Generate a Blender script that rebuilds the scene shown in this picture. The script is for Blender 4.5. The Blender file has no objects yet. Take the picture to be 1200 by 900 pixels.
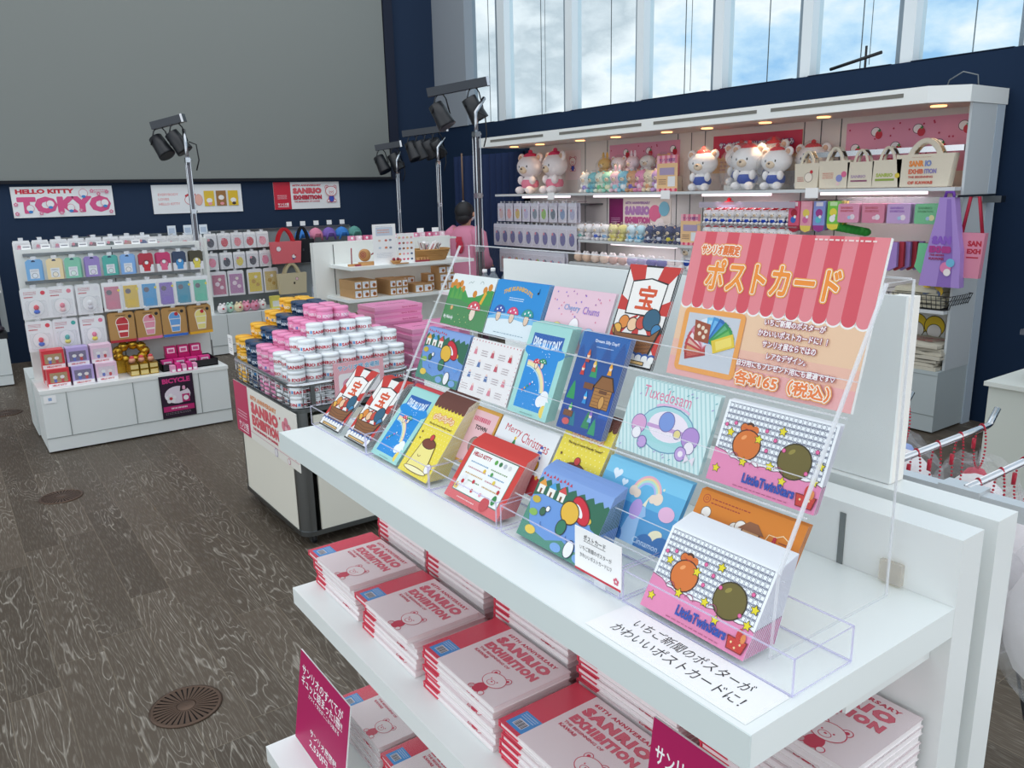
import bpy, math, random
from mathutils import Vector, Matrix
R_ = random.Random(7)
C = bpy.context.scene.collection
sc = bpy.context.scene

# ------------------------------------------------------------------ camera
YAW, PITCH, ROLL, FPX = 0.954452, 0.237481, -0.022824, 937.58
f = Vector((math.cos(YAW)*math.cos(PITCH), math.sin(YAW)*math.cos(PITCH), -math.sin(PITCH)))
r = Vector((math.sin(YAW), -math.cos(YAW), 0)); u = r.cross(f)
r2 = r*math.cos(ROLL)+u*math.sin(ROLL); u2 = u*math.cos(ROLL)-r*math.sin(ROLL)
cam_d = bpy.data.cameras.new('camera'); cam = bpy.data.objects.new('camera', cam_d); C.objects.link(cam)
cam_d.sensor_fit = 'HORIZONTAL'; cam_d.sensor_width = 36; cam_d.lens = FPX/1200*36; cam_d.clip_start = 0.02
M = Matrix((r2, u2, -f)).transposed().to_4x4(); M.translation = Vector((0, 0, 1.6)); cam.matrix_world = M
sc.camera = cam
# ------------------------------------------------------------------ colour management
sc.view_settings.view_transform = 'Standard'; sc.view_settings.look = 'None'
sc.view_settings.exposure = EXPO = 0.13; sc.view_settings.gamma = 1; sc.view_settings.use_curve_mapping = False
sc.cycles.max_bounces = 8; sc.cycles.transparent_max_bounces = 24; sc.cycles.transmission_bounces = 6
sc.cycles.glossy_bounces = 3; sc.cycles.diffuse_bounces = 4; sc.cycles.use_denoising = True
sc.cycles.caustics_reflective = False; sc.cycles.caustics_refractive = False
sc.cycles.sample_clamp_indirect = 4
# ------------------------------------------------------------------ sky
WORLD_STRENGTH = 1.0
w = bpy.data.worlds.new('sky'); sc.world = w; w.use_nodes = True
nt = w.node_tree; nt.nodes.clear(); N = nt.nodes.new; L = nt.links.new
out = N('ShaderNodeOutputWorld'); bg = N('ShaderNodeBackground'); L(bg.outputs[0], out.inputs[0]); bg.inputs[1].default_value = WORLD_STRENGTH
tc = N('ShaderNodeTexCoord'); mp = N('ShaderNodeMapping'); L(tc.outputs['Generated'], mp.inputs[0]); mp.inputs['Scale'].default_value = (1, 1, 1.9)
mp.inputs['Location'].default_value = (0.35, 0.1, 0.3)
nz = N('ShaderNodeTexNoise'); L(mp.outputs[0], nz.inputs[0]); nz.inputs['Scale'].default_value = 3.7; nz.inputs['Detail'].default_value = 9; nz.inputs['Roughness'].default_value = .56
cr = N('ShaderNodeValToRGB'); L(nz.outputs[0], cr.inputs[0])
cr.color_ramp.elements[0].position = .37; cr.color_ramp.elements[0].color = (.36, .60, .88, 1)
cr.color_ramp.elements[1].position = .50; cr.color_ramp.elements[1].color = (1.0, 1.0, 1.0, 1)
e = cr.color_ramp.elements.new(.43); e.color = (.62, .80, .96, 1)
e = cr.color_ramp.elements.new(.59); e.color = (.60, .66, .71, 1)
e = cr.color_ramp.elements.new(.68); e.color = (.95, .97, 1, 1)
e = cr.color_ramp.elements.new(.545); e.color = (.86, .89, .92, 1)
L(cr.outputs[0], bg.inputs[0])
# daylight of the glass fronts behind and beside the camera
def area(name, loc, rot, sx, sy, power, col=(1, .985, .96)):
    l = bpy.data.lights.new(name, 'AREA'); l.shape = 'RECTANGLE'; l.size = sx; l.size_y = sy; l.energy = power; l.color = col
    o = bpy.data.objects.new(name, l); C.objects.link(o); o.location = loc; o.rotation_euler = rot; return o
area('daylight_side', (-3.9, 3.0, 2.6), (math.radians(90), 0, math.radians(-90)), 9, 4.5, 60)
area('daylight_rear', (1.6, -3.2, 2.8), (math.radians(90), 0, 0), 7, 4.5, 50)
area('overhead_fill', (2.2, 5.5, 5.9), (0, 0, 0), 6, 7, 90, (1, .97, .93))  # added warm fill from above, offsets the blue sky light; no real fixture

# ------------------------------------------------------------------ material helpers
def lin(h):
    h = h.lstrip('#'); v = [int(h[i:i+2], 16)/255 for i in (0, 2, 4)]
    return tuple(c/12.92 if c <= .04045 else ((c+.055)/1.055)**2.4 for c in v)+(1,)
_m = {}
def mat(h, rough=.5, metal=0, spec=.5, bump=0, bscale=200):
    k = (h, rough, metal, spec, bump, bscale)
    if k in _m: return _m[k]
    m = bpy.data.materials.new('surface_'+h.strip('#')); m.use_nodes = True; t = m.node_tree; b = t.nodes['Principled BSDF']
    b.inputs['Base Color'].default_value = lin(h); b.inputs['Roughness'].default_value = rough
    b.inputs['Metallic'].default_value = metal; b.inputs['Specular IOR Level'].default_value = spec
    if bump:
        n = t.nodes.new('ShaderNodeTexNoise'); n.inputs['Scale'].default_value = bscale; n.inputs['Detail'].default_value = 4
        c = t.nodes.new('ShaderNodeTexCoord'); t.links.new(c.outputs['Object'], n.inputs[0])
        p = t.nodes.new('ShaderNodeBump'); p.inputs['Strength'].default_value = bump; p.inputs['Distance'].default_value = .01
        t.links.new(n.outputs[0], p.inputs['Height']); t.links.new(p.outputs[0], b.inputs['Normal'])
    _m[k] = m; return m
def clear(tint='#ffffff', gloss=.08, haze=0.0, name='clear_plastic', rough=.06):
    k = (tint, gloss, haze, rough)
    if k in _m: return _m[k]
    m = bpy.data.materials.new(name); m.use_nodes = True; t = m.node_tree; t.nodes.clear(); n = t.nodes.new; l = t.links.new
    o = n('ShaderNodeOutputMaterial'); tr = n('ShaderNodeBsdfTransparent'); tr.inputs[0].default_value = lin(tint)
    g = n('ShaderNodeBsdfGlossy'); g.inputs['Roughness'].default_value = rough
    d = n('ShaderNodeBsdfDiffuse'); d.inputs[0].default_value = (.9, .92, .95, 1)
    fr = n('ShaderNodeLayerWeight'); fr.inputs[0].default_value = .25
    mu = n('ShaderNodeMath'); mu.operation = 'MULTIPLY_ADD'; mu.inputs[1].default_value = .30 if name != 'clear_bag' else .5; mu.inputs[2].default_value = gloss*.3; l(fr.outputs['Facing'], mu.inputs[0])
    pw = n('ShaderNodeMath'); pw.operation = 'POWER'; pw.inputs[1].default_value = 2.2; l(mu.outputs[0], pw.inputs[0])
    m1 = n('ShaderNodeMixShader'); m1.inputs[0].default_value = haze; l(tr.outputs[0], m1.inputs[1]); l(d.outputs[0], m1.inputs[2])
    m2 = n('ShaderNodeMixShader'); l(pw.outputs[0], m2.inputs[0]); l(m1.outputs[0], m2.inputs[1]); l(g.outputs[0], m2.inputs[2])
    l(m2.outputs[0], o.inputs[0]); _m[k] = m; return m
def emit(h, s):
    k = ('e', h, s)
    if k in _m: return _m[k]
    m = bpy.data.materials.new('lamp_glow'); m.use_nodes = True; b = m.node_tree.nodes['Principled BSDF']
    b.inputs['Base Color'].default_value = lin(h); b.inputs['Emission Color'].default_value = lin(h); b.inputs['Emission Strength'].default_value = s
    _m[k] = m; return m
WHITE = mat('#eef1ef', .35, bump=.02, bscale=90); SHELF = mat('#f2f7f5', .3); PANELW = mat('#e9ebe7', .45); CREAM = mat('#ebe8da', .5)
CHROME = mat('#c9ccd0', .16, 1); STEEL = mat('#7d8284', .3, 1); BLACK = mat('#14161a', .5); KRAFT = mat('#b48d5e', .75); PAPER = mat('#fbfbfb', .6)
ACR = clear('#ffffff', .1); ACRE = clear('#ffffff', .4, .45, 'acrylic_edge'); BAGP = clear('#ffffff', .35, .07, 'clear_bag', .18)
SEAM = mat('#8b9291', .6); SLOT = mat('#4a4f50', .5)

# ------------------------------------------------------------------ mesh builder
class MB:
    def __init__(s): s.v = []; s.f = []; s.mi = []; s.sm = []; s.ms = []
    def m(s, m):
        if m not in s.ms: s.ms.append(m)
        return s.ms.index(m)
    def add(s, vs, fs, m, smooth=False):
        b = len(s.v); s.v += [tuple(x) for x in vs]; i = s.m(m)
        for q in fs: s.f.append(tuple(b+k for k in q)); s.mi.append(i); s.sm.append(smooth)
        return s
    def box(s, x0, x1, y0, y1, z0, z1, m, T=None):
        vs = [(x, y, z) for x in (x0, x1) for y in (y0, y1) for z in (z0, z1)]
        if T: vs = [T @ Vector(p) for p in vs]
        return s.add(vs, [(0,1,3,2),(4,6,7,5),(0,4,5,1),(2,3,7,6),(0,2,6,4),(1,5,7,3)], m)
    def prism(s, pts, axis, a0, a1, m, m_side=None):   # polygon pts in the other two axes
        n = len(pts)
        def P(p, a):
            if axis == 'x': return (a, p[0], p[1])
            if axis == 'y': return (p[0], a, p[1])
            return (p[0], p[1], a)
        vs = [P(p, a0) for p in pts]+[P(p, a1) for p in pts]
        s.add(vs, [tuple(range(n))[::-1], tuple(range(n, 2*n))], m)
        s.add(vs, [(i, (i+1) % n, n+(i+1) % n, n+i) for i in range(n)], m_side or m); return s
    def lathe(s, prof, m, c=(0, 0, 0), n=20, sx=1, sy=1, smooth=True, T=None, caps=True):
        vs = []
        for (rr, z) in prof:
            for k in range(n):
                a = 2*math.pi*k/n; vs.append((c[0]+rr*sx*math.cos(a), c[1]+rr*sy*math.sin(a), c[2]+z))
        if T: vs = [T @ Vector(p) for p in vs]
        fs = [(i*n+k, i*n+(k+1) % n, (i+1)*n+(k+1) % n, (i+1)*n+k) for i in range(len(prof)-1) for k in range(n)]
        s.add(vs, fs, m, smooth)
        if caps:
            b = len(s.v)-len(vs); i = s.m(m)
            for q in (tuple(b+k for k in range(n))[::-1], tuple(b+(len(prof)-1)*n+k for k in range(n))): s.f.append(q); s.mi.append(i); s.sm.append(False)
        return s
    def ell(s, c, rx, ry, rz, m, n=16, T=None):
        K = max(5, n//2); pr = [(math.sin(math.pi*(i+.02)/(K+.04)), -math.cos(math.pi*(i+.02)/(K+.04))) for i in range(K+1)]
        vs = [(c[0]+q*rx*math.cos(2*math.pi*k/n), c[1]+q*ry*math.sin(2*math.pi*k/n), c[2]+z*rz) for (q, z) in pr for k in range(n)]
        if T: vs = [T @ Vector(p) for p in vs]
        fs = [(i*n+k, i*n+(k+1) % n, (i+1)*n+(k+1) % n, (i+1)*n+k) for i in range(K) for k in range(n)]
        fs += [tuple(range(n))[::-1], tuple(K*n+k for k in range(n))]
        return s.add(vs, fs, m, True)
    def tube(s, pts, rad, m, n=8, closed=False, smooth=True):
        P = [Vector(p) for p in pts]; vs = []; L_ = len(P)
        rads = rad if isinstance(rad, (list, tuple)) else [rad]*L_
        prev = None
        for i, p in enumerate(P):
            a = P[(i-1) % L_] if (closed or i > 0) else p; b = P[(i+1) % L_] if (closed or i < L_-1) else p
            t = (b-a).normalized()
            ref = Vector((0, 0, 1)) if abs(t.z) < .93 else Vector((1, 0, 0))
            if prev is not None:
                q = prev-t*prev.dot(t)
                e1 = q.normalized() if q.length > 1e-6 else t.cross(ref).normalized()
            else: e1 = t.cross(ref).normalized()
            prev = e1; e2 = t.cross(e1)
            for k in range(n):
                an = 2*math.pi*(k+.5)/n; vs.append(p+(e1*math.cos(an)+e2*math.sin(an))*rads[i])
        R = L_ if closed else L_-1
        fs = [(i*n+k, i*n+(k+1) % n, ((i+1) % L_)*n+(k+1) % n, ((i+1) % L_)*n+k) for i in range(R) for k in range(n)]
        if not closed: fs += [tuple(range(n))[::-1], tuple((L_-1)*n+k for k in range(n))]
        return s.add(vs, fs, m, smooth)
    def bar(s, a, b, wd, m, hd=None):      # square section bar
        return s.tube([a, b], wd*.7071, m, 4, smooth=False)
    def merge(s, o, T=None):
        b = len(s.v); s.v += [tuple(T @ Vector(p)) if T else p for p in o.v]
        for q, i, g in zip(o.f, o.mi, o.sm): s.f.append(tuple(b+k for k in q)); s.mi.append(s.m(o.ms[i])); s.sm.append(g)
        return s
    def mesh(s, name, off=(0, 0, 0)):
        me = bpy.data.meshes.new(name)
        me.from_pydata([(a-off[0], b-off[1], c-off[2]) for a, b, c in s.v], [], s.f)
        for m in s.ms: me.materials.append(m)
        me.polygons.foreach_set('material_index', s.mi); me.polygons.foreach_set('use_smooth', s.sm); me.update(); return me
def arc(cx, cy, rr, a0, a1, n=8): return [(cx+rr*math.cos(math.radians(a0+(a1-a0)*i/n)), cy+rr*math.sin(math.radians(a0+(a1-a0)*i/n))) for i in range(n+1)]
def rrect(x0, x1, y0, y1, rr, n=5):
    return arc(x1-rr, y1-rr, rr, 0, 90, n)+arc(x0+rr, y1-rr, rr, 90, 180, n)+arc(x0+rr, y0+rr, rr, 180, 270, n)+arc(x1-rr, y0+rr, rr, 270, 360, n)

# ------------------------------------------------------------------ object helpers
def thing(name, label, cat, loc=(0, 0, 0), group=None, rz=0):
    o = bpy.data.objects.new(name, None); C.objects.link(o); o.empty_display_size = .05
    o.location = loc; o.rotation_euler = (0, 0, rz); o['label'] = label; o['category'] = cat
    if group: o['group'] = group
    return o
def part(name, mb, parent, label=None, world=False, kind=None):
    off = tuple(parent.location) if world else (0, 0, 0)
    o = bpy.data.objects.new(name, mb.mesh(name, off)); C.objects.link(o); o.parent = parent
    if label: o['label'] = label
    if kind: o['kind'] = kind
    return o
def sub(name, mb, par, root=None):      # sub-part of a part; the part sits at its thing's origin
    off = tuple(root.location) if root else (0, 0, 0)
    o = bpy.data.objects.new(name, mb.mesh(name, off)); C.objects.link(o); o.parent = par; return o
def single(name, mb, label, cat, loc=(0, 0, 0), group=None, world=False, rz=0, kind=None):
    o = bpy.data.objects.new(name, mb.mesh(name, loc if world else (0, 0, 0))); C.objects.link(o); o.location = loc; o.rotation_euler = (0, 0, rz)
    o['label'] = label; o['category'] = cat
    if group: o['group'] = group
    if kind: o['kind'] = kind
    return o
def struct(name, mb, parent=None):
    o = bpy.data.objects.new(name, mb.mesh(name)); C.objects.link(o)
    if parent: o.parent = parent
    else: o['kind'] = 'structure'
    return o
def dup(root, loc, label=None, group=None, rz=None):
    q = root.copy(); C.objects.link(q); q.location = loc
    if rz is not None: q.rotation_euler = (0, 0, rz)
    if label: q['label'] = label
    if group: q['group'] = group
    for ch in list(root.children):
        c = ch.copy(); C.objects.link(c); c.parent = q
        for g in ch.children:
            d = g.copy(); C.objects.link(d); d.parent = c
    return q
ORD = ['first', 'second', 'third', 'fourth', 'fifth', 'sixth', 'seventh', 'eighth', 'ninth', 'tenth', 'eleventh', 'twelfth', 'thirteenth', 'fourteenth', 'fifteenth', 'sixteenth']

# ------------------------------------------------------------------ flat printing on a surface
_txt = {}
def glyphs(s, bold, space=1.0):
    k = (s, bold, space)
    if k not in _txt:
        c = bpy.data.curves.new('t', 'FONT'); c.body = s; c.offset = bold; c.resolution_u = 2; c.space_character = space
        c.fill_mode = 'BOTH'
        o = bpy.data.objects.new('t', c); C.objects.link(o); bpy.context.view_layer.update()
        me = bpy.data.meshes.new_from_object(o.evaluated_get(bpy.context.evaluated_depsgraph_get()))
        vs = [(v.co.x, v.co.y) for v in me.vertices]; fs = [tuple(p.vertices) for p in me.polygons]
        bpy.data.objects.remove(o); bpy.data.curves.remove(c); bpy.data.meshes.remove(me)
        x0 = min(a for a, b in vs); x1 = max(a for a, b in vs); y0 = min(b for a, b in vs); y1 = max(b for a, b in vs)
        _txt[k] = ([(a-x0, b-y0) for a, b in vs], fs, x1-x0, y1-y0)
    return _txt[k]
def clip(pts, W, H):
    for ax, lim, sg in ((0, 0, 1), (0, W, -1), (1, 0, 1), (1, H, -1)):
        o = []
        for i, p in enumerate(pts):
            q = pts[i-1]; a = (p[ax]-lim)*sg; b = (q[ax]-lim)*sg
            if (a >= 0) != (b >= 0):
                t = b/(b-a); o.append((q[0]+(p[0]-q[0])*t, q[1]+(p[1]-q[1])*t))
            if a >= 0: o.append(p)
        pts = o
        if len(pts) < 3: return []
    return pts
class Art:
    """printing area W x H (any unit) mapped on origin + u*x + v*y, layered along n"""
    def __init__(s, mb, o, ud, vd, W, H, sc=.001, dz=2.5e-5, base=2e-4):
        s.mb = mb; s.o = Vector(o); s.u = Vector(ud).normalized(); s.v = Vector(vd).normalized(); s.n = s.u.cross(s.v); s.W = W; s.H = H; s.s = sc; s.dz = dz; s.k = base
    def P(s, x, y): return s.o+s.u*(x*s.s)+s.v*(y*s.s)+s.n*s.k
    def poly(s, pts, m, up=True):
        if isinstance(m, str): m = mat(m, .45)
        pts = clip(pts, s.W, s.H)
        if pts:
            s.mb.add([s.P(*p) for p in pts], [tuple(range(len(pts)))], m)
            if up: s.k += s.dz
    def rect(s, x0, y0, x1, y1, m, up=True): s.poly([(x0, y0), (x1, y0), (x1, y1), (x0, y1)], m, up)
    def circ(s, x, y, a, m, b=None, rot=0, n=20, up=True, a0=0, a1=360):
        b = b or a; c, q = math.cos(math.radians(rot)), math.sin(math.radians(rot)); pts = []
        k = n if a1-a0 >= 360 else n+1
        for i in range(k):
            t = math.radians(a0+(a1-a0)*i/n); X, Y = a*math.cos(t), b*math.sin(t); pts.append((x+X*c-Y*q, y+X*q+Y*c))
        s.poly(pts, m, up)
    def ocirc(s, x, y, a, m, ol='#403020', t=1.2, b=None, rot=0, n=20):
        b = b or a; s.circ(x, y, a+t/2, ol, b+t/2, rot, n); s.circ(x, y, a-t/2, m, b-t/2, rot, n)
    def star(s, x, y, a, m, k=.5, n=5, rot=90, up=True):
        s.poly([(x+(a if i % 2 == 0 else a*k)*math.cos(math.radians(rot+180*i/n)), y+(a if i % 2 == 0 else a*k)*math.sin(math.radians(rot+180*i/n))) for i in range(2*n)], m, up)
    def line(s, pts, t, m, closed=False):
        P = [Vector((a, b)) for a, b in pts]; n = len(P)
        if isinstance(m, str): m = mat(m, .45)
        L_, R = [], []
        for i, p in enumerate(P):
            a = P[(i-1) % n] if (closed or i) else p; b = P[(i+1) % n] if (closed or i < n-1) else p
            d = (b-a); d = d.normalized() if d.length else Vector((1, 0)); q = Vector((-d.y, d.x))*t/2
            L_.append(p+q); R.append(p-q)
        vs = [s.P(*p) for p in L_]+[s.P(*p) for p in R]; m_ = n if closed else n-1
        s.mb.add(vs, [(n+i, n+(i+1) % n, (i+1) % n, i) for i in range(m_)], m); s.k += s.dz
    def arcl(s, x, y, rr, a0, a1, t, m, n=14, ry=None): s.line([(x+rr*math.cos(math.radians(a0+(a1-a0)*i/n)), y+(ry or rr)*math.sin(math.radians(a0+(a1-a0)*i/n))) for i in range(n+1)], t, m)
    def text(s, t, x, y, w, h, m, bold=0, rot=0, keep=False, space=1.0, bend=0):
        if bold > .012 and any(ord(q) > 255 for q in t): return s.ring(t, x, y, w, h, m, bold*h*.55, 6, rot, space)
        vs, fs, tw, th = glyphs(t, bold, space)
        if isinstance(m, str): m = mat(m, .45)
        sx, sy = w/tw, h/th
        if keep: sx = sy = min(sx, sy)
        c, q = math.cos(math.radians(rot)), math.sin(math.radians(rot))
        pts = []
        for a, b in vs:
            X, Y = a*sx, b*sy
            if bend: Y += bend*(1-((X/w)*2-1)**2)
            pts.append((x+X*c-Y*q, y+X*q+Y*c))
        s.mb.add([s.P(*p) for p in pts], fs, m); s.k += s.dz
    def ring(s, t, x, y, w, h, m, rad, n=10, rot=0, space=1.0, bold=0):
        k = s.k
        for i in range(n):
            an = 2*math.pi*i/n; s.k = k+i*s.dz*.25; s.text(t, x+rad*math.cos(an), y+rad*math.sin(an), w, h, m, bold, rot, space=space)
        if rad > 1.2:
            for i in range(6): an = 2*math.pi*i/6; s.k = k+(n+i)*s.dz*.25; s.text(t, x+rad*.5*math.cos(an), y+rad*.5*math.sin(an), w, h, m, bold, rot, space=space)
        s.k = k+s.dz*((n+7)*.25+1)
    def otext2(s, t, x, y, w, h, m, ol, r0, r1, space=1.0):
        s.ring(t, x, y, w, h, ol, r1, 10, 0, space); s.ring(t, x, y, w, h, m, r0, 6, 0, space)
    def otext(s, t, x, y, w, h, m, ol, b0=0, b1=.04, rot=0, space=1.0):
        vs, fs, tw, th = glyphs(t, b0, space); v2, f2, tw2, th2 = glyphs(t, b1, space)
        dx = (tw2-tw)/2*w/tw; dy = (th2-th)/2*h/th
        c, q = math.cos(math.radians(rot)), math.sin(math.radians(rot))
        s.text(t, x-dx*c+dy*q, y-dx*q-dy*c, w*tw2/tw, h*th2/th, ol, b1, rot, space=space); s.text(t, x, y, w, h, m, b0, rot, space=space)
    def tinylines(s, x, y, w, n, h, m, seed=1, t=None):
        rr = random.Random(seed)
        for i in range(n):
            X = x
            while X < x+w*.93:
                l = rr.uniform(.03, .09)*w; s.rect(X, y+i*h, min(X+l, x+w), y+i*h+(t or h*.4), m, up=False); X += l+w*.025
        s.k += s.dz
# ================================================================== ROOM
def floor_material():
    m = bpy.data.materials.new('limed_oak_planks'); m.use_nodes = True; t = m.node_tree; b = t.nodes['Principled BSDF']; n = t.nodes.new; l = t.links.new
    c = n('ShaderNodeTexCoord'); sp = n('ShaderNodeSeparateXYZ'); l(c.outputs['Object'], sp.inputs[0])
    def mth(op, a, v=None, w_=None):
        q = n('ShaderNodeMath'); q.operation = op
        for i, z in enumerate((a, v, w_)):
            if z is None: continue
            if isinstance(z, (int, float)): q.inputs[i].default_value = z
            else: l(z, q.inputs[i])
        return q.outputs[0]
    PW = .155
    col = mth('FLOOR', mth('DIVIDE', mth('ADD', sp.outputs[0], .03), PW))
    wn = n('ShaderNodeTexWhiteNoise'); wn.noise_dimensions = '1D'; l(col, wn.inputs['W'])
    yy = mth('DIVIDE', mth('ADD', sp.outputs[1], mth('MULTIPLY', wn.outputs['Value'], 3.0)), 1.15)
    row = mth('FLOOR', yy)
    idv = mth('ADD', mth('MULTIPLY', col, 7.31), mth('MULTIPLY', row, 3.17))
    w2 = n('ShaderNodeTexWhiteNoise'); w2.noise_dimensions = '1D'; l(idv, w2.inputs['W'])
    cb = n('ShaderNodeCombineXYZ'); l(mth('MULTIPLY', sp.outputs[0], 5.6), cb.inputs[0]); l(mth('MULTIPLY', sp.outputs[1], .80), cb.inputs[1]); l(mth('MULTIPLY', idv, 13.7), cb.inputs[2])
    nz = n('ShaderNodeTexNoise'); l(cb.outputs[0], nz.inputs[0]); nz.inputs['Scale'].default_value = 1.5; nz.inputs['Detail'].default_value = 2.6; nz.inputs['Roughness'].default_value = .55; nz.inputs['Distortion'].default_value = .35
    s1 = mth('ABSOLUTE', mth('SINE', mth('MULTIPLY', nz.outputs[0], 58.0)))
    rp = n('ShaderNodeValToRGB'); l(s1, rp.inputs[0]); rp.color_ramp.elements[0].position = .0; rp.color_ramp.elements[0].color = (1, 1, 1, 1); rp.color_ramp.elements[1].position = .38; rp.color_ramp.elements[1].color = (0, 0, 0, 1)
    n2 = n('ShaderNodeTexNoise'); l(cb.outputs[0], n2.inputs[0]); n2.inputs['Scale'].default_value = .8; n2.inputs['Detail'].default_value = 1
    r2_ = n('ShaderNodeValToRGB'); l(n2.outputs[0], r2_.inputs[0]); r2_.color_ramp.elements[0].position = .40; r2_.color_ramp.elements[1].position = .56
    cb2 = n('ShaderNodeCombineXYZ'); l(mth('MULTIPLY', sp.outputs[0], 130.0), cb2.inputs[0]); l(mth('MULTIPLY', sp.outputs[1], 9.0), cb2.inputs[1])
    n3 = n('ShaderNodeTexNoise'); l(cb2.outputs[0], n3.inputs[0]); n3.inputs['Scale'].default_value = 1.6; n3.inputs['Detail'].default_value = 5
    grain = mth('MULTIPLY', mth('MULTIPLY', rp.outputs[0], r2_.outputs[0]), mth('ADD', mth('MULTIPLY', n3.outputs[0], 1.5), -.25))
    fine = mth('MULTIPLY', mth('SUBTRACT', n3.outputs[0], .5), .9)
    mx = n('ShaderNodeMix'); mx.data_type = 'RGBA'; l(w2.outputs['Value'], mx.inputs[0]); mx.inputs[6].default_value = lin('#463c31'); mx.inputs[7].default_value = lin('#5b5044')
    m3 = n('ShaderNodeMix'); m3.data_type = 'RGBA'; m3.clamp_factor = True; l(mth('ADD', mth('MULTIPLY', grain, .85), mth('MAXIMUM', fine, 0)), m3.inputs[0]); l(mx.outputs[2], m3.inputs[6]); m3.inputs[7].default_value = lin('#b9b2a6')
    fx = mth('FRACT', mth('DIVIDE', mth('ADD', sp.outputs[0], .03), PW)); fy = mth('FRACT', yy)
    ed = mth('MAXIMUM', mth('LESS_THAN', fx, .016), mth('LESS_THAN', fy, .0022))
    m4 = n('ShaderNodeMix'); m4.data_type = 'RGBA'; l(ed, m4.inputs[0]); l(m3.outputs[2], m4.inputs[6]); m4.inputs[7].default_value = lin('#74695a')
    l(m4.outputs[2], b.inputs['Base Color']); b.inputs['Roughness'].default_value = .5; b.inputs['Specular IOR Level'].default_value = .35
    bp = n('ShaderNodeBump'); bp.inputs['Strength'].default_value = .25; bp.inputs['Distance'].default_value = .002; l(grain, bp.inputs['Height']); l(bp.outputs[0], b.inputs['Normal'])
    return m
NAVY = mat('#26364e', .85, spec=.2, bump=.05, bscale=60); NAVY_D = mat('#14253f', .85, spec=.2)
struct('floor', MB().box(-4, 5.75, -3, 9.6, -.1, 0, floor_material()))
struct('wall_back', MB().box(-4, 5.75, 9.45, 9.6, 0, 6, NAVY))
WR = MB().box(5.6, 5.75, -3, 9.45, 0, 2.39, mat('#182b44', .85, spec=.2, bump=.05, bscale=60))
struct('wall_right', WR)
struct('trim_1', MB().box(5.58, 5.75, 8.70, 9.45, 2.39, 6, mat('#8d949c', .7)))
scr = thing('projection_screen', 'huge grey projection screen in a black frame on the navy wall', 'screen', (0.4, 9.45, 1.78))
part('fabric', MB().box(-4, 4.86, 9.41, 9.425, 1.80, 5.9, mat('#868a87', .9, spec=.1, bump=.05, bscale=300)), scr, world=True)
part('frame', MB().box(-4, 5.0, 9.425, 9.45, 1.77, 5.95, mat('#0d1018', .8)).box(4.87, 4.99, 9.39, 9.43, 1.77, 5.93, mat('#101a30', .8)).box(-4, 4.87, 9.385, 9.43, 1.768, 1.80, mat('#0b0f1a', .8)), scr, world=True)
# windows: panes between the mullions, first pane by the grey column
MUL = [(8.16, 7.93), (6.92, 6.74), (5.855, 5.71), (4.93, 4.775), (4.07, 3.93), (3.275, 3.13), (2.48, 2.36), (1.75, 1.6), (1.0, .85), (.2, .05), (-.8, -.95), (-1.8, -1.95)]
edges = [8.70]+[e for m_ in MUL for e in m_]+[-3]
GLASS = clear('#f4fafc', .02, 0, 'window_glass', .02)
for i in range(0, len(edges)-1, 2):
    a, b_ = edges[i], edges[i+1]
    win = MB().box(5.60, 5.75, b_, a, 2.385, 2.395, mat('#182b44', .85))
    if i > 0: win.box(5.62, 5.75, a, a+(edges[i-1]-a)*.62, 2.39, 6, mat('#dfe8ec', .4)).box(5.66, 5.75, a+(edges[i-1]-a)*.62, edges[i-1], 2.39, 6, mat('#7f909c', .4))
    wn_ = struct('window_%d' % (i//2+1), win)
    struct('glass', MB().box(5.70, 5.706, b_, a, 2.395, 6, GLASS), wn_)
    k = a-(a-b_)*.52
    struct('cable', MB().bar((5.74, k, 2.395), (5.74, k, 6), .006, STEEL), wn_)
    if i % 4 == 2: struct('cable', MB().bar((5.74, k-.07, 2.43), (5.74, k-.07, 6), .004, STEEL), wn_)

# ================================================================== FLOOR GRILLES
BRZ = mat('#5e4b3f', .45, .6)
def grille(loc, lab, rad=.112):
    t = thing('floor_grille', lab, 'floor vent', loc, 'round floor grilles')
    part('rim', MB().lathe([(rad*.985, 0), (rad, .003), (rad*.9, .006), (rad*.88, .004), (rad*.88, 0)], BRZ, n=40, caps=False), t)
    part('slot_well', MB().lathe([(.001, .0012), (rad*.89, .0012)], mat('#0b0908', .9), n=40, caps=False), t)
    s_ = MB().lathe([(.001, .0045), (rad*.27, .0045), (rad*.29, .003)], BRZ, n=24, caps=False)
    for k in range(32):
        a = 2*math.pi*k/32; T = Matrix.Rotation(a, 4, 'Z')
        s_.prism([(rad*.27, -.0018), (rad*.9, -.006), (rad*.9, .006), (rad*.27, .0018)], 'z', .002, .0045, BRZ) if 0 else s_.add([T @ Vector(p) for p in ((rad*.25, -.0022, .0045), (rad*.89, -.0068, .0045), (rad*.89, .0068, .0045), (rad*.25, .0022, .0045))], [(0, 1, 2, 3)], BRZ)
    part('spoke_plate', s_, t); return t
grille((.437, 2.482, 0), 'round bronze floor grille nearest the magazine shelves')
grille((.365, 4.87, 0), 'round bronze floor grille in front of the blister pack display')
grille((.262, 7.19, 0), 'far round bronze floor grille behind the blister pack display')

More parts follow.
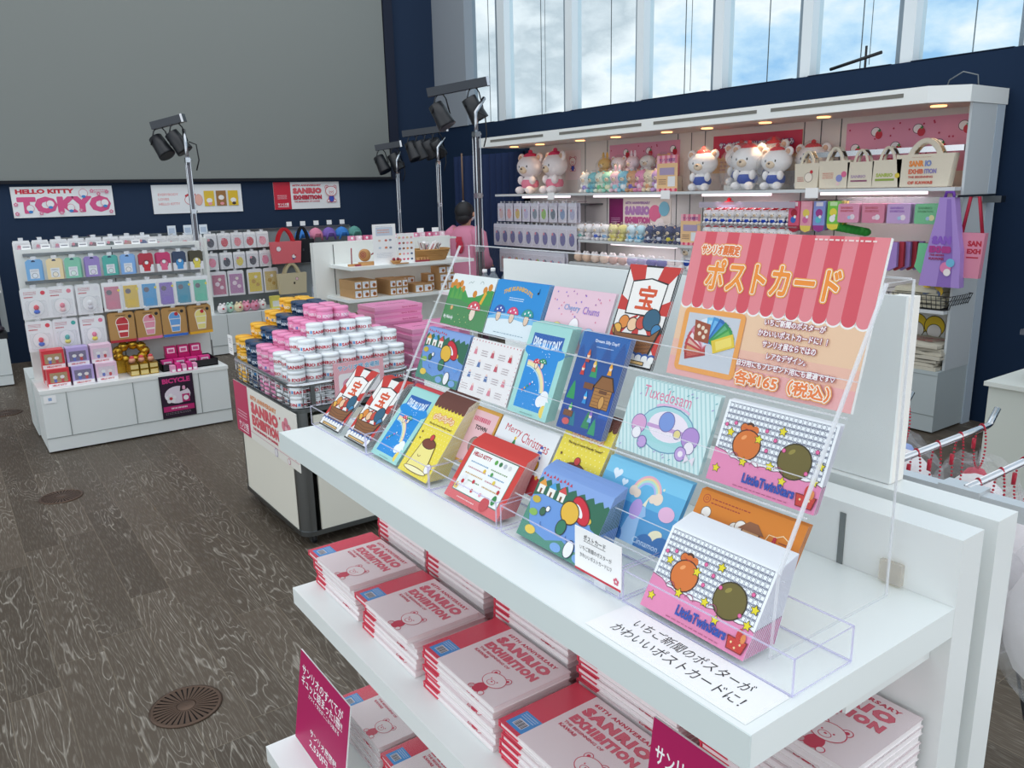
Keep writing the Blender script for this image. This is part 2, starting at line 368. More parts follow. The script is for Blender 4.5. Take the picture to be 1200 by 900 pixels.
# ================================================================== FRONT GONDOLA (two back-to-back halves)
g = thing('display_gondola', 'white shelving gondola with postcards on its top shelf', 'shelving', (.53, .388, 0))
pan = MB().box(.894, .944, .388, 1.62, 0, 1.204, WHITE)
for y in (.535, 1.45): pan.box(.8925, .8942, y-.004, y+.004, .45, 1.19, mat('#777d7d', .5))
pan.box(.8932, .8945, .54, 1.44, .78, .782, SEAM)
P_ = part('back_panel', pan, g, world=True)
part('top_shelf', MB().box(.528, .8935, .388, 1.59, 1.083, 1.12, SHELF).box(.5265, .5285, .387, 1.591, 1.0825, 1.1205, mat('#dfe9e7', .35)), g, world=True)
part('lower_shelf', MB().box(.525, .8935, .388, 1.59, .728, .765, SHELF), g, world=True)
part('base_deck', MB().box(.434, .8935, .388, 1.6, .36, .40, SHELF).box(.45, .8935, .39, 1.6, 0.02, .36, PANELW).box(.449, .451, .39, 1.6, .09, .093, SEAM), g, world=True)
for y in (.41, 1.55):
    part('shelf_bracket', MB().box(.70, .893, y, y+.004, .69, .727, WHITE), g, world=True); part('shelf_bracket', MB().box(.72, .893, y, y+.004, 1.045, 1.082, WHITE), g, world=True)
part('price_clip', MB().box(.886, .893, .450, .478, 1.123, 1.150, clear('#f0e8d8', .2, .35, 'yellowed_clip')), g, world=True)
g2 = thing('hook_gondola', 'white gondola half behind the postcard shelf with chrome hook rail', 'shelving', (1.0, .388, 0))
pan = MB().box(.98, 1.03, .388, 1.62, 0, 1.204, WHITE)
part('back_panel', pan, g2, world=True)
part('base', MB().box(1.03, 1.45, .388, 1.6, .05, .4, PANELW), g2, world=True)
RAILM = mat('#d9dcde', .35, .5)
part('hook_rail', MB().box(1.19, 1.215, .30, 1.4, 1.125, 1.15, RAILM).box(1.03, 1.19, .62, .64, 1.125, 1.145, CHROME).box(1.03, 1.19, 1.3, 1.32, 1.125, 1.145, CHROME).box(1.185, 1.22, .50, .56, 1.12, 1.155, RAILM), g2, world=True)
HY = [.82, .655, .525, .40]
hooks = []
for y in HY:
    part('hook', MB().tube([(1.20, y, 1.152), (1.55, y, 1.152), (1.56, y, 1.154), (1.585, y, 1.18)], .006, CHROME, 10), g2, world=True)
RED = mat('#c2203a', .3)
# beaded chains looped on the hooks, each holding a bagged pouch
def chain(x, y, drop, wid, name_y, tag_):
    t = thing('keychain_loop', tag_, 'beaded chain', (x, y, 1.158), 'red beaded chains on the hooks')
    mb = MB(); n = int((drop*2+wid)/.0052)
    for i in range(n):
        s_ = i/(n-1); a = s_*2*math.pi
        px = wid/2*math.sin(a)*(1 if drop < .1 else .9); pz = -drop/2*(1-math.cos(a))
        # loop hangs across the hook
        mb.ell((px*.35, px*.8, pz+.001), .0021, .0021, .0021, RED, 6)
    part('bead_string', mb, t); part('connector', MB().tube([(.004, wid*.42, -drop*.35), (.004, wid*.44, -drop*.35-.02)], .0035, RED, 8), t)
    return t
def bagged(x, y, z, sx, sy, sz, lab, redc, seed):
    t = thing('bagged_pouch', lab, 'bagged pouch', (x, y, z), 'clear bagged pouches hanging behind the gondola')
    rr = random.Random(seed); mb = MB(); n = 14; K = 8; vs = []
    for i in range(K+1):
        th = math.pi*(i+.05)/(K+.1)
        for k in range(n):
            a = 2*math.pi*k/n; q = 1+rr.uniform(-.16, .16)
            vs.append((sx*math.sin(th)*math.cos(a)*q, sy*math.sin(th)*math.sin(a)*q, -sz-sz*-1*math.cos(th)*q*1.0-0))
    fs = [(i*n+k, i*n+(k+1) % n, (i+1)*n+(k+1) % n, (i+1)*n+k) for i in range(K) for k in range(n)]
    mb.add(vs, fs, BAGP, False)
    part('bag', mb, t)
    b2 = MB().ell((0, 0, -sz*1.05), sx*.78, sy*.78, sz*.8, mat('#ece7e8', .8, bump=.3, bscale=40), 16).ell((sx*.2, sy*.1, -sz*.42), sx*.3, sy*.3, sz*.22, mat(redc, .6), 10)
    part('pouch', b2, t); return t
jj = 0
for hi, y in enumerate(HY):
    xs = {0: (1.57,), 1: (1.23, 1.30, 1.37, 1.45, 1.53), 2: (1.235, 1.31, 1.39, 1.47, 1.55), 3: (1.25, 1.35, 1.46, 1.55)}[hi]
    for k, x in enumerate(xs):
        dr = .085+.02*((k*37+hi*11) % 3)
        chain(x, y, dr, .03, y, 'red beaded chain looped over the %s hook from the white board, %s from the rail' % (ORD[hi], ORD[k]) if len(xs) > 1 else 'lone red beaded chain on the hook beside the white board')
        if (hi == 0 or k % 2 == 0):
            bagged(x+.02, y+.01, 1.158-dr+.015, .095, .085, .13, 'clear bagged white pouch hanging from the %s hook, %s from the rail' % (ORD[hi], ORD[k//2]), '#c43048' if jj % 2 else '#8aa0d8', jj); jj += 1
low = thing('wire_stand_base', 'black wire stand with clear bagged goods low behind the gondola', 'rack', (1.5, .42, 0))
part('wire', MB().tube([(1.2, .30, .84), (1.4, .48, .86), (1.7, .52, .86)], .004, BLACK).tube([(1.28, .33, .80), (1.24, .42, .80), (1.36, .50, .87), (1.40, .40, .87)], .003, BLACK, closed=True).tube([(1.7, .52, .86), (1.7, .52, 0)], .006, BLACK), low, world=True)
for k, (x, y, z, s_) in enumerate([(1.36, .55, .98, .10), (1.29, .33, .93, .10), (1.52, .33, .95, .10), (1.56, .40, .68, .09)]):
    bagged(x, y, z, s_, s_, s_*.9, 'large crumpled clear bag of white goods low behind the gondola, %s down' % ORD[k], '#c2203a' if k % 2 else '#3a4a9a', 40+k)

# ------------------------------------------------------------------ catalogues
LINE = '#d23c58'
def bear_line(a, x, y, s, ol=LINE, fill='#f1e4e5', body='#d23c58', t=1.3):   # plain line drawing of a teddy bear
    a.ocirc(x-.62*s, y+.55*s, .26*s, fill, ol, t); a.ocirc(x+.62*s, y+.55*s, .26*s, fill, ol, t)
    a.ocirc(x, y-1.05*s, .42*s, body, ol, t, b=.5*s)
    a.ocirc(x-.5*s, y-1.35*s, .2*s, fill, ol, t); a.ocirc(x+.5*s, y-1.35*s, .2*s, fill, ol, t)
    a.circ(x-.62*s, y+.55*s, .11*s, ol); a.circ(x+.62*s, y+.55*s, .11*s, ol)
    a.ocirc(x, y, .85*s, fill, ol, t, b=.68*s); a.ocirc(x, y-.26*s, .3*s, fill, ol, t*.8, b=.22*s); a.circ(x-.3*s, y, .055*s, ol); a.circ(x+.3*s, y, .055*s, ol)
    a.circ(x, y-.2*s, .08*s, ol, b=.055*s)
def book_cover(mb, o, ud, vd, w=213, h=152, top=True):
    a = Art(mb, o, ud, vd, w, h); a.rect(0, 0, w, h, mat('#f4eeee', .3))
    a.rect(0, 0, 48, h, mat('#e0435c', .25)); 
    a.rect(10, 6, 48, 46, mat('#3f9be0', .3)); a.rect(18, 12, 40, 28, mat('#dfe6ee', .4))
    for k in range(9): a.rect(19.5+k*2.2, 13, 20.4+k*2.2+(k % 3)*.4, 26, '#20242c', up=False)
    a.k += a.dz; a.tinylines(14, 32, 30, 3, 4.2, '#cfe6fa', 3, 1.4)
    a.text('60TH ANNIVERSARY', 62, 134, 132, 8, LINE, .05, space=1.15)
    a.otext('SANRIO', 62, 108, 134, 20, '#e46a7e', LINE, .06, .085, space=1.25)
    a.otext('EXHIBITION', 62, 84, 134, 17, '#e46a7e', LINE, .06, .085, space=1.2)
    a.text('THE BEGINNING OF', 62, 74, 84, 5.5, LINE, .03); a.text('KAWAII', 62, 64, 36, 6.5, LINE, .04)
    bear_line(a, 158, 40, 26)
BKH = .0105
def make_book():
    t = thing('catalogue', 'tmp', 'book', (0, 0, 0))
    cv = MB(); W, D = .152, .213         # x size, y size
    cv.box(0, W, 0, D, 0, .0012, mat('#f4eeee', .35)).box(0, W, 0, D, BKH-.0014, BKH-.0002, mat('#f4eeee', .35))
    cv.box(-.0004, W+.0004, D-.048, D+.0005, -.0001, .0014, mat('#e0435c', .3)).box(-.0004, W+.0004, D-.048, D+.0005, BKH-.0016, BKH-.0001, mat('#e0435c', .3)).box(0, W, D-.002, D+.0006, .001, BKH-.001, mat('#e0435c', .3))
    book_cover(cv, (0, D, BKH-.0001), (0, -1, 0), (1, 0, 0), 213, 152)
    part('cover', cv, t)
    part('page_block', MB().box(.002, W-.002, .001, D-.003, .0012, BKH-.0014, mat('#f3ecec', .7)), t)
    part('shrink_wrap', MB().box(-.0008, W+.0008, -.0008, D+.001, BKH, BKH+.0006, clear('#fffafb', .25, .03, 'shrink_wrap', .12)), t)
    return t
bk = make_book(); used = [False]
def put_book(loc, lab, grp, rz=0):
    if not used[0]:
        used[0] = True; bk.location = loc; bk['label'] = lab; bk['group'] = grp; bk.rotation_euler = (0, 0, rz); return bk
    return dup(bk, loc, lab, grp, rz)
FR = [(1.37, 7, 'at the aisle end'), (1.13, 7, 'second from the aisle end'), (.885, 7, 'in the middle of the shelf'), (.655, 6, 'beside the magenta price sign'), (.42, 6, 'at the near shelf end')]
for k, (y, n, w_) in enumerate(FR):
    for i in range(n):
        top = i == n-1
        put_book((.578+R_.uniform(-.004, .004)-(.012 if top and k < 2 else 0), y+R_.uniform(-.003, .003), .766+i*(BKH+.0008)), ('top red and white catalogue of the low front stack ' if top else 'catalogue under the top one in the low front stack ')+w_, 'catalogues in front stack '+w_)
RR = [(1.372, 'at the aisle end'), (1.150, 'second from the aisle end'), (.903, 'in the middle'), (.664, 'second from the panel end'), (.405, 'at the panel end, bear drawing visible')]
for k, (y, w_) in enumerate(RR):
    n = 18 if k == 4 else 22
    for i in range(n):
        put_book((.738+R_.uniform(-.003, .003)+(-.006 if k == 4 else 0), y+R_.uniform(-.002, .002), .766+i*(BKH+.0008)), ('top catalogue of the tall rear stack ' if i == n-1 else 'catalogue inside the tall rear stack ')+w_, 'catalogues in rear stack '+w_)
for k, (x, y, n, w_) in enumerate([(.60, 1.345, 7, 'behind the magenta sign'), (.60, 1.115, 7, 'on the bottom deck, second from the aisle end'), (.60, .885, 7, 'on the bottom deck, third from the aisle end')]):
    for i in range(n): put_book((x+R_.uniform(-.003, .003)-.01, y, .401+i*(BKH+.0008)), ('top catalogue of the bottom deck stack ' if i == n-1 else 'lower catalogue of the bottom deck stack ')+w_, 'bottom deck catalogues '+w_)

# ------------------------------------------------------------------ magenta price signs
def easel_sign(name, lab, o, ud, W, H, col, lines, tilt=.12):
    t = thing(name, lab, 'sign', o)
    U = Vector(ud).normalized(); V = (Vector((0, 0, 1))+U.cross(Vector((0, 0, 1)))*-tilt).normalized(); n_ = U.cross(V)
    mb = MB(); T = Matrix((U, V, n_)).transposed().to_4x4()
    mb.box(0, W*.001, 0, H*.001, -.003, 0, mat('#f6f6f6', .4), T)
    a = Art(mb, (0, 0, 0), U, V, W, H, base=1.5e-4); a.rect(0, 0, W, H, col)
    for (tx, x, y, w_, h_, c_, b_) in lines: a.text(tx, x, y, w_, h_, c_, b_)
    part('board', mb, t)
    part('stand_leg', MB().box(W*.0005-.015, W*.0005+.015, 0, H*.0007, -.0045, -.003, mat('#e8e8e8', .5), T @ Matrix.Rotation(-.0, 4, 'X')), t)
    return t
SL = [('サンリオのすべてが', 8, 108, 134, 17, '#ffffff', .03), ('ギュッと詰まった1冊!!', 8, 84, 134, 17, '#ffffff', .03), ('カワイイ文化がここから始まる', 26, 70, 100, 8, '#ffffff', .01), ('サンリオ展図録', 40, 40, 86, 14, '#ffffff', .01), ('2,530円', 40, 18, 60, 14, '#ffffff', .01), ('(税込)', 103, 18, 22, 8, '#ffffff', .0)]
easel_sign('price_sign', 'magenta price sign standing by the lowest catalogues near the floor', (.500, 1.592, .402), (0, -1, 0), 262, 212, '#b40f5c', [(a_, 20+b_*1.5 if b_ > 8 else 16, c_*1.03+52 if c_ > 60 else c_*1.15, d_*1.62, e_*1.35, f_, g_) for a_, b_, c_, d_, e_, f_, g_ in SL], .15)
easel_sign('price_sign', 'magenta price sign cut off by the bottom edge of the photo', (.545, .552, .767), (0, -1, 0), 160, 258, '#b40f5c', [(a_, b_, c_*1.2+78, d_, e_*1.35, f_, g_) for a_, b_, c_, d_, e_, f_, g_ in SL], .12)
# base deck extension visible at the bottom of the frame

# ================================================================== ACRYLIC CARD STAND
SL0 = .543
def sx_(z): return .630+(z-1.12)*SL0
st = thing('acrylic_card_stand', 'clear acrylic stepped stand holding rows of postcards', 'display stand', (.75, .9, 1.12))
for nm, y, fx in (('side_panel', .452, lambda z: .661+(z-1.241)*.546), ('side_panel', 1.343, sx_)):
    poly = [(max(fx(1.121), .640), 1.121), (.860, 1.121), (.855, 1.497), (fx(1.497), 1.497), (fx(1.215), 1.215)]
    part(nm, MB().prism(poly, 'y', y-.002, y+.002, ACR, ACRE), st, world=True)
    e_ = MB().tube([(fx(1.215), y, 1.215), (fx(1.497), y, 1.497)], .0024, ACRE, 4, smooth=False)
    part('polished_edge', e_, st, world=True)
    part('polished_edge', MB().tube([(.860, y, 1.122), (.855, y, 1.497)], .0012, ACRE, 4, smooth=False), st, world=True)
part('rear_sheet', MB().box(.856, .859, .456, 1.341, 1.122, 1.497, ACR).box(.856, .859, .456, 1.341, 1.496, 1.498, ACRE).box(.66, .856, .456, 1.341, 1.121, 1.123, ACR), st, world=True)
TIERS = [(.665, 1.155), (.715, 1.255), (.775, 1.352)]
TD = Vector((.494, 0, .869)); TN = Vector((-.869, 0, .494))
for ti, (tx, tz) in enumerate(TIERS):
    TD, TN = (Vector((.494, 0, .869)), Vector((-.869, 0, .494))) if ti == 0 else (Vector((.38, 0, .925)), Vector((-.925, 0, .38)))
    a = Vector((tx, 0, tz)); lp = a+TN*.022
    def q(p, y): return (p.x, y, p.z)
    def sheet(p0, p1, th=.0022):
        d = (p1-p0).normalized(); nn = Vector((d.z, 0, -d.x))*th/2
        return [(p0.x+nn.x, p0.z+nn.z), (p1.x+nn.x, p1.z+nn.z), (p1.x-nn.x, p1.z-nn.z), (p0.x-nn.x, p0.z-nn.z)]
    mb = MB(); 
    for p0, p1 in ((a-TN*.006, lp), (lp, lp+TD*.038), (a-TN*.006, a-TN*.006+TD*.10)):
        mb.prism(sheet(p0-Vector((0, 0, .002)), p1-Vector((0, 0, .002))), 'y', .456, 1.341, ACR, ACR)
    ed = MB(); e0 = lp+TD*.038
    ed.tube([q(e0, .456), q(e0, 1.341)], .0007, ACRE, 4, smooth=False).tube([q(lp-Vector((0, 0, .002)), .456), q(lp-Vector((0, 0, .002)), 1.341)], .0012, ACRE, 4, smooth=False)
    t_ = part('card_ledge', mb, st, world=True); sub('ledge_edge', ed, t_, st)
# ------------------------------------------------------------------ postcard designs (148 x 100 or 100 x 148 mm)
def flower(a, x, y, s, c='#e0607e', k='#f4d24a'):
    for i in range(5): a.circ(x+s*.6*math.cos(1.257*i+.3), y+s*.6*math.sin(1.257*i+.3), s*.42, c, n=10, up=False)
    a.k += a.dz; a.circ(x, y, s*.32, k, n=10)
def heart(a, x, y, s, c): a.poly([(x+s*.06*16*math.sin(t)**3, y+s*.06*(13*math.cos(t)-5*math.cos(2*t)-2*math.cos(3*t)-math.cos(4*t))) for t in [i*2*math.pi/22 for i in range(22)]], c)
def tree(a, x, y, h, c): a.poly([(x-h*.32, y), (x+h*.32, y), (x+h*.2, y+h*.5), (x+h*.08, y+h*.85), (x, y+h), (x-h*.08, y+h*.85), (x-h*.2, y+h*.5)], c)
def mushroom(a, x, y, s, cap, stem='#f6e3d0'):
    a.ocirc(x, y-s*.35, s*.42, stem, '#5a4034', 1, b=s*.62); a.circ(x, y, s+.6, '#5a4034', b=s*.8+.6, a0=0, a1=180); a.circ(x, y+.5, s, cap, b=s*.78, a0=0, a1=180)
    for dx, dy in ((-.45, .3), (.1, .5), (.5, .25)): a.circ(x+dx*s, y+dy*s, s*.12, '#ffffff', n=10)
def duck_toy(a, x, y, s):      # plain round toy with a striped beach umbrella
    a.circ(x+s*.75, y+s*.35, s*1.02, '#7a1020', rot=-35, b=s*.55); a.circ(x+s*.75, y+s*.35, s*.95, '#d02034', rot=-35, b=s*.48); a.circ(x+s*.6, y+s*.3, s*.5, '#f2f2f2', rot=-35, b=s*.18)
    a.ocirc(x, y, s*.78, '#e8b83a', '#3a2a14', 1.6, b=s*.62, rot=-20); a.ocirc(x-s*.2, y-s*.95, s*.4, '#2e7a5a', '#2a2a1a', 1.4, b=s*.45)
def d_hills(a):
    a.rect(0, 0, 148, 100, '#e9f1f0')
    a.poly([(0, 0), (148, 0), (148, 76), (132, 78), (110, 66), (88, 60), (70, 58), (56, 70), (40, 74), (20, 80), (0, 74)], '#3f9a4a')
    for x, y in ((4, 76), (14, 83), (26, 78), (36, 82), (46, 72), (120, 76), (134, 82), (90, 66)): a.circ(x, y, 7, '#d98a2a', n=10, up=False)
    a.k += a.dz; a.poly([(0, 0), (148, 0), (148, 70), (120, 70), (95, 56), (66, 54), (50, 66), (0, 72)], '#3f9a4a'); a.poly([(0, 0), (148, 0), (148, 50), (90, 44), (40, 52), (0, 50)], '#4c8f56')
    for x in (14, 30, 44): tree(a, x, 52, 22, '#5aa54a')
    a.line([(60, 84), (66, 88), (72, 86), (76, 90)], 1, '#8aa0a0'); a.arcl(104, 86, 5, 0, 180, 1, '#8aa0a0')
    a.poly([(112, 50), (122, 74), (128, 70), (120, 48)], '#e8b030')
    mushroom(a, 100, 36, 21, '#d8505e'); a.text('My Melody', 6, 10, 34, 9, '#f2f6f2', .03); flower(a, 26, 34, 5, '#e8a060', '#f8e8b0')
    for i in range(8): a.circ(50+(i*37) % 60, 8+(i*23) % 20, 1, '#f0e0a0', n=8)
def d_trio(a):
    a.rect(0, 0, 148, 100, '#1f8fd8'); a.circ(75, -18, 130, '#7fc4ee', b=62); a.circ(75, -26, 110, '#e6f3f8', b=60); a.circ(20, 8, 40, '#e6f3f8', b=22); a.circ(128, 8, 40, '#e6f3f8', b=22)
    a.text('THE RUNABOUTS', 26, 74, 84, 8, '#e8b43a', .04, bend=10); a.tinylines(48, 66, 44, 2, 3.6, '#dff0fa', 5)
    for x, c in ((30, '#3558b0'), (70, '#e04a7a'), (112, '#2aa09a')): mushroom(a, x, 42, 16, c, '#f0d2b8')
    a.circ(124, 84, 2.2, '#16203a', n=10); a.rect(125.4, 84, 126.4, 92, '#16203a'); a.tinylines(30, 6, 90, 1, 3, '#8aa8b8', 2)
def d_chums(a):
    a.rect(0, 0, 148, 100, '#ecc9d6'); rr = random.Random(4)
    for i in range(26): a.star(rr.uniform(5, 143), rr.uniform(52, 96), 2, rr.choice(['#b06ab0', '#e07a9a', '#8a6ad0']), n=4)
    for s_, x, c in (('Cheery', 40, '#6aa0d8'), ('Chums', 86, '#9a7ad0')): a.text(s_, x, 62, 38, 12, c, .0)
    a.ocirc(34, 28, 14, '#f6e48a', '#c8a8b8', 1, b=16); a.ocirc(74, 34, 13, '#fbf4f6', '#c8a8b8', 1, b=20); a.ocirc(112, 26, 16, '#a8d0ea', '#c8a8b8', 1, b=16)
def d_ship(a, W=100, H=148):
    a.rect(0, 0, W, H, '#17161a'); a.rect(2.5, 2.5, W-2.5, H-2.5, '#f1eeea')
    for k in range(7):
        t0 = math.radians(k*51.4); t1 = t0+.42; a.poly([(50, 78), (50+110*math.cos(t0), 78+110*math.sin(t0)), (50+110*math.cos(t1), 78+110*math.sin(t1))], '#c8352e')
    a.poly([(0, 0), (W, 0), (W, 3), (0, 3)], '#17161a')
    a.poly([(18, 74), (84, 74), (86, 124), (52, 130), (16, 124)], '#17161a'); a.poly([(20, 76), (82, 76), (84, 122), (52, 128), (18, 122)], '#f6f3ee'); a.ring('宝', 35, 84, 34, 34, '#d8542a', 1.0, 8)
    for x, y, rr, c in ((22, 62, 10, '#e08a3a'), (40, 60, 10, '#f0c8a0'), (56, 64, 10, '#c84a3a'), (74, 70, 16, '#2f5f7a'), (88, 56, 9, '#3a80b0'), (12, 50, 9, '#e8b04a')): a.ocirc(x, y, rr, c, '#1a1a1a', 1.4)
    a.poly([(2, 58), (14, 46), (80, 48), (98, 62), (86, 14), (20, 12)], '#17161a'); a.poly([(5, 54), (16, 45), (80, 46), (94, 57), (83, 16), (22, 14)], '#8a5a34')
    for k in range(5): a.line([(12+k*1.5, 40-k*6), (50, 36-k*6), (90-k*1.5, 42-k*6)], 1, '#5a3620')
    a.rect(3, 3, W-3, 18, '#f1f1ee')
    for k in range(8): a.circ(8+k*12.5, 16, 8, '#2f5aa0', b=6, n=12); a.circ(8+k*12.5, 14, 6.4, '#f1f1ee', b=5, n=12)
    a.rect(14, 4, 84, 10, '#17161a'); a.rect(15.5, 5.2, 82.5, 8.8, '#d8b070')
def d_pond(a):
    a.rect(0, 0, 148, 100, '#6a98d8'); a.rect(0, 70, 148, 100, '#86a8e0')
    a.poly([(0, 60), (0, 84)]+[(x, 86+4*math.sin(x*.35)) for x in range(6, 146, 6)]+[(148, 84), (148, 46), (130, 50), (118, 62), (20, 66)], '#2a6a50')
    a.poly([(0, 0), (148, 0), (148, 16), (110, 14), (90, 20), (60, 10), (36, 14), (16, 22), (0, 50)], '#4f8f7c')
    for x, c in ((12, '#e8a040'), (34, '#4aa0d8'), (56, '#d84a4a')):
        a.rect(x-7, 66, x+7, 78, '#f4f0e8'); a.poly([(x-9, 78), (x+9, 78), (x, 88)], c); a.rect(x-2, 66, x+2, 73, '#7a5030')
    for i in range(9): a.star(6+i*7.5, 94-(i % 3), 3, '#d03848', n=3)
    for x, y, b in ((12, 56, '#c8b03a'), (16, 38, '#8ab858'), (118, 58, '#e8c04a'), (130, 34, '#5f9ae0')): a.circ(x, y, 9, b, b=5)
    for x, y in ((24, 14), (130, 8), (84, 8)): a.circ(x, y, 11, '#e8c850' if x < 30 else '#7aa8e0', b=6)
    a.arcl(100, 28, 6, 180, 300, 1, '#3a5a9a'); a.arcl(44, 30, 6, 180, 300, 1, '#3a5a9a')
    duck_toy(a, 84, 58, 24); a.ocirc(34, 44, 6, '#3a6a4a', '#1a2a1a', 1); a.ocirc(42, 50, 4, '#f4f4f4', '#333333', .8); a.ocirc(108, 14, 9, '#f4f4f4', '#223355', 1.2, b=12)
def d_tags(a, W=148, H=100):
    a.rect(0, 0, W, H, '#f1efef'); rr = random.Random(9)
    for i in range(16): a.circ(4+i*9.3, 97, 1.4, '#c85a6a', n=6, up=False); 
    for i in range(12): a.circ(3, 6+i*7.6, 1, '#c85a6a', n=6, up=False); a.circ(145, 6+i*7.6, 1, '#c85a6a', n=6, up=False)
    a.k += a.dz
    for i in range(5):
        for j in range(4):
            x, y = 14+i*26+(j % 2)*6, 12+j*21; c = rr.choice(['#c83a4a', '#e08a9a', '#5a7ab0', '#c85a6a'])
            if (i+j) % 2: a.poly([(x-5, y-3), (x+5, y-3), (x+3, y+7), (x-3, y+7)], c); a.circ(x, y+8, 2.6, '#f0d0c8', n=10)
            else: a.tinylines(x-8, y-3, 20, 3, 4, '#a08890', i*7+j, 1.1)
def d_rainbow(a):
    a.rect(0, 0, 100, 148, '#a5dcd6'); a.rect(12, 10, 88, 132, '#1b8fdc'); a.rect(12, 104, 88, 132, '#2260b0'); a.circ(50, 104, 50, '#1b8fdc', b=14)
    a.text('DIVE SILLY DAY', 16, 112, 68, 15, '#e4f0fa', .05, bend=-4)
    a.arcl(20, 30, 52, 12, 94, 7, '#f2e6b0'); a.arcl(20, 30, 56, 12, 94, 2, '#f0b8c8'); a.arcl(20, 30, 47, 12, 94, 2, '#bfe6f0')
    for x, y, s in ((80, 36, 10), (72, 28, 9), (86, 26, 9)): a.circ(x, y, s, '#f4f8fa')
    a.circ(86, 14, 8, '#f4d860', b=10, n=16); a.rect(88, 5, 100, 30, '#a5dcd6')
    mushroom(a, 40, 84, 9, '#d8304a'); mushroom(a, 54, 86, 9, '#1f9a6a'); rr = random.Random(3)
    for i in range(26): a.circ(rr.uniform(15, 85), rr.uniform(14, 110), .9, '#d8f0ff', n=6)
    for i in range(5): a.circ(24+i*5, 38+i*4, 1.8, ['#e04848', '#f0c040', '#40a060', '#e07ab0', '#f4f4f4'][i], n=8)
    a.tinylines(34, 3, 34, 1, 3, '#6a9a98', 2)
def gnome(a, x, y, s, c1, c2):
    a.poly([(x-s*.5, y), (x+s*.5, y), (x+s*.3, y+s*.9), (x-s*.3, y+s*.9)], c1); a.circ(x, y+s*1.05, s*.36, '#f4d8c0', n=12); a.poly([(x-s*.42, y+s*1.15), (x+s*.42, y+s*1.15), (x, y+s*2.2)], c2)
def d_forest(a):
    a.rect(0, 0, 100, 148, '#1a62ae'); 
    for x, h, c in ((8, 60, '#174f98'), (30, 70, '#174f98'), (62, 66, '#174f98'), (90, 72, '#174f98')): tree(a, x, 70, h, c)
    a.rect(0, 0, 100, 74, '#18489a'); a.text('Dream Silly Day!!', 30, 134, 50, 6, '#e8f0fa', .02); a.tinylines(36, 128, 38, 1, 3, '#bcd4ee', 4)
    for x, y, h, c in ((12, 46, 28, '#2a9a5a'), (46, 84, 24, '#2a9a6a'), (90, 30, 34, '#1d5ab0'), (60, 10, 26, '#2a8a5a'), (30, 8, 22, '#1c7a90'), (76, 4, 24, '#2a9a6a')): tree(a, x, y, h, c)
    a.rect(56, 42, 94, 72, '#3a2414'); a.rect(57, 43, 93, 72, '#b07a3c'); a.poly([(52, 70), (98, 70), (88, 90), (64, 90)], '#3a2414'); a.poly([(55, 71), (95, 71), (86, 88), (66, 88)], '#8e5c2c')
    for k in range(5): a.line([(58, 46+k*5), (92, 46+k*5)], .8, '#7a4e22')
    a.circ(78, 52, 6, '#5a3618', b=10); a.circ(78, 52, 5, '#d09a50', b=9); a.rect(68, 64, 84, 69, '#6a4020')
    for x, y, c1, c2 in ((22, 84, '#c8342c', '#e04a3a'), (44, 92, '#b05a2a', '#f0c860'), (78, 92, '#e8a030', '#f0b040'), (44, 44, '#2a90d8', '#3aa8e8'), (20, 22, '#3aa050', '#58c060'), (66, 20, '#7ab0d8', '#8a6ac0'), (26, 104, '#b8402a', '#d86a2a')): gnome(a, x, y, 9, c1, c2)
    for x, y in ((8, 20), (34, 66)): a.rect(x, y, x+20, y+9, '#7a4a28')
    a.circ(18, 12, 8, '#d05a5a', b=5)
def d_camper(a):
    a.rect(0, 0, 148, 100, '#d3ebea')
    for k in range(-14, 26): a.poly([(k*7, 0), (k*7+2.1, 0), (k*7-40+2.1, 100), (k*7-40, 100)], '#a9d2d4', up=False)
    a.k += a.dz; a.text('Tuxedosam', 22, 77, 84, 16, '#df7a9e', .0, rot=-1)
    a.ocirc(78, 42, 46, '#a8d8dc', '#6a9ab8', 1.6, b=30); a.rect(24, 22, 128, 44, '#9ed2d6'); a.poly([(24, 44), (24, 22), (128, 22), (128, 44)], '#a0d6d8')
    a.circ(80, 46, 34, '#f0e6f0', b=20); a.rect(44, 40, 116, 45, '#c8a0d0')
    for x, c, s_ in ((30, '#dba6d0', 13), (76, '#7a98d8', 13), (120, '#b490d0', 14), (98, '#e8d890', 6)): a.ocirc(x, 40 if x != 76 else 52, s_, c, '#7a70a8', 1.2)
    for x, c in ((30, '#f2f0f4'), (122, '#f0e8f0')): a.ocirc(x, 28, 8, c, '#8a80a8', 1)
    a.arcl(80, 66, 30, 20, 160, 3, '#e6b8d8', ry=8); a.ocirc(112, 18, 9, '#c0a0d8', '#7a70a8', 1.4); a.circ(112, 18, 4, '#f0e8f0'); a.ocirc(44, 18, 8, '#c0a0d8', '#7a70a8', 1.4)
    rr = random.Random(8)
    for i in range(22): x, y = rr.uniform(4, 144), rr.choice([rr.uniform(4, 16), rr.uniform(78, 96)]); a.line([(x, y), (x+3, y+2)], .9, rr.choice(['#3fa8b0', '#a080c8']))
    a.poly([(128, 14), (136, 20), (136, 8)], '#e8e0ea'); a.poly([(128, 14), (120, 8), (121, 20)], '#e8e0ea')
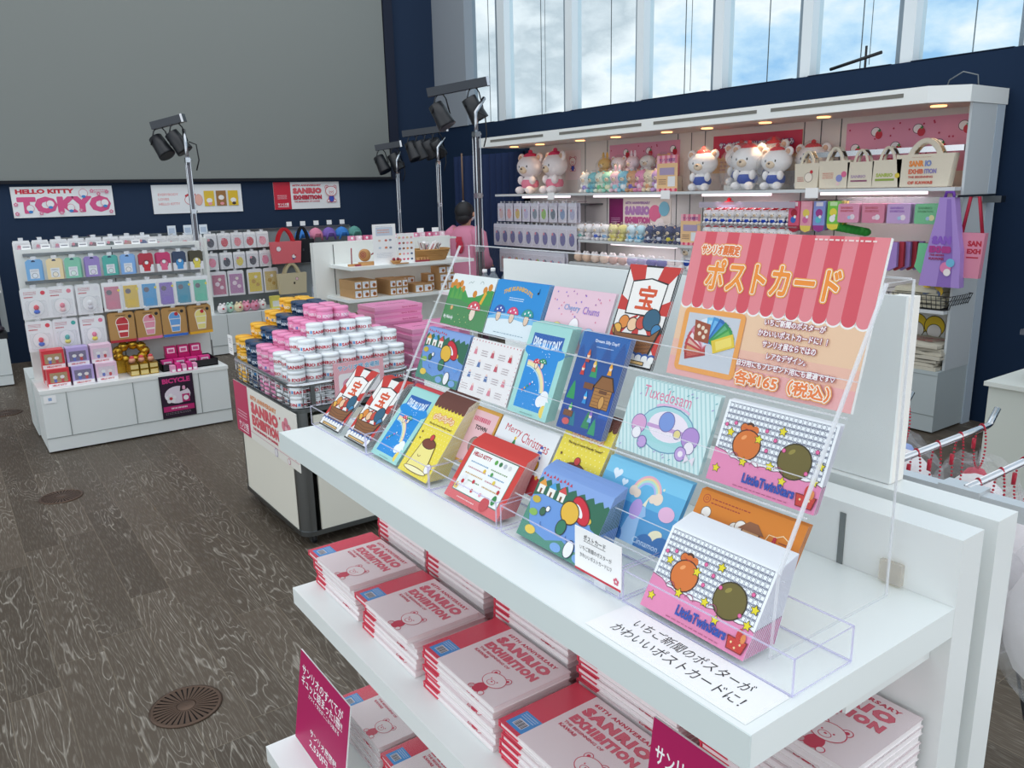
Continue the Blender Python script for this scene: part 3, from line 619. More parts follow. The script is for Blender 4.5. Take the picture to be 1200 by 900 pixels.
def d_grid(a):
    a.rect(0, 0, 148, 100, '#f4f8fb')
    for j in range(9):
        y = 92-j*6.9; a.rect(3, y-1.4, 145, y-.9, '#2c3e66', up=False); a.rect(3, y+4.9, 145, y+5.4, '#2c3e66', up=False)
    for j in range(9):
        y = 92-j*6.9
        for i in range(24): a.rect(4+i*5.9, y-.6, 4+i*5.9+5.0, y+4.5, '#2c3e66', up=False)
    a.k += a.dz
    for j in range(9):
        y = 92-j*6.9
        for i in range(24): a.rect(4.5+i*5.9, y-.1, 4+i*5.9+4.5, y+4.0, '#f1f6fa', up=False)
    a.k += a.dz; P = [(0, 0), (148, 0), (148, 30)]+[(146-i*6, 30+3*abs(math.sin(i*.9))+(6 if i > 20 else 0)) for i in range(1, 24)]+[(0, 40)]
    a.poly([(x, y+1) for x, y in P], '#7a4a5a'); a.poly(P, '#e58ab4')
    a.circ(40, 73, 6, '#4a2a1c'); a.circ(33, 71, 6, '#4a2a1c'); a.circ(48, 71, 5, '#4a2a1c')
    for x in (33, 40, 48): a.circ(x, 71, 5, '#d8702a')
    # two striped balloons floating over the clouds
    a.ocirc(42, 52, 19, '#d8742c', '#4a2a1c', 1.6, b=18); a.circ(36, 60, 4, '#f0a060', rot=40, b=2.2); a.poly([(30, 72), (40, 69), (50, 74), (41, 70)], '#b83030')
    a.ocirc(108, 49, 21, '#6b6027', '#3a3012', 1.6, b=20); a.circ(102, 59, 4.5, '#94883c', rot=40, b=2.4)
    for x, y in ((10, 16), (100, 24), (56, 62), (80, 36), (84, 78), (16, 62), (138, 34), (44, 32), (140, 52)): a.star(x, y, 6.4, '#4a4a1a', .52); a.star(x, y, 5.2, '#e8d820', .52)
    for x, y in ((70, 52), (92, 58), (64, 74), (20, 74), (78, 66), (132, 66), (126, 40), (8, 70)): a.circ(x, y, 2.6, '#a03a6a', n=10); a.circ(x, y, 2, '#e86aa0', n=10)
    for k, s_ in enumerate(((30, 34), (92, 32), (60, 30))): a.arcl(s_[0], s_[1], 6, 0, 170, .9, '#a04a70')
    a.text('LittleTwinStars', 50, 9, 70, 12, '#2a4ba8', .045); a.tinylines(40, 3, 80, 1, 3, '#b05a80', 6, 1)
    a.poly([(124, 4), (144, 4), (147, 18), (121, 18)], '#7a1a1a'); a.poly([(125, 5), (143, 5), (145.5, 17), (122.5, 17)], '#c8362c'); a.circ(134, 22, 3.4, '#c8362c', b=7); a.circ(140, 20, 3, '#e08a4a', b=5)
    for x, y in ((128, 12), (134, 8), (139, 13)): a.circ(x, y, 1.3, '#f0d8a0', n=8)
def d_town(a):
    a.rect(0, 0, 148, 100, '#d8a040'); a.rect(5, 5, 143, 95, '#ecc0c4'); a.tinylines(80, 76, 50, 1, 9, '#d0506e', 4, 8); a.text('TOWN', 92, 62, 34, 8, '#3a2a2a', .05)
    a.ocirc(108, 36, 14, '#9a8a80', '#4a3a34', 1.2); a.ocirc(126, 24, 9, '#c0b0a0', '#4a3a34', 1)
def d_xmas(a):
    a.rect(0, 0, 148, 100, '#edf0f2'); a.rect(0, 0, 148, 28, '#b02430'); a.poly([(0, 28)]+[(i*8, 28+3*math.sin(i*2.1)) for i in range(1, 19)]+[(148, 28), (148, 20), (0, 20)], '#b02430')
    a.text('Merry', 18, 76, 44, 15, '#c8283c', -.0, rot=-2); a.text('Christmas', 66, 70, 70, 16, '#c8283c', -.0, rot=-4)
    tree(a, 52, 44, 28, '#2a8a4a'); tree(a, 8, 40, 24, '#7a4ab0'); a.star(52, 72, 4, '#f0c830')
    for x, c, h in ((22, '#d8a030', '#7a3020'), (36, '#c84a3a', '#e8b040'), (84, '#e8c030', '#2a2a2a'), (120, '#e8b430', '#2a4aa0')): a.ocirc(x, 44, 9, c, '#3a2a20', 1.2)
    a.poly([(112, 52), (128, 52), (122, 80)], '#f0f0f4'); 
    for k in range(3): a.poly([(113+k*2, 55+k*8), (127-k*1.6, 55+k*8), (126-k*1.6, 59+k*8), (114+k*2, 59+k*8)], '#3a5ab0')
    rr = random.Random(5)
    for i in range(16): x, y = rr.uniform(6, 140), rr.uniform(8, 30); a.circ(x, y, rr.uniform(2.5, 5), rr.choice(['#f0d8c0', '#2a4a8a', '#e8b030', '#f4f4f4', '#3a8a50', '#d04a3a']), n=12)
def d_pudding(a):
    a.rect(0, 0, 100, 148, '#f0dc4a')
    for j in range(17):
        for i in range(11): a.circ(5+i*9.5+(j % 2)*4.7, 5+j*8, 1.05, '#fbf2a8', n=8, up=False)
    a.k += a.dz; a.rect(0, 134, 100, 148, '#6a3a2e')
    for i in range(9): a.circ(5.5+i*11.2, 134, 5.7, '#6a3a2e', n=14, up=False)
    a.k += a.dz
    for i, ch in enumerate('ポムポムプリン'): a.circ(22+i*9.4, 112+(2 if i % 2 else -1), 6.4, '#e0762a', n=14, up=False)
    a.k += a.dz
    for i, ch in enumerate('ポムポムプリン'): a.circ(22+i*9.4, 112+(2 if i % 2 else -1), 5.4, '#f8e6b8', n=14, up=False); 
    a.k += a.dz
    for i, ch in enumerate('ポムポムプリン'): a.text(ch, 18.4+i*9.4, 108.6+(2 if i % 2 else -1), 7.2, 7.2, '#e0662a', .04)
    a.text('The dog of warm friendly "sweet"', 16, 95, 74, 4.6, '#5a4020', .02)
    # a plain caramel pudding in a cup
    a.poly([(16, 10), (84, 10), (72, 62), (28, 62)], '#6a4626'); a.poly([(18.5, 12), (81.5, 12), (70.5, 61), (29.5, 61)], '#f4e68c')
    a.ocirc(50, 62, 21, '#7a3c28', '#4a2818', 1.4, b=9); a.ocirc(50, 74, 6, '#d04040', '#5a2020', 1); a.ocirc(50, 11, 36, '#f8f0c0', '#6a4626', 1.4, b=5)
    a.ocirc(84, 22, 9, '#f6f4f0', '#8a7a6a', 1); a.arcl(40, 40, 5, 200, 340, 1.2, '#8a6a30'); a.star(12, 78, 3, '#6a4626'); a.star(14, 66, 2.4, '#6a4626')
def d_unicorn(a):
    a.rect(0, 0, 148, 100, '#4f9bd0'); a.rect(0, 50, 148, 100, '#62b4de'); a.rect(0, 78, 148, 100, '#7cc8ea')
    heart(a, 24, 80, 9, '#e8f2fa'); heart(a, 42, 72, 6, '#e0eef8')
    for rr, c in ((24, '#e8b0c0'), (21, '#f0d8a0'), (18, '#b0e0d0'), (15, '#b0b8e8')): a.arcl(84, 66, rr, 10, 170, 3, c)
    for x, y, s in ((62, 66, 7), (70, 64, 6), (106, 66, 8), (98, 64, 6)): a.circ(x, y, s, '#f0dcc8')
    a.poly([(66, 0), (70, 30), (78, 46), (92, 52), (98, 40), (90, 34), (96, 0)], '#9cc4ea'); a.circ(78, 44, 10, '#c0a4e0', b=14); a.poly([(86, 52), (92, 66), (92, 51)], '#f4ecd0')
    a.circ(128, 52, 13, '#e8b8d8', b=10); a.circ(124, 22, 11, '#f2ecc8', rot=20, b=7)
    for x, y, s in ((10, 6, 16), (34, 2, 14), (112, 4, 16), (138, 8, 16), (60, 4, 12)): a.circ(x, y, s, '#2f6fb0')
    a.star(36, 34, 3, '#f4f4d8'); a.star(110, 80, 2.5, '#f4f4d8'); a.text('Cinnamon', 92, 4, 44, 8, '#cfe4f4')
def d_orange(a):
    a.rect(0, 0, 148, 100, '#d8801e'); a.ocirc(12, 90, 5, '#d8801e', '#b8442a', 1); a.ocirc(12, 90, 2, '#d8801e', '#b8442a', .8); a.tinylines(20, 91, 56, 1, 4, '#a83c28', 1, 1.4); a.tinylines(20, 86, 44, 1, 4, '#a83c28', 2, 1.4)
    for x, y, s in ((18, 74, 7), (14, 62, 8), (26, 62, 7), (62, 68, 7), (70, 72, 8), (58, 62, 7)): a.ocirc(x, y, s, '#f4f1ea', '#8a6a4a', 1)
    a.rect(72, 56, 98, 72, '#6a4026'); a.rect(74, 57, 96, 72, '#c89a6a'); a.poly([(67, 71), (103, 71), (91, 82), (79, 82)], '#8e5a38')
    for k in range(4): a.rect(75+k*5.2, 60, 79+k*5.2, 68, '#5a6a9a' if k % 2 else '#e8e0c8')
    a.line([(104, 4), (104, 62), (108, 76), (118, 76), (125, 80), (134, 76), (140, 64), (141, 4)], 1.2, '#f0d8a8'); a.text('8', 114, 68, 5, 8, '#c02a3a', .05); a.tinylines(122, 71, 12, 1, 3, '#8a2a2a', 3)
    for j in range(6):
        for i in range(5): a.rect(111+i*5.4, 60-j*6, 113+i*5.4, 63-j*6, '#7a3418', up=False)
    a.k += a.dz
def d_red(a):
    a.rect(0, 0, 148, 100, '#d23c34'); a.rect(0, 0, 148, 30, '#dd6a6e'); a.rect(11, 14, 135, 90, '#3f7f6a'); a.rect(12.5, 15.5, 133.5, 88.5, '#f4f5f2')
    a.text('HELLO KITTY', 18, 77, 50, 7, '#b02838', .05)
    for j in range(4): a.tinylines(22, 66-j*10, 50, 1, 4, ['#6a9ac0', '#c07a8a', '#c8a050', '#7a9a6a'][j], j, 2); a.tinylines(78, 66-j*10, 46, 1, 4, ['#7a9a6a', '#6a9ac0', '#c07a8a', '#c8a050'][j], j+5, 2)
    for i, c in enumerate(['#5aa84a', '#3a7a4a', '#b8c0c8', '#d8d8d8']): a.circ(82+i*12, 80, 4, c, n=12)
    for x, y, c in ((66, 60, '#e8c040'), (54, 38, '#c83040'), (60, 24, '#c83a3a'), (100, 50, '#e8d050'), (120, 40, '#c02a30'), (86, 60, '#58a058'), (84, 24, '#e8a0b0')): a.circ(x, y, 3.4, c, n=10)
    flower(a, 28, 32, 12, '#f0f0f0', '#c82a3a'); flower(a, 18, 22, 6, '#e8c860', '#8a6ab0')
    a.circ(104, 14, 11, '#c84a50', b=12); a.circ(120, 26, 5, '#3a8a4a', b=8); a.tinylines(34, 6, 50, 1, 4, '#f6d8d8', 3, 1.8)
def d_plainpink(a):
    a.rect(0, 0, 148, 100, '#d8434a'); a.rect(8, 8, 140, 92, '#f3ece8'); a.tinylines(20, 30, 100, 6, 9, '#c88a90', 4, 3)

TD = Vector((.494, 0, .869)); TN = Vector((-.869, 0, .494))
TH = .0006
def card_mesh(design, W, H, edge='#eef2f4'):
    mb = MB(); T = Matrix(((0, TD.x, TN.x), (-1, 0, 0), (0, TD.z, TN.z))).to_4x4()    # u=-Y, v=TD, n=TN
    mb.box(0, W*.001, 0, H*.001, -TH, 0, mat(edge, .45), T)
    design(Art(mb, (0, 0, 0), (0, -1, 0), TD, W, H)); return mb.mesh('postcard')
DES = {'hills': (d_hills, 148, 100, 'landscape postcard of green hills and a red capped mushroom'), 'trio': (d_trio, 148, 100, 'sky blue postcard with three coloured mushrooms in a row'),
 'chums': (d_chums, 148, 100, 'pale pink postcard with small stars and pastel shapes'), 'ship': (d_ship, 100, 148, 'tall postcard with a wooden treasure ship and red rays'),
 'pond': (d_pond, 148, 100, 'blue pond postcard with little houses and a red striped umbrella'), 'tags': (d_tags, 148, 100, 'white postcard scattered with tiny red drawings and text'),
 'rainbow': (d_rainbow, 100, 148, 'tall aqua framed rainbow and blue sky postcard'), 'forest': (d_forest, 100, 148, 'tall dark blue postcard of forest gnomes and log cabin'),
 'camper': (d_camper, 148, 100, 'pale mint striped postcard with a camper van'), 'grid': (d_grid, 148, 100, 'white grid paper postcard with pink clouds and yellow stars'),
 'town': (d_town, 148, 100, 'small mustard and pink edged postcard'), 'xmas': (d_xmas, 148, 100, 'white and red Merry Christmas postcard'),
 'pudding': (d_pudding, 100, 148, 'tall yellow dotted postcard with brown scalloped top'), 'unicorn': (d_unicorn, 148, 100, 'sky blue unicorn and rainbow postcard'),
 'orange': (d_orange, 148, 100, 'orange calendar postcard with a little house'), 'red': (d_red, 148, 100, 'red framed postcard with rows of coloured writing'), 'redback': (d_plainpink, 148, 100, 'red bordered white postcard')}
NICK = {'hills': 'green hills', 'trio': 'three mushrooms', 'chums': 'pale pink', 'ship': 'treasure ship', 'pond': 'blue pond', 'tags': 'red patterned', 'rainbow': 'rainbow', 'forest': 'gnome', 'camper': 'camper', 'grid': 'grid paper', 'town': 'mustard', 'xmas': 'Christmas', 'pudding': 'yellow dotted', 'unicorn': 'unicorn', 'orange': 'orange', 'red': 'red framed', 'redback': 'red bordered'}
_cm = {}
def cards(key, x, yL, z, n, step, where, rec=None, edge='#eef2f4', fan=0.0, dyk=0.0):
    """stack of n postcards leaning on a ledge; the first shows its printed face"""
    fn, W, H, desc = DES[key]
    if key not in _cm: _cm[key] = card_mesh(fn, W, H, edge)
    base_t = math.asin(.494)
    for i in range(n):
        o = bpy.data.objects.new('postcard', _cm[key]); C.objects.link(o)
        o.location = (x+i*step, yL+i*dyk, z+R_.uniform(0, .0006)); ang = (rec if rec is not None else (.39 if z > 1.2 else .55))-base_t-(fan*i)
        o.rotation_euler = (0, ang, 0)
        o['label'] = ' '.join((desc+' '+where).split()[:16]) if i == 0 else ('card stacked behind the front '+NICK[key]+' card '+where); o['category'] = 'postcard'
        o['group'] = 'postcards on the acrylic stand'
        if i: o['group'] = 'postcards behind the '+key+' card '+where
# upper ledge
cards('hills', .777, 1.334, 1.353, 3, .0022, 'at the far top corner')
cards('trio', .777, 1.183, 1.353, 5, .0022, 'on the top ledge', edge='#bcd8ee')
cards('chums', .779, 1.026, 1.353, 3, .0022, 'on the top ledge')
cards('ship', .777, .866, 1.353, 3, .0022, 'on the top ledge beside the poster')
# middle ledge
cards('pond', .717, 1.335, 1.256, 4, .0022, 'at the far end of the middle ledge', edge='#a8c4e8')
cards('tags', .717, 1.180, 1.256, 3, .0022, 'on the middle ledge')
cards('rainbow', .713, 1.022, 1.256, 9, .0022, 'on the middle ledge', edge='#c6e8e2')
cards('forest', .715, .898, 1.256, 5, .0022, 'on the middle ledge', edge='#c8d4ee')
cards('camper', .717, .771, 1.256, 4, .0022, 'on the middle ledge', edge='#d8ecec')
cards('grid', .717, .611, 1.256, 4, .0024, 'beside the clear side panel', edge='#e6e4f0')
# lower ledge
cards('redback', .667, 1.335, 1.156, 3, .0022, 'at the far end of the lowest ledge')
cards('town', .667, 1.192, 1.156, 2, .0022, 'half hidden on the lowest ledge', edge='#d8a040')
cards('xmas', .667, 1.040, 1.156, 3, .0022, 'on the lowest ledge')
cards('pudding', .665, .885, 1.156, 6, .0024, 'half showing on the lowest ledge', edge='#f2eedd')
cards('unicorn', .667, .780, 1.156, 4, .0022, 'on the lowest ledge', edge='#6fb0dc')
cards('orange', .667, .617, 1.156, 4, .0024, 'behind the front grid paper stack', edge='#e0b494')
# front boxes
RC = .655
cards('ship', .612, 1.580, 1.126, 3, .0022, 'in the front box, far copy', rec=.72)
cards('ship', .612, 1.452, 1.126, 7, .0024, 'in the front box, near copy', rec=.72)
cards('rainbow', .612, 1.330, 1.126, 7, .0024, 'lying back in the front box', rec=.72, edge='#c6e8e2')
cards('pudding', .609, 1.216, 1.126, 15, .0030, 'in the front box, whole card showing', rec=.67, fan=.010, edge='#f2eedd')
cards('red', .610, 1.058, 1.126, 13, .0028, 'in the front box', rec=.66, fan=.012, edge='#f0c8cc')
cards('pond', .612, .862, 1.126, 14, .0032, 'in the front box', fan=.016, edge='#a8c4e8')
cards('grid', .608, .609, 1.126, 17, .0032, 'in the nearest front box', fan=.013, edge='#eaf1f5')

# clear boxes in front
VIO = clear('#efeaff', .6, .35, 'violet_edge')
def clear_box(y0, y1, lab, x0=.604, x1=.690, h=.040, filled=True):
    t = thing('clear_tray', lab, 'clear box', (x0, (y0+y1)/2, 1.121), 'clear card boxes along the shelf front')
    mb = MB(); th = .0018; z0 = 1.1215; z1 = z0+h
    mb.box(x0, x0+th, y0, y1, z0, z1, ACR).box(x1-th, x1, y0, y1, z0, z1, ACR).box(x0, x1, y0, y0+th, z0, z1, ACR).box(x0, x1, y1-th, y1, z0, z1, ACR).box(x0, x1, y0, y1, z0, z0+th, ACR)
    part('tray_walls', mb, t, world=True); ed = MB()
    for z in (z1, z0): ed.tube([(x0, y0, z), (x1, y0, z), (x1, y1, z), (x0, y1, z)], .0011, VIO, 4, closed=True, smooth=False)
    for x, y in ((x0, y0), (x1, y0), (x0, y1), (x1, y1)): ed.tube([(x, y, z0), (x, y, z1)], .0011, VIO, 4, smooth=False)
    part('tray_rim', ed, t, world=True)
clear_box(1.335, 1.600, 'clear box at the far shelf end holding treasure ship cards')
clear_box(1.098, 1.331, 'clear box holding the reclining rainbow and yellow dotted cards')
clear_box(.900, 1.094, 'clear box holding the red framed cards')
clear_box(.640, .888, 'clear box holding the blue pond cards')
clear_box(.399, .634, 'clear box at the near shelf end, half of it empty', x1=.702)
# little price card, paper sign
pc = thing('price_card', 'small white price card with red lower edge clipped to the clear box', 'price card', (.600, .713, 1.121))
mb = MB().box(.5985, .5997, .632, .716, 1.134, 1.192, PAPER)
a = Art(mb, (.5985, .716, 1.134), (0, -1, 0), (0, 0, 1), 84, 58); a.rect(0, 0, 84, 3, '#c8283c'); a.text('ポストカード', 17, 44, 40, 7.5, '#2a2a30', .02); a.rect(17, 42.4, 57, 43, '#2a2a30')
a.text('いちご新聞のポスターが', 10, 30, 58, 6.2, '#2a2a30', .0); a.text('かわいいポストカードに♡', 10, 20, 58, 6.2, '#2a2a30', .0); flower(a, 76, 11, 5, '#e06a80', '#f4f4f4')
part('card', mb, pc, world=True); part('clip_foot', MB().box(.599, .606, .66, .68, 1.125, 1.14, ACRE), pc, world=True)
pp = thing('paper_sign', 'white paper sign with handwritten style Japanese lines lying on the shelf', 'sign', (.583, .51, 1.1205))
mb = MB()
for k in range(4): mb.box(.536+k*.0016, .6015-(k % 2)*.001, .400+k*.001, .624-k*.002, 1.1205+k*.0005, 1.1209+k*.0005, PAPER)
a = Art(mb, (.536, .620, 1.1205+.0020), (0, -1, 0), (1, 0, 0), 218, 64, base=1e-4)
a.text('いちご新聞のポスターが', 33, 36, 160, 17, '#101014', .0); a.text('かわいいポストカードに！', 22, 13, 178, 17, '#101014', .0)
part('sheet', mb, pp, world=True)

# poster on the upper ledge and white board behind
po = thing('postcard_poster', 'pink striped awning poster advertising postcards on the acrylic stand', 'poster', (.79, .63, 1.352))
mb = MB(); PT = Vector((.265, 0, .9643)); PN = Vector((-.9643, 0, .265))
T = Matrix(((0, PT.x, PN.x), (-1, 0, 0), (0, PT.z, PN.z))).to_4x4(); T.translation = Vector((.790, .749, 1.353))
mb.box(0, .275, 0, .195, -.005, 0, mat('#f7f6f4', .5), T); W, H = 285, 202
a = Art(mb, (.790, .749, 1.353), (0, -1, 0), PT, W, H, sc=.000965)
a.rect(0, 0, W, H, '#efc9a6'); a.rect(0, 0, W, 26, '#eeb0ae'); a.rect(0, 26, W, 50, '#efbda8')
sw = W/15
for i in range(15):
    a.circ(sw*(i+.5), 106, sw/2+2.4, '#f7f4f0', n=18, up=False)
a.k += a.dz
for i in range(15):
    c_ = '#e8878f' if i % 2 == 0 else '#d9505e'
    a.rect(sw*i, 106, sw*(i+1), H, c_, up=False); a.circ(sw*(i+.5), 106, sw/2, c_, n=18, up=False, a0=180, a1=360)
a.k += a.dz
def bub(t, x, y, w_, h_, mid='#f4922e', rim='#f3ae4c', b=.03, sp=1.0, wt=.03):
    a.ring(t, x, y, w_, h_, rim, wt*75, 14, 0, sp); a.ring(t, x, y, w_, h_, '#fdf3e6', wt*44, 12, 0, sp); a.ring(t, x, y, w_, h_, mid, b*22, 8, 0, sp)
bub('サンリオ展限定', 18, 171, 64, 13, '#e8762e', '#f0a04c', .03, 1.0, .045)
bub('ポストカード', 36, 124, 200, 40, '#f4922e', '#f3ae4c', .05, 1.08, .05)
a.tinylines(190, 196, 84, 1, 3, '#f6dcd8', 3, 2)
a.poly(rrect(12, 116, 8, 96, 8), '#f0a452'); a.rect(20, 15, 108, 89, '#c9cfd8')
for k in range(13):
    an = math.radians(196-k*14.5); cx, cy = 66+22*math.cos(an)*1.0, 50+14*math.sin(an)+4; c_ = ['#a83034', '#b8503a', '#c03a40', '#c04a50', '#d07a90', '#e6c8d4', '#dfe8f2', '#7cc0e6', '#3c90d0', '#2468b0', '#2a8a5a', '#3a9a4a', '#e6c83a'][k]
    U = Vector((math.cos(an), math.sin(an))); V = Vector((-U.y, U.x)); q0 = Vector((66, 44))+U*6
    a.poly([tuple(q0+V*9), tuple(q0+U*36+V*9), tuple(q0+U*36-V*9), tuple(q0-V*9)], c_); a.poly([tuple(q0+U*6+V*6), tuple(q0+U*32+V*6), tuple(q0+U*32-V*6), tuple(q0+U*6-V*6)], mat(['#c25a50', '#d89a6a', '#e0b0a0', '#f2e6e6', '#e8a8b8', '#f2dce6', '#f4f4f4', '#a8d8f0', '#70b8e8', '#3a88d0', '#5ab080', '#6ab85a', '#f2dc6a'][k], .45))
a.poly([(38, 52), (34, 80), (62, 76), (64, 50)], '#9c4a2e')
for x, y in ((42, 72), (50, 70), (56, 66), (46, 62), (54, 58)): a.circ(x, y, 3, '#ead8c0', n=10)
for (t, x, y, w_) in (('いちご新聞のポスターが', 146, 86, 86), ('かわいいポストカードに！！', 140, 72, 98), ('サンリオ展ならではの', 150, 58, 76), ('レアなデザイン。', 160, 44, 56), ('自分用にもプレゼント用にも最適です♡', 118, 30, 140)):
    a.otext2(t, x, y, w_, 8.4, '#fbf6f4', '#a83c60', .3, .95)
bub('各¥165（税込）', 120, 7, 136, 17, '#f0803a', '#efa860', .03, 1.0, .045)
part('poster_board', mb, po, world=True)
bd = thing('foam_board', 'blank white foam board standing behind the postcard poster', 'board', (1.0, .98, 1.205))
part('board', MB().box(.994, .999, .533, 1.425, 1.205, 1.458, mat('#edf0ee', .55)).box(.999, 1.028, .533, .56, 1.205, 1.456, mat('#f3efe8', .6)), bd, world=True)
part('lean_foot', MB().box(.999, 1.02, 1.2, 1.24, 1.205, 1.35, PAPER), bd, world=True)
# ================================================================== BASKET CART WITH TINS
def cart(name, lab, loc, W, D, z_top=.66, rim=.775, full=True):
    t = thing(name, lab, 'cart', loc)
    r_ = .055
    part('body_panel', MB().box(.0, .012, r_*1.2, D-r_*1.2, .075, z_top-.03, CREAM), t)
    part('body_panel', MB().box(W-.012, W, r_*1.2, D-r_*1.2, .075, z_top-.03, CREAM), t)
    part('body_panel', MB().box(r_*1.6, W*.66, .0, .012, .075, z_top-.03, CREAM).box(W*.69, W-r_*1.4, .0, .012, .075, z_top-.03, CREAM), t)
    part('body_panel', MB().box(r_, W-r_, D-.012, D, .075, z_top-.03, CREAM), t)
    part('divider_strip', MB().box(W*.66, W*.69, -.003, .012, .075, z_top-.03, STEEL), t)
    SM = mat('#8f9496', .28, 1)
    for (cx, cy, a0) in ((r_, r_, 180), (W-r_, r_, 270), (r_, D-r_, 90), (W-r_, D-r_, 0)):
        pts = [(cx, cy)]+arc(cx, cy, r_, a0-8, a0+98, 10)
        part('corner_post', MB().prism(pts, 'z', .06, z_top, SM), t)
    fr = MB().prism(rrect(-.004, W+.004, -.004, D+.004, r_+.004), 'z', .055, .078, STEEL); part('bottom_frame', fr, t)
    part('top_deck', MB().prism(rrect(-.002, W+.002, -.002, D+.002, r_), 'z', z_top-.012, z_top+.008, STEEL), t)
    pts = lambda z, e=0: [(x, y, z) for x, y in rrect(.006-e, W-.006+e, .006-e, D-.006+e, r_, 6)]
    part('basket_rim', MB().tube(pts(rim), .011, CHROME, 8, closed=True), t)
    ws = MB(); k = 0
    for z in [z_top+.012+(rim-z_top-.03)*q/4 for q in range(5)]: ws.tube(pts(z), .0026, CHROME, 5, closed=True)
    for j in range(int(D/.085)):
        y = .05+j*.085
        for x in (.004, W-.004): ws.tube([(x, y, z_top), (x, y, rim)], .0024, CHROME, 5)
    for j in range(int(W/.085)):
        x = .05+j*.085
        for y in (.004, D-.004): ws.tube([(x, y, z_top), (x, y, rim)], .0024, CHROME, 5)
    part('basket_wires', ws, t); part('clamp_post', MB().box(.085, .105, -.006, .006, z_top, rim, STEEL), t)
    for (cx, cy) in ((.06, .06), (W-.06, .06), (.06, D-.06), (W-.06, D-.06)):
        c_ = part('caster', MB().lathe([(.012, .03), (.014, .06)], STEEL, (cx, cy, 0), 10).box(cx-.014, cx-.011, cy-.02, cy+.012, .012, .055, STEEL).box(cx+.011, cx+.014, cy-.02, cy+.012, .012, .055, STEEL), t)
        sub('wheel', MB().lathe([(.02, -.01), (.025, -.006), (.025, .006), (.02, .01)], BLACK, n=16, T=Matrix.Translation((cx, cy-.008, .0252)) @ Matrix.Rotation(math.pi/2, 4, 'Y')), c_)
    return t
ct = cart('basket_cart', 'cream and chrome wheeled basket cart piled with coloured tins', (1.19, 3.365, 0), .60, .86)
def tin_mesh(col, txt, tc):
    mb = MB(); m = mat(col, .35); p = [(.036, 0), (.0395, .003), (.0395, .036), (.0375, .038), (.0375, .0395), (.0403, .041), (.0403, .052), (.037, .0565), (.001, .0567)]
    mb.lathe(p, m, n=24, caps=False); mb.lathe([(.036, 0), (.001, 0)], m, n=24, caps=False)
    vs, fs, tw, th = glyphs('SANRIO EXHIBITION', .05, 1.1)
    mt = mat(tc, .5); K = 4.6/.0397*.0397
    for rep in range(1):
        w_ = .0398*2*math.pi*.93; h_ = .0155
        pv = [(.03965*math.cos(a/tw*w_/.0398), .03965*math.sin(a/tw*w_/.0398), .010+b/th*h_) for a, b in vs]
        mb.add(pv, fs, mt)
    if txt: a0 = 5.95; mb.add([(.0397*math.cos(a0+q), .0397*math.sin(a0+q), z) for q, z in ((0, .012), (.28, .012), (.28, .026), (0, .026))], [(0, 1, 2, 3)], mat('#2a8ad0', .5))
    return mb
TC = {'white': ('#eef3f6', '#c8203e'), 'pink': ('#ee92bd', '#f6e6ee'), 'navy': ('#163a5e', '#d6e2ea'), 'yellow': ('#f0b428', '#f6efd8')}
TM = {}
for k, (c_, t_) in TC.items():
    TM[k] = tin_mesh(c_, True, t_).mesh('tin')
for j in range(10):
    for i in range(7):
        col = 'white' if j < 3 else 'pink' if j < 6 else 'navy' if j < 8 else 'yellow'
        h = 4+min(i, j, 3 if i < 5 else 6-i+1); prevh = min(4+min(max(i-1, 0), j, 3), 4+min(i, max(j-1, 0), 3))
        if i == 6: h = 4+min(j, 1)
        for lv in range(h):
            if not (i == 0 or j == 0 or lv >= h-3 or i == 6 and lv > 3): continue
            if j > 3 and i > 0 and lv < h-2: continue
            x = .045+i*.0835+(.006 if j % 2 else 0); y = .048+j*.0835
            o = bpy.data.objects.new('tin', TM[col]); C.objects.link(o); o.location = (1.19+x+R_.uniform(-.0012, .0012), 3.365+y+R_.uniform(-.0012, .0012), .669+lv*.0575); o.rotation_euler = (0, 0, R_.choice([2.2, 2.9, 3.6, 4.3, 1.2])+R_.uniform(-.5, .5))
            o['label'] = 'round %s tin with printed lettering in the basket cart pile' % col; o['category'] = 'tin'; o['group'] = '%s tins in the basket cart' % col
# exhibition banner on the cart side
def exhibition_banner(name, lab, o, ud, W, H, bandcol='#c93560', paper='#f1efe6', tcol='#e0606a', side=True):
    t = thing(name, lab, 'sign', o); U = Vector(ud).normalized(); mb = MB(); n_ = U.cross(Vector((0, 0, 1)))
    T = Matrix((U, Vector((0, 0, 1)), n_)).transposed().to_4x4()
    mb.box(0, W*.001, 0, H*.001, -.003, 0, mat(paper, .5), T)
    a = Art(mb, (0, 0, 0), ud, (0, 0, 1), W, H, dz=2e-4, base=4e-4); k = W*.22
    a.rect(0, 0, k, H, bandcol); a.text('サンリオ展', k*.16, H*.10, k*.68, H*.13, '#ffffff', .04); a.tinylines(k*.15, H*.34, k*.7, 3, H*.06, '#f2c8d4', 3)
    a.rect(k*.16, H*.06, k*.84, H*.07, '#ffffff')
    a.text('60TH ANNIVERSARY', k+W*.05, H*.80, W*.46, H*.09, '#e89a6a', .06)
    a.ring('SANRIO', k+W*.05, H*.50, W*.48, H*.24, tcol, H*.012, 8, 0, 1.1, .04)
    a.ring('EXHIBITION', k+W*.05, H*.24, W*.48, H*.20, tcol, H*.010, 8, 0, 1.1, .04)
    a.text('THE BEGINNING OF KAWAII', k+W*.05, H*.12, W*.46, H*.06, tcol, .04)
    part('board', mb, t); return t, a, mb
bt = thing('cart_banner', 'exhibition banner on the long side of the tin cart', 'sign', (1.186, 4.235, .385))
mb = MB().box(0, .003, -.905, 0, 0, .275, mat('#f1efe6', .5)); W, H = 905, 275
a = Art(mb, (0, 0, 0), (0, -1, 0), (0, 0, 1), W, H, dz=5e-5, base=2e-4)
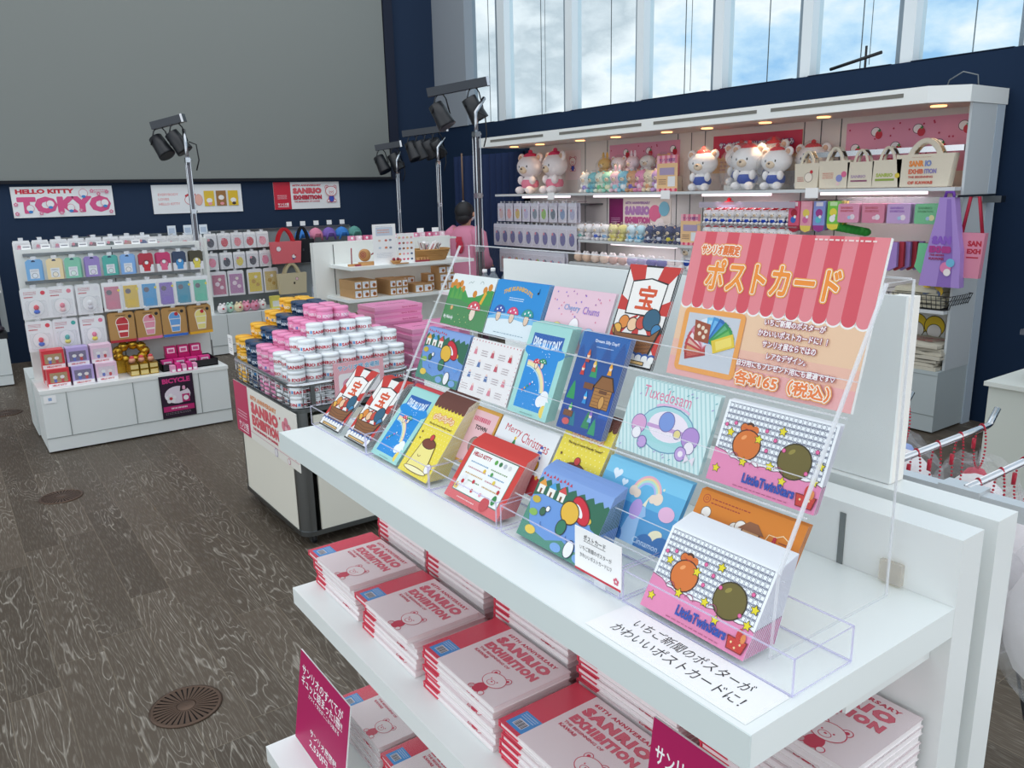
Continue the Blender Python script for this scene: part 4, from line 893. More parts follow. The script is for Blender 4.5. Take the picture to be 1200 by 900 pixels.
a.rect(0, 0, 225, H, '#c93560'); a.text('サンリオ展', 40, 24, 150, 40, '#ffffff', .04); a.rect(40, 14, 190, 18, '#ffffff'); a.tinylines(36, 84, 150, 3, 16, '#f2c8d4', 3)
a.text('60TH ANNIVERSARY', 268, 218, 380, 26, '#e89a6a', .06); a.ring('SANRIO', 270, 150, 385, 56, '#e0606a', 4, 8, 0, 1.1, .04); a.ring('EXHIBITION', 270, 88, 385, 50, '#e0606a', 3, 8, 0, 1.1, .04)
a.text('THE BEGINNING OF KAWAII', 270, 60, 360, 15, '#d8405a', .05); a.rect(226, 40, 905, 43, '#d8a0b0')
flower(a, 770, 170, 60, '#e88a9a', '#f0c0c8'); a.ocirc(860, 110, 34, '#e88a9a', '#d05068', 4, b=60); a.ocirc(600, 20, 20, '#f4f0f0', '#8a78b0', 3); a.ocirc(770, 20, 16, '#f4f0f0', '#d0607a', 3, b=14); a.circ(690, 210, 6, '#d03048')
part('sheet', mb, bt)
cc = thing('cart_price_card', 'pink bordered price card hung on the front rim of the tin cart', 'price card', (1.385, 3.352, .70))
mb = MB().box(0, .25, -.003, 0, 0, .155, mat('#f0b0bc', .5)); a = Art(mb, (0, -.003, 0), (1, 0, 0), (0, 0, 1), 250, 155, dz=5e-5)
for k in range(-10, 26): a.poly([(k*10, 0), (k*10+4, 0), (k*10+104, 155), (k*10+100, 155)], '#f4c4cc', up=False)
a.k += a.dz; a.ring('サンリオ展 会場限', 22, 118, 206, 24, '#f4f8fb', 2.2); a.text('サンリオ展 会場限', 22, 118, 206, 24, '#3aa0d0', .03); a.poly(rrect(22, 228, 6, 104, 14), '#f8f4f6')
a.circ(70, 50, 30, '#eaa0b8'); a.circ(70, 46, 18, '#f6e8ee'); a.tinylines(96, 80, 60, 1, 10, '#d83050', 6, 9); a.circ(150, 44, 24, '#2a2a3a', b=16); a.circ(150, 48, 20, '#e8c8b0', b=12)
part('card', mb, cc)
sm = thing('cart_tag', 'small white price tag on the far corner of the tin cart', 'price tag', (1.184, 4.16, .80))
mb = MB().box(-.002, 0, 0, .075, 0, .10, PAPER); a = Art(mb, (-.002, .075, 0), (0, -1, 0), (0, 0, 1), 75, 100, dz=5e-5); a.tinylines(12, 60, 50, 3, 10, '#505060', 2, 3); a.tinylines(12, 20, 50, 2, 10, '#505060', 5, 3)
part('tag', mb, sm)
# second cart with flat pink boxes
cart('basket_cart', 'second wheeled basket cart holding stacks of flat pink boxes', (1.86, 3.70, 0), .66, .80, .50, .68)
def pink_box():
    t = thing('pink_box', 'x', 'box', (0, 0, 0)); w_, d_, h_ = .30, .22, .0335
    part('box_base', MB().box(.002, w_-.002, .002, d_-.002, 0, h_*.62, mat('#e58fbb', .5)), t)
    mb = MB().box(0, w_, 0, d_, h_*.42, h_, mat('#efa3c8', .4)); a = Art(mb, (0, 0, h_), (1, 0, 0), (0, 1, 0), 300, 220, dz=1e-4); a.rect(14, 14, 286, 206, '#c76a96'); a.rect(20, 20, 280, 200, '#dc88b2'); a.text('SANRIO EXHIBITION', 60, 96, 180, 22, '#8e3a62', .03)
    a = Art(mb, (0, 0, h_*.42), (1, 0, 0), (0, 0, 1), 300, 19, dz=1e-4); a.text('Sanrio Exhibition', 170, 5, 100, 9, '#c03a70', .02)
    part('box_lid', mb, t); return t
pb = pink_box(); first = True
for si, (x, y, n, w_) in enumerate([(1.93, 4.02, 14, 'far stack'), (2.02, 3.77, 11, 'near stack'), (2.24, 4.01, 10, 'stack by the basket end')]):
    for k in range(n):
        l_ = ('top flat pink box of the ' if k == n-1 else 'flat pink box under the top of the ')+w_; loc = (x+R_.uniform(-.005, .005), y+R_.uniform(-.004, .004), .509+k*.0340)
        if first: pb.location = loc; pb['label'] = l_; pb['group'] = 'pink boxes in the '+w_; first = False
        else: dup(pb, loc, l_, 'pink boxes in the '+w_)

# ================================================================== BLISTER PACK DISPLAY (left)
A = thing('pack_gondola', 'white gondola hung with coloured packs, dark pink poster on its base', 'shelving', (.41, 5.79, 0))
part('base_cabinet', MB().box(.41, 1.59, 5.79, 6.24, .012, .395, mat('#e6ebea', .4)).box(.405, 1.595, 5.785, 6.25, .395, .42, WHITE), A, world=True)
dr = MB().box(.41, 1.59, 5.786, 5.79, .100, .104, SEAM)
for x in (.555, .955, 1.385): dr.box(x-.002, x+.002, 5.786, 5.79, .104, .395, SEAM)
part('door_seams', dr, A, world=True)
part('rear_cabinet', MB().box(.40, 1.6, 6.28, 6.72, .012, .42, mat('#dfe5e4', .4)), A, world=True)
part('back_panel', MB().box(.425, 1.60, 6.2, 6.25, .42, 1.29, PANELW).box(1.004, 1.010, 6.198, 6.2, .42, 1.28, SLOT), A, world=True)
for z, (x0, x1) in ((1.245, (.47, 1.56)), (1.065, (.46, 1.58)), (.845, (.46, 1.6))): part('hook_bar', MB().box(x0, x1, 6.185, 6.2, z, z+.02, STEEL), A, world=True)
# pack builder
def pack(w_, h_, body, style, accent, header='#f2f2f2'):
    t = thing('hanging_pack', 'x', 'hanging pack', (0, 0, 0)); mb = MB(); m = mat(body, .45)
    mb.prism([(-w_/2, -h_), (w_/2, -h_), (w_/2, -.012), (w_/2-.012, 0), (-w_/2+.012, 0), (-w_/2, -.012)], 'y', -.004, 0, m)
    a = Art(mb, (-w_/2, -.004, -h_), (1, 0, 0), (0, 0, 1), w_*1000, h_*1000, dz=2e-4, base=3e-4); W, H = w_*1000, h_*1000
    if style == 'cable':
        a.poly(arc(W/2, H*.9, W*.13, 0, 180, 8), '#3a4a6a'); a.rect(W*.22, H*.1, W*.78, H*.56, '#e8edf2'); a.ocirc(W*.5, H*.24, W*.17, accent, '#44505c', 2); a.tinylines(W*.28, H*.44, W*.44, 2, 6, '#9aa2b0', 2)
    elif style == 'reel':
        a.rect(0, 0, W, H*.42, '#e6e6ea'); a.ocirc(W*.52, H*.42, W*.3, accent, '#2a2a30', 3, b=W*.32); a.ocirc(W*.52, H*.52, W*.14, '#f0f0f0', '#2a2a30', 2); a.rect(W*.3, H*.08, W*.74, H*.3, accent)
    elif style == 'blister':
        a.tinylines(W*.1, H*.80, W*.5, 3, 8, '#c0586a', 4); a.tinylines(W*.1, H*.70, W*.36, 1, 9, '#c8283c', 7, 8); a.circ(W*.82, H*.84, W*.09, accent); a.ocirc(W*.5, H*.36, W*.30, '#f2f3f4', '#c2c8cc', 2, b=H*.26)
    elif style == 'phone':
        a.rect(0, H*.9, W, H, '#eef0f2'); a.rect(W*.12, H*.07, W*.88, H*.86, mat(accent, .4)); a.circ(W*.36, H*.66, W*.15, '#6a6472', b=H*.09); a.circ(W*.62, H*.5, W*.16, mat(header, .5), b=H*.1); a.rect(W*.26, H*.14, W*.72, H*.36, mat(header, .5)); a.circ(W*.86, H*.72, W*.07, '#e8d83a'); a.rect(W*.02, H*.02, W*.2, H*.1, '#f4f4f4')
    elif style == 'kraft':
        a.rect(0, 0, W, H*.09, header); a.ocirc(W*.52, H*.66, W*.24, accent, '#f4efe6', 4); a.poly([(W*.28, H*.62), (W*.78, H*.62), (W*.70, H*.16), (W*.36, H*.16)], '#f4efe6'); a.poly([(W*.31, H*.6), (W*.75, H*.6), (W*.68, H*.18), (W*.38, H*.18)], accent)
        a.rect(W*.36, H*.34, W*.70, H*.40, '#f6ece2'); a.circ(W*.6, H*.78, W*.08, '#c02a3a'); a.tinylines(W*.3, H*.9, W*.4, 1, 8, '#3a2a1a', 3, 5); a.circ(W*.84, H*.86, W*.07, '#2a2a2a')
    elif style == 'bag':
        a.rect(W*.04, H*.86, W*.96, H, mat(header, .5)); a.ocirc(W*.5, H*.42, W*.3, accent, '#d8d8dc', 2, b=H*.28); a.circ(W*.36, H*.62, W*.1, '#e88a9a')
    elif style == 'pouch':
        a.rect(W*.1, H*.08, W*.9, H*.86, mat(accent, .5)); a.circ(W*.4, H*.5, W*.14, mat(header, .5)); a.circ(W*.66, H*.36, W*.12, mat(header, .5)); a.circ(W*.56, H*.68, W*.1, '#f2e8e0')
    part('backing_card', mb, t)
    if style in ('blister', 'bag', 'pouch', 'phone'):
        q = MB().prism(rrect(-w_*.40, w_*.40, -h_*.93, -h_*.16 if style != 'blister' else -h_*.4, .012, 3), 'y', -.020, -.005, BAGP)
        if style == 'blister': q.ell((0, -.012, -h_*.62), w_*.10, .007, h_*.09, mat(accent, .5), 10).ell((0, -.012, -h_*.76), w_*.12, .007, h_*.07, mat(header, .5), 10)
        part('clear_front', q, t)
    part('hang_tab', MB().box(-.014, .014, -.003, -.001, -.002, .02, clear('#ffffff', .4, .45, 'hang_tab')).bar((0, .0, .012), (0, .14, .012), .004, CHROME), t)
    return t
def hang(proto, x, y, z, n, lab, grp, step=.022):
    for k in range(n):
        l_ = lab+(' in front' if k == 0 and n > 1 else ', behind' if n > 1 else '')
        loc = (x+R_.uniform(-.006, .006)+k*.003, y+k*step, z)
        if k == 0: proto.location = loc; proto['label'] = l_; proto['group'] = grp; proto.rotation_euler = (0, 0, R_.uniform(-.1, .1))
        else: dup(proto, loc, l_, grp+', behind', rz=R_.uniform(-.1, .1))
row2 = [('#7fb6e6', 'sky blue', '#e8f0f8', 'cable'), ('#f0dcae', 'cream', '#f4ecd8', 'cable'), ('#86cbb0', 'mint green', '#e0f4ec', 'cable'), ('#9d8acb', 'violet', '#e8e2f4', 'cable'), ('#58b6ac', 'teal', '#d8f0ee', 'cable'), ('#86b4ea', 'light blue', '#f0f0f0', 'cable'),
        ('#b5364a', 'dark red', '#c8303c', 'reel'), ('#c63a6e', 'magenta', '#e06a90', 'reel'), ('#3a4a66', 'blue and black', '#4a9ad8', 'reel'), ('#4a4636', 'yellow and black', '#e4d45a', 'reel')]
for i, (c_, nm, ac, stl) in enumerate(row2):
    hang(pack(.092, .132, c_, stl, ac), .515+i*.1115, 6.03, 1.232, 3, nm+(' round cable pack on the upper hooks' if stl == 'reel' else ' pack with white window on the upper hooks'), 'packs on the upper hooks, '+nm)
for r_i, (z, nm) in enumerate(((1.050, 'upper'), (.836, 'lower'))):
    for i, (ac, hd, cn) in enumerate([('#e0505e', '#3a6ad0', 'red and blue'), ('#e88a9a', '#f0c8cc', 'pink') if r_i == 0 else ('#4ab0a8', '#e8e06a', 'teal and yellow'), ('#e8e8ec', '#d8d8e0', 'plain white') if r_i == 0 else ('#e87a9a', '#f0e050', 'pink and yellow')]):
        hang(pack(.152, .200, '#eceef0', 'blister', ac, hd), .485+i*.157, 6.04, z, 3, 'white blister card with a %s toy, %s blister row' % (cn, nm), 'blister cards %s %s' % (cn, nm))
for i, (c_, nm) in enumerate([('#cf7f96', 'rose'), ('#e2c24e', 'yellow'), ('#4ba3da', 'blue'), ('#8f78c8', 'violet'), ('#3a97b4', 'dark teal'), ('#6cc9ae', 'mint')]):
    hang(pack(.118, .195, '#e6e9ea', 'phone', c_, c_), .945+i*.1155, 6.03, 1.050, 3, nm+' phone case pack in the middle row', 'phone case packs '+nm)
for i, (c_, hd, nm) in enumerate([('#c23a40', '#b82c3a', 'red cake'), ('#e79aae', '#e47aa6', 'pink parfait'), ('#6aa4de', '#3a70c8', 'blue sundae'), ('#ecdf8a', '#eab02c', 'yellow ice cream')]):
    hang(pack(.165, .205, '#b78d54', 'kraft', c_, hd), .975+i*.175, 6.02, .842, 4, 'kraft card with %s charm, bottom row' % nm, 'kraft cards '+nm)
tr_ = [('#e4b8cc', 'pink'), ('#e8c6d6', 'pale pink'), ('#d8a8c8', 'mauve'), ('#6a6a74', 'grey and white'), ('#8a7078', 'brown patterned'), ('#5a6a66', 'dark green'), ('#c8968a', 'salmon'), ('#5a6a9a', 'navy')]
for i, (c_, nm) in enumerate(tr_):
    hang(pack(.105, .10, '#eceaec', 'bag', c_, '#f0f0f2'), .50+i*.112, 6.52, 1.335, 3, nm+' bagged item above the top edge of the pack gondola', 'bagged items above the gondola '+nm)
    tg = single('price_tag', MB().box(-.028, .028, -.001, .001, 0, .03, PAPER).box(-.02, .02, -.002, -.001, .012, .018, mat('#8a8a94', .6)), 'white price tag clipped on the gondola top, %s from its left end' % ORD[i], 'price tag', (.50+i*.112, 6.22, 1.291), 'price tags on the pack gondola')
# goods on its deck
def fig_box(frame, win, lab, loc):
    t = thing('figure_box', lab, 'toy box', loc, 'figure boxes on the deck'); w_, d_, h_ = .128, .10, .120
    mb = MB().box(0, w_, 0, d_, 0, h_, mat(frame, .4)); a = Art(mb, (0, 0, 0), (1, 0, 0), (0, 0, 1), 128, 120, dz=2e-4)
    a.rect(0, 0, 128, 26, '#f4f0f2'); a.rect(14, 32, 114, 96, mat(win, .5)); a.text('HELLO KITTY', 22, 8, 84, 11, '#c8283c', .05)
    for x, c1, c2 in ((44, '#f2f2f2', '#3a5ac0'), (84, '#f2e8e8', '#c8303c')): a.circ(x, 44, 9, c2, b=13); a.circ(x, 66, 13, c1, b=11)
    part('box', mb, t); part('window', MB().box(.014, .114, -.0015, -.001, .032, .096, BAGP), t)
FB = [('#d83a44', '#b08a4a', 'red and gold'), ('#b9a6dc', '#6a5a8a', 'lilac'), ('#ecc8dc', '#e8d8e4', 'pale pink')]
for r_i in (0, 1):
    for i, (fr_, wn2, nm) in enumerate(FB):
        fig_box(fr_, wn2, '%s windowed toy box on the deck, %s layer' % (nm, 'bottom front' if r_i == 0 else 'top'), (.470+i*.142-(.0 if r_i == 0 else .012), 5.84+(.0 if r_i == 0 else .03), .421+r_i*.1205))
        if r_i == 0:
            fig_box(fr_, wn2, '%s windowed toy box in the hidden second row' % nm, (.465+i*.142, 5.945+.04, .421))
GOLD = mat('#c9a03a', .25, .9); 
gi = 0
for lv in range(2):
    for i in range(3):
        for j in range(2):
            o = single('gold_box', MB().box(0, .056, 0, .07, 0, .040, GOLD).box(.004, .052, -.001, 0, .006, .034, mat('#e8d08a', .4, .4)).box(.0, .056, -.0005, .0, .018, .022, mat('#a87c20', .4, .6)), 'small shiny gold box in the gold pile, %s layer' % ('bottom' if lv == 0 else 'second'), 'box', (.965+i*.062, 5.86+j*.075, .421+lv*.041), 'gold boxes on the deck %d' % lv if 0 else 'gold boxes in the %s layer' % ('bottom' if lv == 0 else 'second'))
gd = thing('gold_display', 'gold foil wreath shaped display box of gold toys', 'display box', (1.02, 6.07, .421))
mb = MB()
for k in range(9): an = k*.7; mb.ell((.09*math.cos(an), .0, .13+.055*math.sin(an)), .036, .03, .036, GOLD, 10)
part('wreath', mb, gd); part('tray', MB().box(-.11, .11, -.05, .05, 0, .09, GOLD), gd)
for k in range(3): single('gold_toy', MB().ell((0, 0, .02), .022, .022, .02, mat('#e0a080', .5), 10).ell((0, 0, .04), .016, .016, .012, mat('#d84a50', .5), 8), 'tiny red topped toy on the gold boxes, %s from the left' % ORD[k], 'toy', (.99+k*.06, 5.90, .503), 'tiny toys on the gold pile')
ty = thing('black_tray', 'black tray of pink boxes on the gondola deck', 'tray', (1.36, 5.98, .421))
part('tray_wall', MB().box(-.19, .19, -.12, .13, 0, .008, BLACK).box(-.19, -.183, -.12, .13, 0, .05, BLACK).box(.183, .19, -.12, .13, 0, .05, BLACK).box(-.19, .19, -.12, -.113, 0, .05, BLACK).box(-.19, .19, .123, .13, 0, .05, BLACK), ty)
PK = mat('#e83a92', .35); PKD = mat('#c01a6a', .35)
def pbx(m): return MB().box(0, .075, 0, .05, 0, .055, m).box(.012, .063, -.001, 0, .008, .046, mat('#f4dce8', .5)).box(.02, .055, -.002, -.001, .016, .036, mat('#d05a90', .5))
for i in range(4): single('pink_pack', pbx(PK), 'bright pink windowed box in the black tray, %s from the left' % ORD[i], 'box', (1.185+i*.085, 5.93, .43), 'pink boxes in the black tray')
for i in range(3): single('pink_pack', pbx(PKD), 'darker pink box on the raised back row of the tray, %s from the left' % ORD[i], 'box', (1.235+i*.085, 6.02, .51), 'raised pink boxes in the tray')
for i in range(3): single('pink_pack_support', MB().box(0, .08, 0, .06, 0, .079, PKD), 'plain dark pink box under the raised back row, %s from the left' % ORD[i], 'box', (1.233+i*.085, 6.01, .43), 'plain pink boxes in the tray')
for i in range(5): single('pink_stick_pack', MB().box(0, .030, 0, .06, 0, .045+.012*(i % 2), PK if i % 2 else mat('#f2a8cc', .4)).box(.004, .026, -.001, 0, .004, .02, PAPER), 'small pink and white pack in front of the black tray, %s from the left' % ORD[i], 'box', (1.215+i*.036, 5.80, .421), 'small packs before the tray')
bp_ = thing('dark_poster', 'dark pink and black poster on the base of the pack gondola', 'poster', (1.119, 5.782, .105))
mb = MB().box(0, .225, 0, .003, 0, .30, mat('#221426', .5)); a = Art(mb, (0, 0, 0), (1, 0, 0), (0, 0, 1), 225, 300, dz=3e-4)
a.rect(6, 6, 219, 294, '#2c1630'); a.text('BICYCLE', 20, 246, 185, 36, '#d83a86', .05); a.circ(112, 160, 86, '#e8dce8', b=62); a.rect(10, 20, 215, 84, '#c02a72'); a.rect(10, 20, 215, 46, '#1a1020')
flower(a, 66, 138, 36, '#f4f0f4', '#c8283c'); a.poly([(128, 180), (176, 192), (184, 232), (136, 222)], '#1a1020'); a.text('8', 146, 190, 22, 30, '#f0a8c8', .08); a.rect(140, 104, 190, 160, '#c02a72'); a.circ(165, 132, 18, '#f4f0f4'); a.tinylines(60, 62, 110, 1, 14, '#f4dce8', 8, 11); a.tinylines(20, 26, 180, 2, 9, '#8a7a8a', 4)
part('sheet', mb, bp_)
nt_ = single('notice_sticker', MB().box(0, .07, -.001, 0, 0, .05, PAPER).box(.025, .045, -.0015, -.001, .015, .035, mat('#9ab4d8', .5)), 'small white sticker on the near corner of the gondola base', 'sticker', (.425, 5.7855, .335))

# ================================================================== FAR GONDOLA along the screen wall
Cg = thing('far_gondola', 'long white gondola below the navy wall hung with pouches and bags', 'shelving', (.95, 8.4, 0))
part('base_cabinet', MB().box(.96, 4.0, 8.4, 8.85, .012, .42, mat('#dde3e3', .4)), Cg, world=True); sm_ = MB().box(.96, 4.0, 8.396, 8.4, .10, .105, SEAM)
for x in (2.36, 2.72, 3.1, 3.5): sm_.box(x-.002, x+.002, 8.396, 8.4, .105, .42, SEAM)
part('door_seams', sm_, Cg, world=True)
part('back_panel', MB().box(.96, 4.0, 8.84, 8.9, .42, 1.24, mat('#8f9698', .6)), Cg, world=True)
for z in (1.235, 1.04, .84): part('hook_bar', MB().box(1.0, 3.98, 8.82, 8.84, z, z+.02, STEEL), Cg, world=True)
part('side_panel', MB().box(2.25, 2.28, 8.55, 8.84, .42, 1.2, PANELW), Cg, world=True)
cols1 = [('#34384c', 'dark navy'), ('#d84a5c', 'red'), ('#ee8a94', 'coral'), ('#cf3a4a', 'crimson'), ('#f0a0b0', 'pink')]
cols2 = [('#f08aa8', 'pink'), ('#30364a', 'navy'), ('#e8d24a', 'yellow'), ('#2a2e40', 'black'), ('#ee8eb0', 'rose')]
cols3 = [('#c06a8a', 'plum'), ('#b880b0', 'mauve'), ('#e6cc3a', 'bright yellow'), ('#dcc070', 'sand')]
for i, (c_, nm) in enumerate(cols1): hang(pack(.125, .165, '#e9e9ec', 'bag', c_), 2.33+i*.135, 8.60, 1.235, 2, nm+' charm bag in the top row beside the red tote', 'top row charm bags '+nm)
for i, (c_, nm) in enumerate(cols2): hang(pack(.125, .17, '#e6e6ea', 'bag', c_), 2.33+i*.138, 8.60, 1.035, 2, nm+' charm bag in the second row beside the red tote', 'second row charm bags '+nm)
for i, (c_, nm) in enumerate(cols3): hang(pack(.165, .26, '#e2e2e6', 'pouch', c_, '#f0dce8' if i < 2 else '#c89a20'), 2.37+i*.18+(.02 if i > 1 else 0), 8.60, .845, 2, nm+' flat pouch in the third row beside the beige tote', 'third row pouches '+nm)
for i, (c_, nm) in enumerate([('#f0ece8', 'white'), ('#e8c8cc', 'blush'), ('#eae6e2', 'ivory'), ('#d8d4da', 'light grey'), ('#e86a7a', 'red spotted'), ('#f0a8bc', 'bright pink')]): hang(pack(.12, .17, '#efefef', 'bag', c_), 1.62+i*.115, 8.6, 1.235, 2, nm+' charm bag in the top row left of the lamp pole', 'left charm bags '+nm)
for i in range(3): single('price_tag', MB().box(-.04, .04, -.001, .001, 0, .095, mat('#e6eef6', .5)).box(-.028, .028, -.002, -.001, .02, .07, mat('#b8c8dc', .6)), 'tall pale blue tag above the charm bags, %s from the left' % ORD[i], 'price tag', (1.98+i*.155, 8.66, 1.235), 'tall pale tags beside the lamp pole')
for i, c_ in enumerate(['#f0ecec', '#b8d8c8', '#ecdcb8', '#e8a0b8', '#d890a8', '#e8e4e0']):
    m_ = MB().ell((0, 0, .05), .05, .05, .05, mat(c_, .8), 12).ell((-.02, -.02, .1), .014, .014, .014, mat(c_, .8), 8).ell((.02, -.02, .1), .014, .014, .014, mat(c_, .8), 8).ell((0, -.046, .055), .012, .01, .01, mat('#c83a4a', .6), 8)
    single('soft_toy_ball', m_, 'round soft toy on the far gondola base, %s from the left' % ORD[i], 'soft toy', (2.34+i*.085, 8.47+(i % 2)*.03, .421), 'round soft toys on the base')
for i, (c_, nm) in enumerate([('#e2d868', 'yellow'), ('#9ab4a8', 'grey green'), ('#e0a050', 'orange')]): single('small_box', MB().box(0, .10, 0, .06, 0, .13-.02*i, mat(c_, .5)).box(.015, .085, -.001, 0, .02, .08, mat('#e6e8e2', .5)), nm+' small packet beside the soft toys on the far base', 'packet', (2.86+i*.12, 8.47, .421), 'packets on the far base')
# totes
def tote(w_, h_, col, hcol, lab, loc, marks, grp=None, flare=.88, hh=.5, rz=0, hw=.26, dpt=.03):
    t = thing('tote_bag', lab, 'tote bag', loc, grp, rz); mb = MB(); m = mat(col, .85, bump=.15, bscale=60)
    pts = [(-w_/2*flare, 0), (w_/2*flare, 0), (w_/2, h_), (-w_/2, h_)]; n = len(pts)
    vs = []; 
    for (y, s_) in ((-dpt, 1), (dpt, 1)):
        vs += [(p[0]*s_, y, p[1]) for p in pts]
    mb.add(vs, [(0, 1, 2, 3), (7, 6, 5, 4), (0, 4, 5, 1), (1, 5, 6, 2), (2, 6, 7, 3), (3, 7, 4, 0)], m)
    a = Art(mb, (-w_/2*flare, -dpt-.001, 0), (1, 0, 0), (0, 0, 1), w_*flare*1000, h_*1000, dz=3e-4, base=5e-4)
    marks(a, w_*flare*1000, h_*1000); part('bag_body', mb, t)
    for y in (-dpt*.8, dpt*.8):
        q = [(-w_*hw+w_*hw*2*i/10, y, h_+h_*hh*math.sin(math.pi*i/10)**.7-.01) for i in range(11)]
        hb = MB()
        for i in range(10):
            (x0, _, z0), (x1, _, z1) = q[i], q[i+1]; d = Vector((x1-x0, 0, z1-z0)).normalized(); p = Vector((-d.z, 0, d.x))*w_*.045
            hb.add([(x0+p.x, y-.003, z0+p.z), (x1+p.x, y-.003, z1+p.z), (x1-p.x, y-.003, z1-p.z), (x0-p.x, y-.003, z0-p.z), (x0+p.x, y+.003, z0+p.z), (x1+p.x, y+.003, z1+p.z), (x1-p.x, y+.003, z1-p.z), (x0-p.x, y+.003, z0-p.z)], [(0, 1, 2, 3), (7, 6, 5, 4), (0, 4, 5, 1), (3, 2, 6, 7)], mat(hcol, .8))
        part('handle', hb, t)
    return t
tote(.34, .23, '#dd6a72', '#c81e2c', 'coral tote bag with bright red handles on the far gondola', (3.08, 8.50, .89), lambda a, W, H: (a.ocirc(W*.2, H*.68, 26, '#f0e8ea', '#8a4a6a', 3), a.ocirc(W*.75, H*.3, 22, '#f0e8e8', '#2a2a3a', 3), a.circ(W*.8, H*.36, 9, '#c81e2c'), a.circ(W*.73, H*.2, 12, '#2a3a8a', b=8)), flare=.86, hh=.62)
tote(.24, .25, '#181b22', '#101218', 'black tote bag hanging behind the coral tote', (3.30, 8.56, .88), lambda a, W, H: a.text('8', W*.4, H*.5, 20, 30, '#3a3f48', .05), hh=.55)
tote(.32, .22, '#cdc1a0', '#c4b792', 'beige canvas tote bag with a round badge below the coral tote', (3.12, 8.50, .56), lambda a, W, H: (a.circ(W*.55, H*.52, 10, '#3a342a', b=14), a.ocirc(W*.66, H*.72, 16, '#e8c0c8', '#5a4a5a', 3)), flare=.9, hh=.5)
for k in range(5): single('folded_tote', MB().prism(rrect(-.15, .15, -.1, .1, .02, 3), 'z', 0, .018, mat('#c9bd9c', .9, bump=.3, bscale=50)), 'folded beige tote in the pile on the far base', 'tote bag', (3.11+R_.uniform(-.01, .01), 8.56, .421+k*.019), 'folded beige totes in the pile')
for i, (c_, nm) in enumerate([('#3f86d4', 'blue'), ('#df8aa4', 'pink'), ('#7c62b4', 'purple'), ('#3a80cc', 'second blue'), ('#5d9a90', 'sea green')]):
    mb = MB(); pr = []
    for q in range(7): pr.append((.088*math.cos(q*.25), .105*math.sin(q*.25)))
    mb.lathe([(.088, 0)]+pr[1:]+[(.001, .107)], mat(c_, .85, bump=.2, bscale=40), n=18, sy=.7); mb.tube([(-.06, -.07, -.03), (-.035, -.085, .045), (.025, -.085, .045), (.05, -.07, -.03)], .013, mat(c_, .85), 6)
    single('folded_cap_bag', mb, nm+' rounded fabric bag on top of the far gondola', 'fabric bag', (3.37+i*.158, 8.74, 1.135), 'rounded fabric bags on the far gondola top')
    single('price_tag', MB().box(-.03, .03, -.001, .001, 0, .05, PAPER).bar((0, 0, -.06), (0, 0, 0), .003, CHROME), 'white price tag above the %s fabric bag' % nm, 'price tag', (3.30+i*.16, 8.93, 1.262), 'price tags over the fabric bags')
for k in range(6): single('clear_umbrella_bag', MB().lathe([(.02, 0), (.028, .05), (.026, .16), (.008, .2)], clear('#eef4ff', .4, .25, 'clear_vinyl'), n=10), 'clear vinyl bag hanging by the black tote, %s from the left' % ORD[k], 'clear bag', (3.36+k*.05, 8.50, .44), 'clear vinyl bags')

# leftmost shelf with dark clothes
Lg = thing('clothes_shelf', 'white gondola at the left photo edge with dark printed clothes', 'shelving', (-.5, 8.28, 0))
part('base_cabinet', MB().box(-1.2, .405, 8.28, 8.75, .012, .42, mat('#dfe5e5', .4)).box(-1.2, .405, 8.276, 8.28, .10, .104, SEAM).box(.10, .104, 8.276, 8.28, .1, .42, SEAM), Lg, world=True)
part('back_panel', MB().box(-1.2, .46, 8.75, 8.8, .42, 1.2, mat('#b3b9ba', .6)), Lg, world=True)
part('shelf', MB().box(-1.2, .44, 8.5, 8.75, 1.20, 1.225, WHITE), Lg, world=True); part('shelf', MB().box(-1.2, .44, 8.6, 8.75, .80, .815, WHITE), Lg, world=True)
for i, (c_, z, h_, nm) in enumerate([('#262a3c', .45, .33, 'dark navy floral cloth'), ('#c8506a', .86, .16, 'deep pink cloth'), ('#d87890', 1.03, .13, 'pink cloth')]):
    mb = MB(); n = 12; vs = []
    for k in range(n+1): xx = -.22+.42*k/n; yy = .012*math.sin(k*2.1); vs += [(xx, yy, 0), (xx*.96, yy*.4, h_)]
    mb.add(vs, [(2*k, 2*k+2, 2*k+3, 2*k+1) for k in range(n)], mat(c_, .9), True); vs2 = [(a_, b_+.03, c2) for a_, b_, c2 in vs]; mb.add(vs2, [(2*k+1, 2*k+3, 2*k+2, 2*k) for k in range(n)], mat(c_, .9), True)
    rr = random.Random(i)
    if i == 0:
        for q in range(40): x, z_ = rr.uniform(-.2, .19), rr.uniform(.02, .3); mb.ell((x, -.014, z_), .009, .003, .009, mat('#e0a0b0', .7), 6)
    single('hanging_cloth', mb, nm+' hanging at the left photo edge', 'cloth', (.20, 8.55, z), 'cloths on the clothes shelf')
td = thing('accessory_tray', 'black tray of small dark accessories at the left photo edge', 'tray', (.25, 8.42, .421)); part('tray_wall', MB().box(-.16, .17, -.1, .1, 0, .05, BLACK), td)
for i in range(3): single('dark_pouch', MB().ell((0, 0, .03), .05, .05, .032, mat('#2c2430', .35), 12), 'dark round pouch in the black tray, %s from the left' % ORD[i], 'pouch', (.16+i*.1, 8.38, .472), 'dark pouches in the tray')

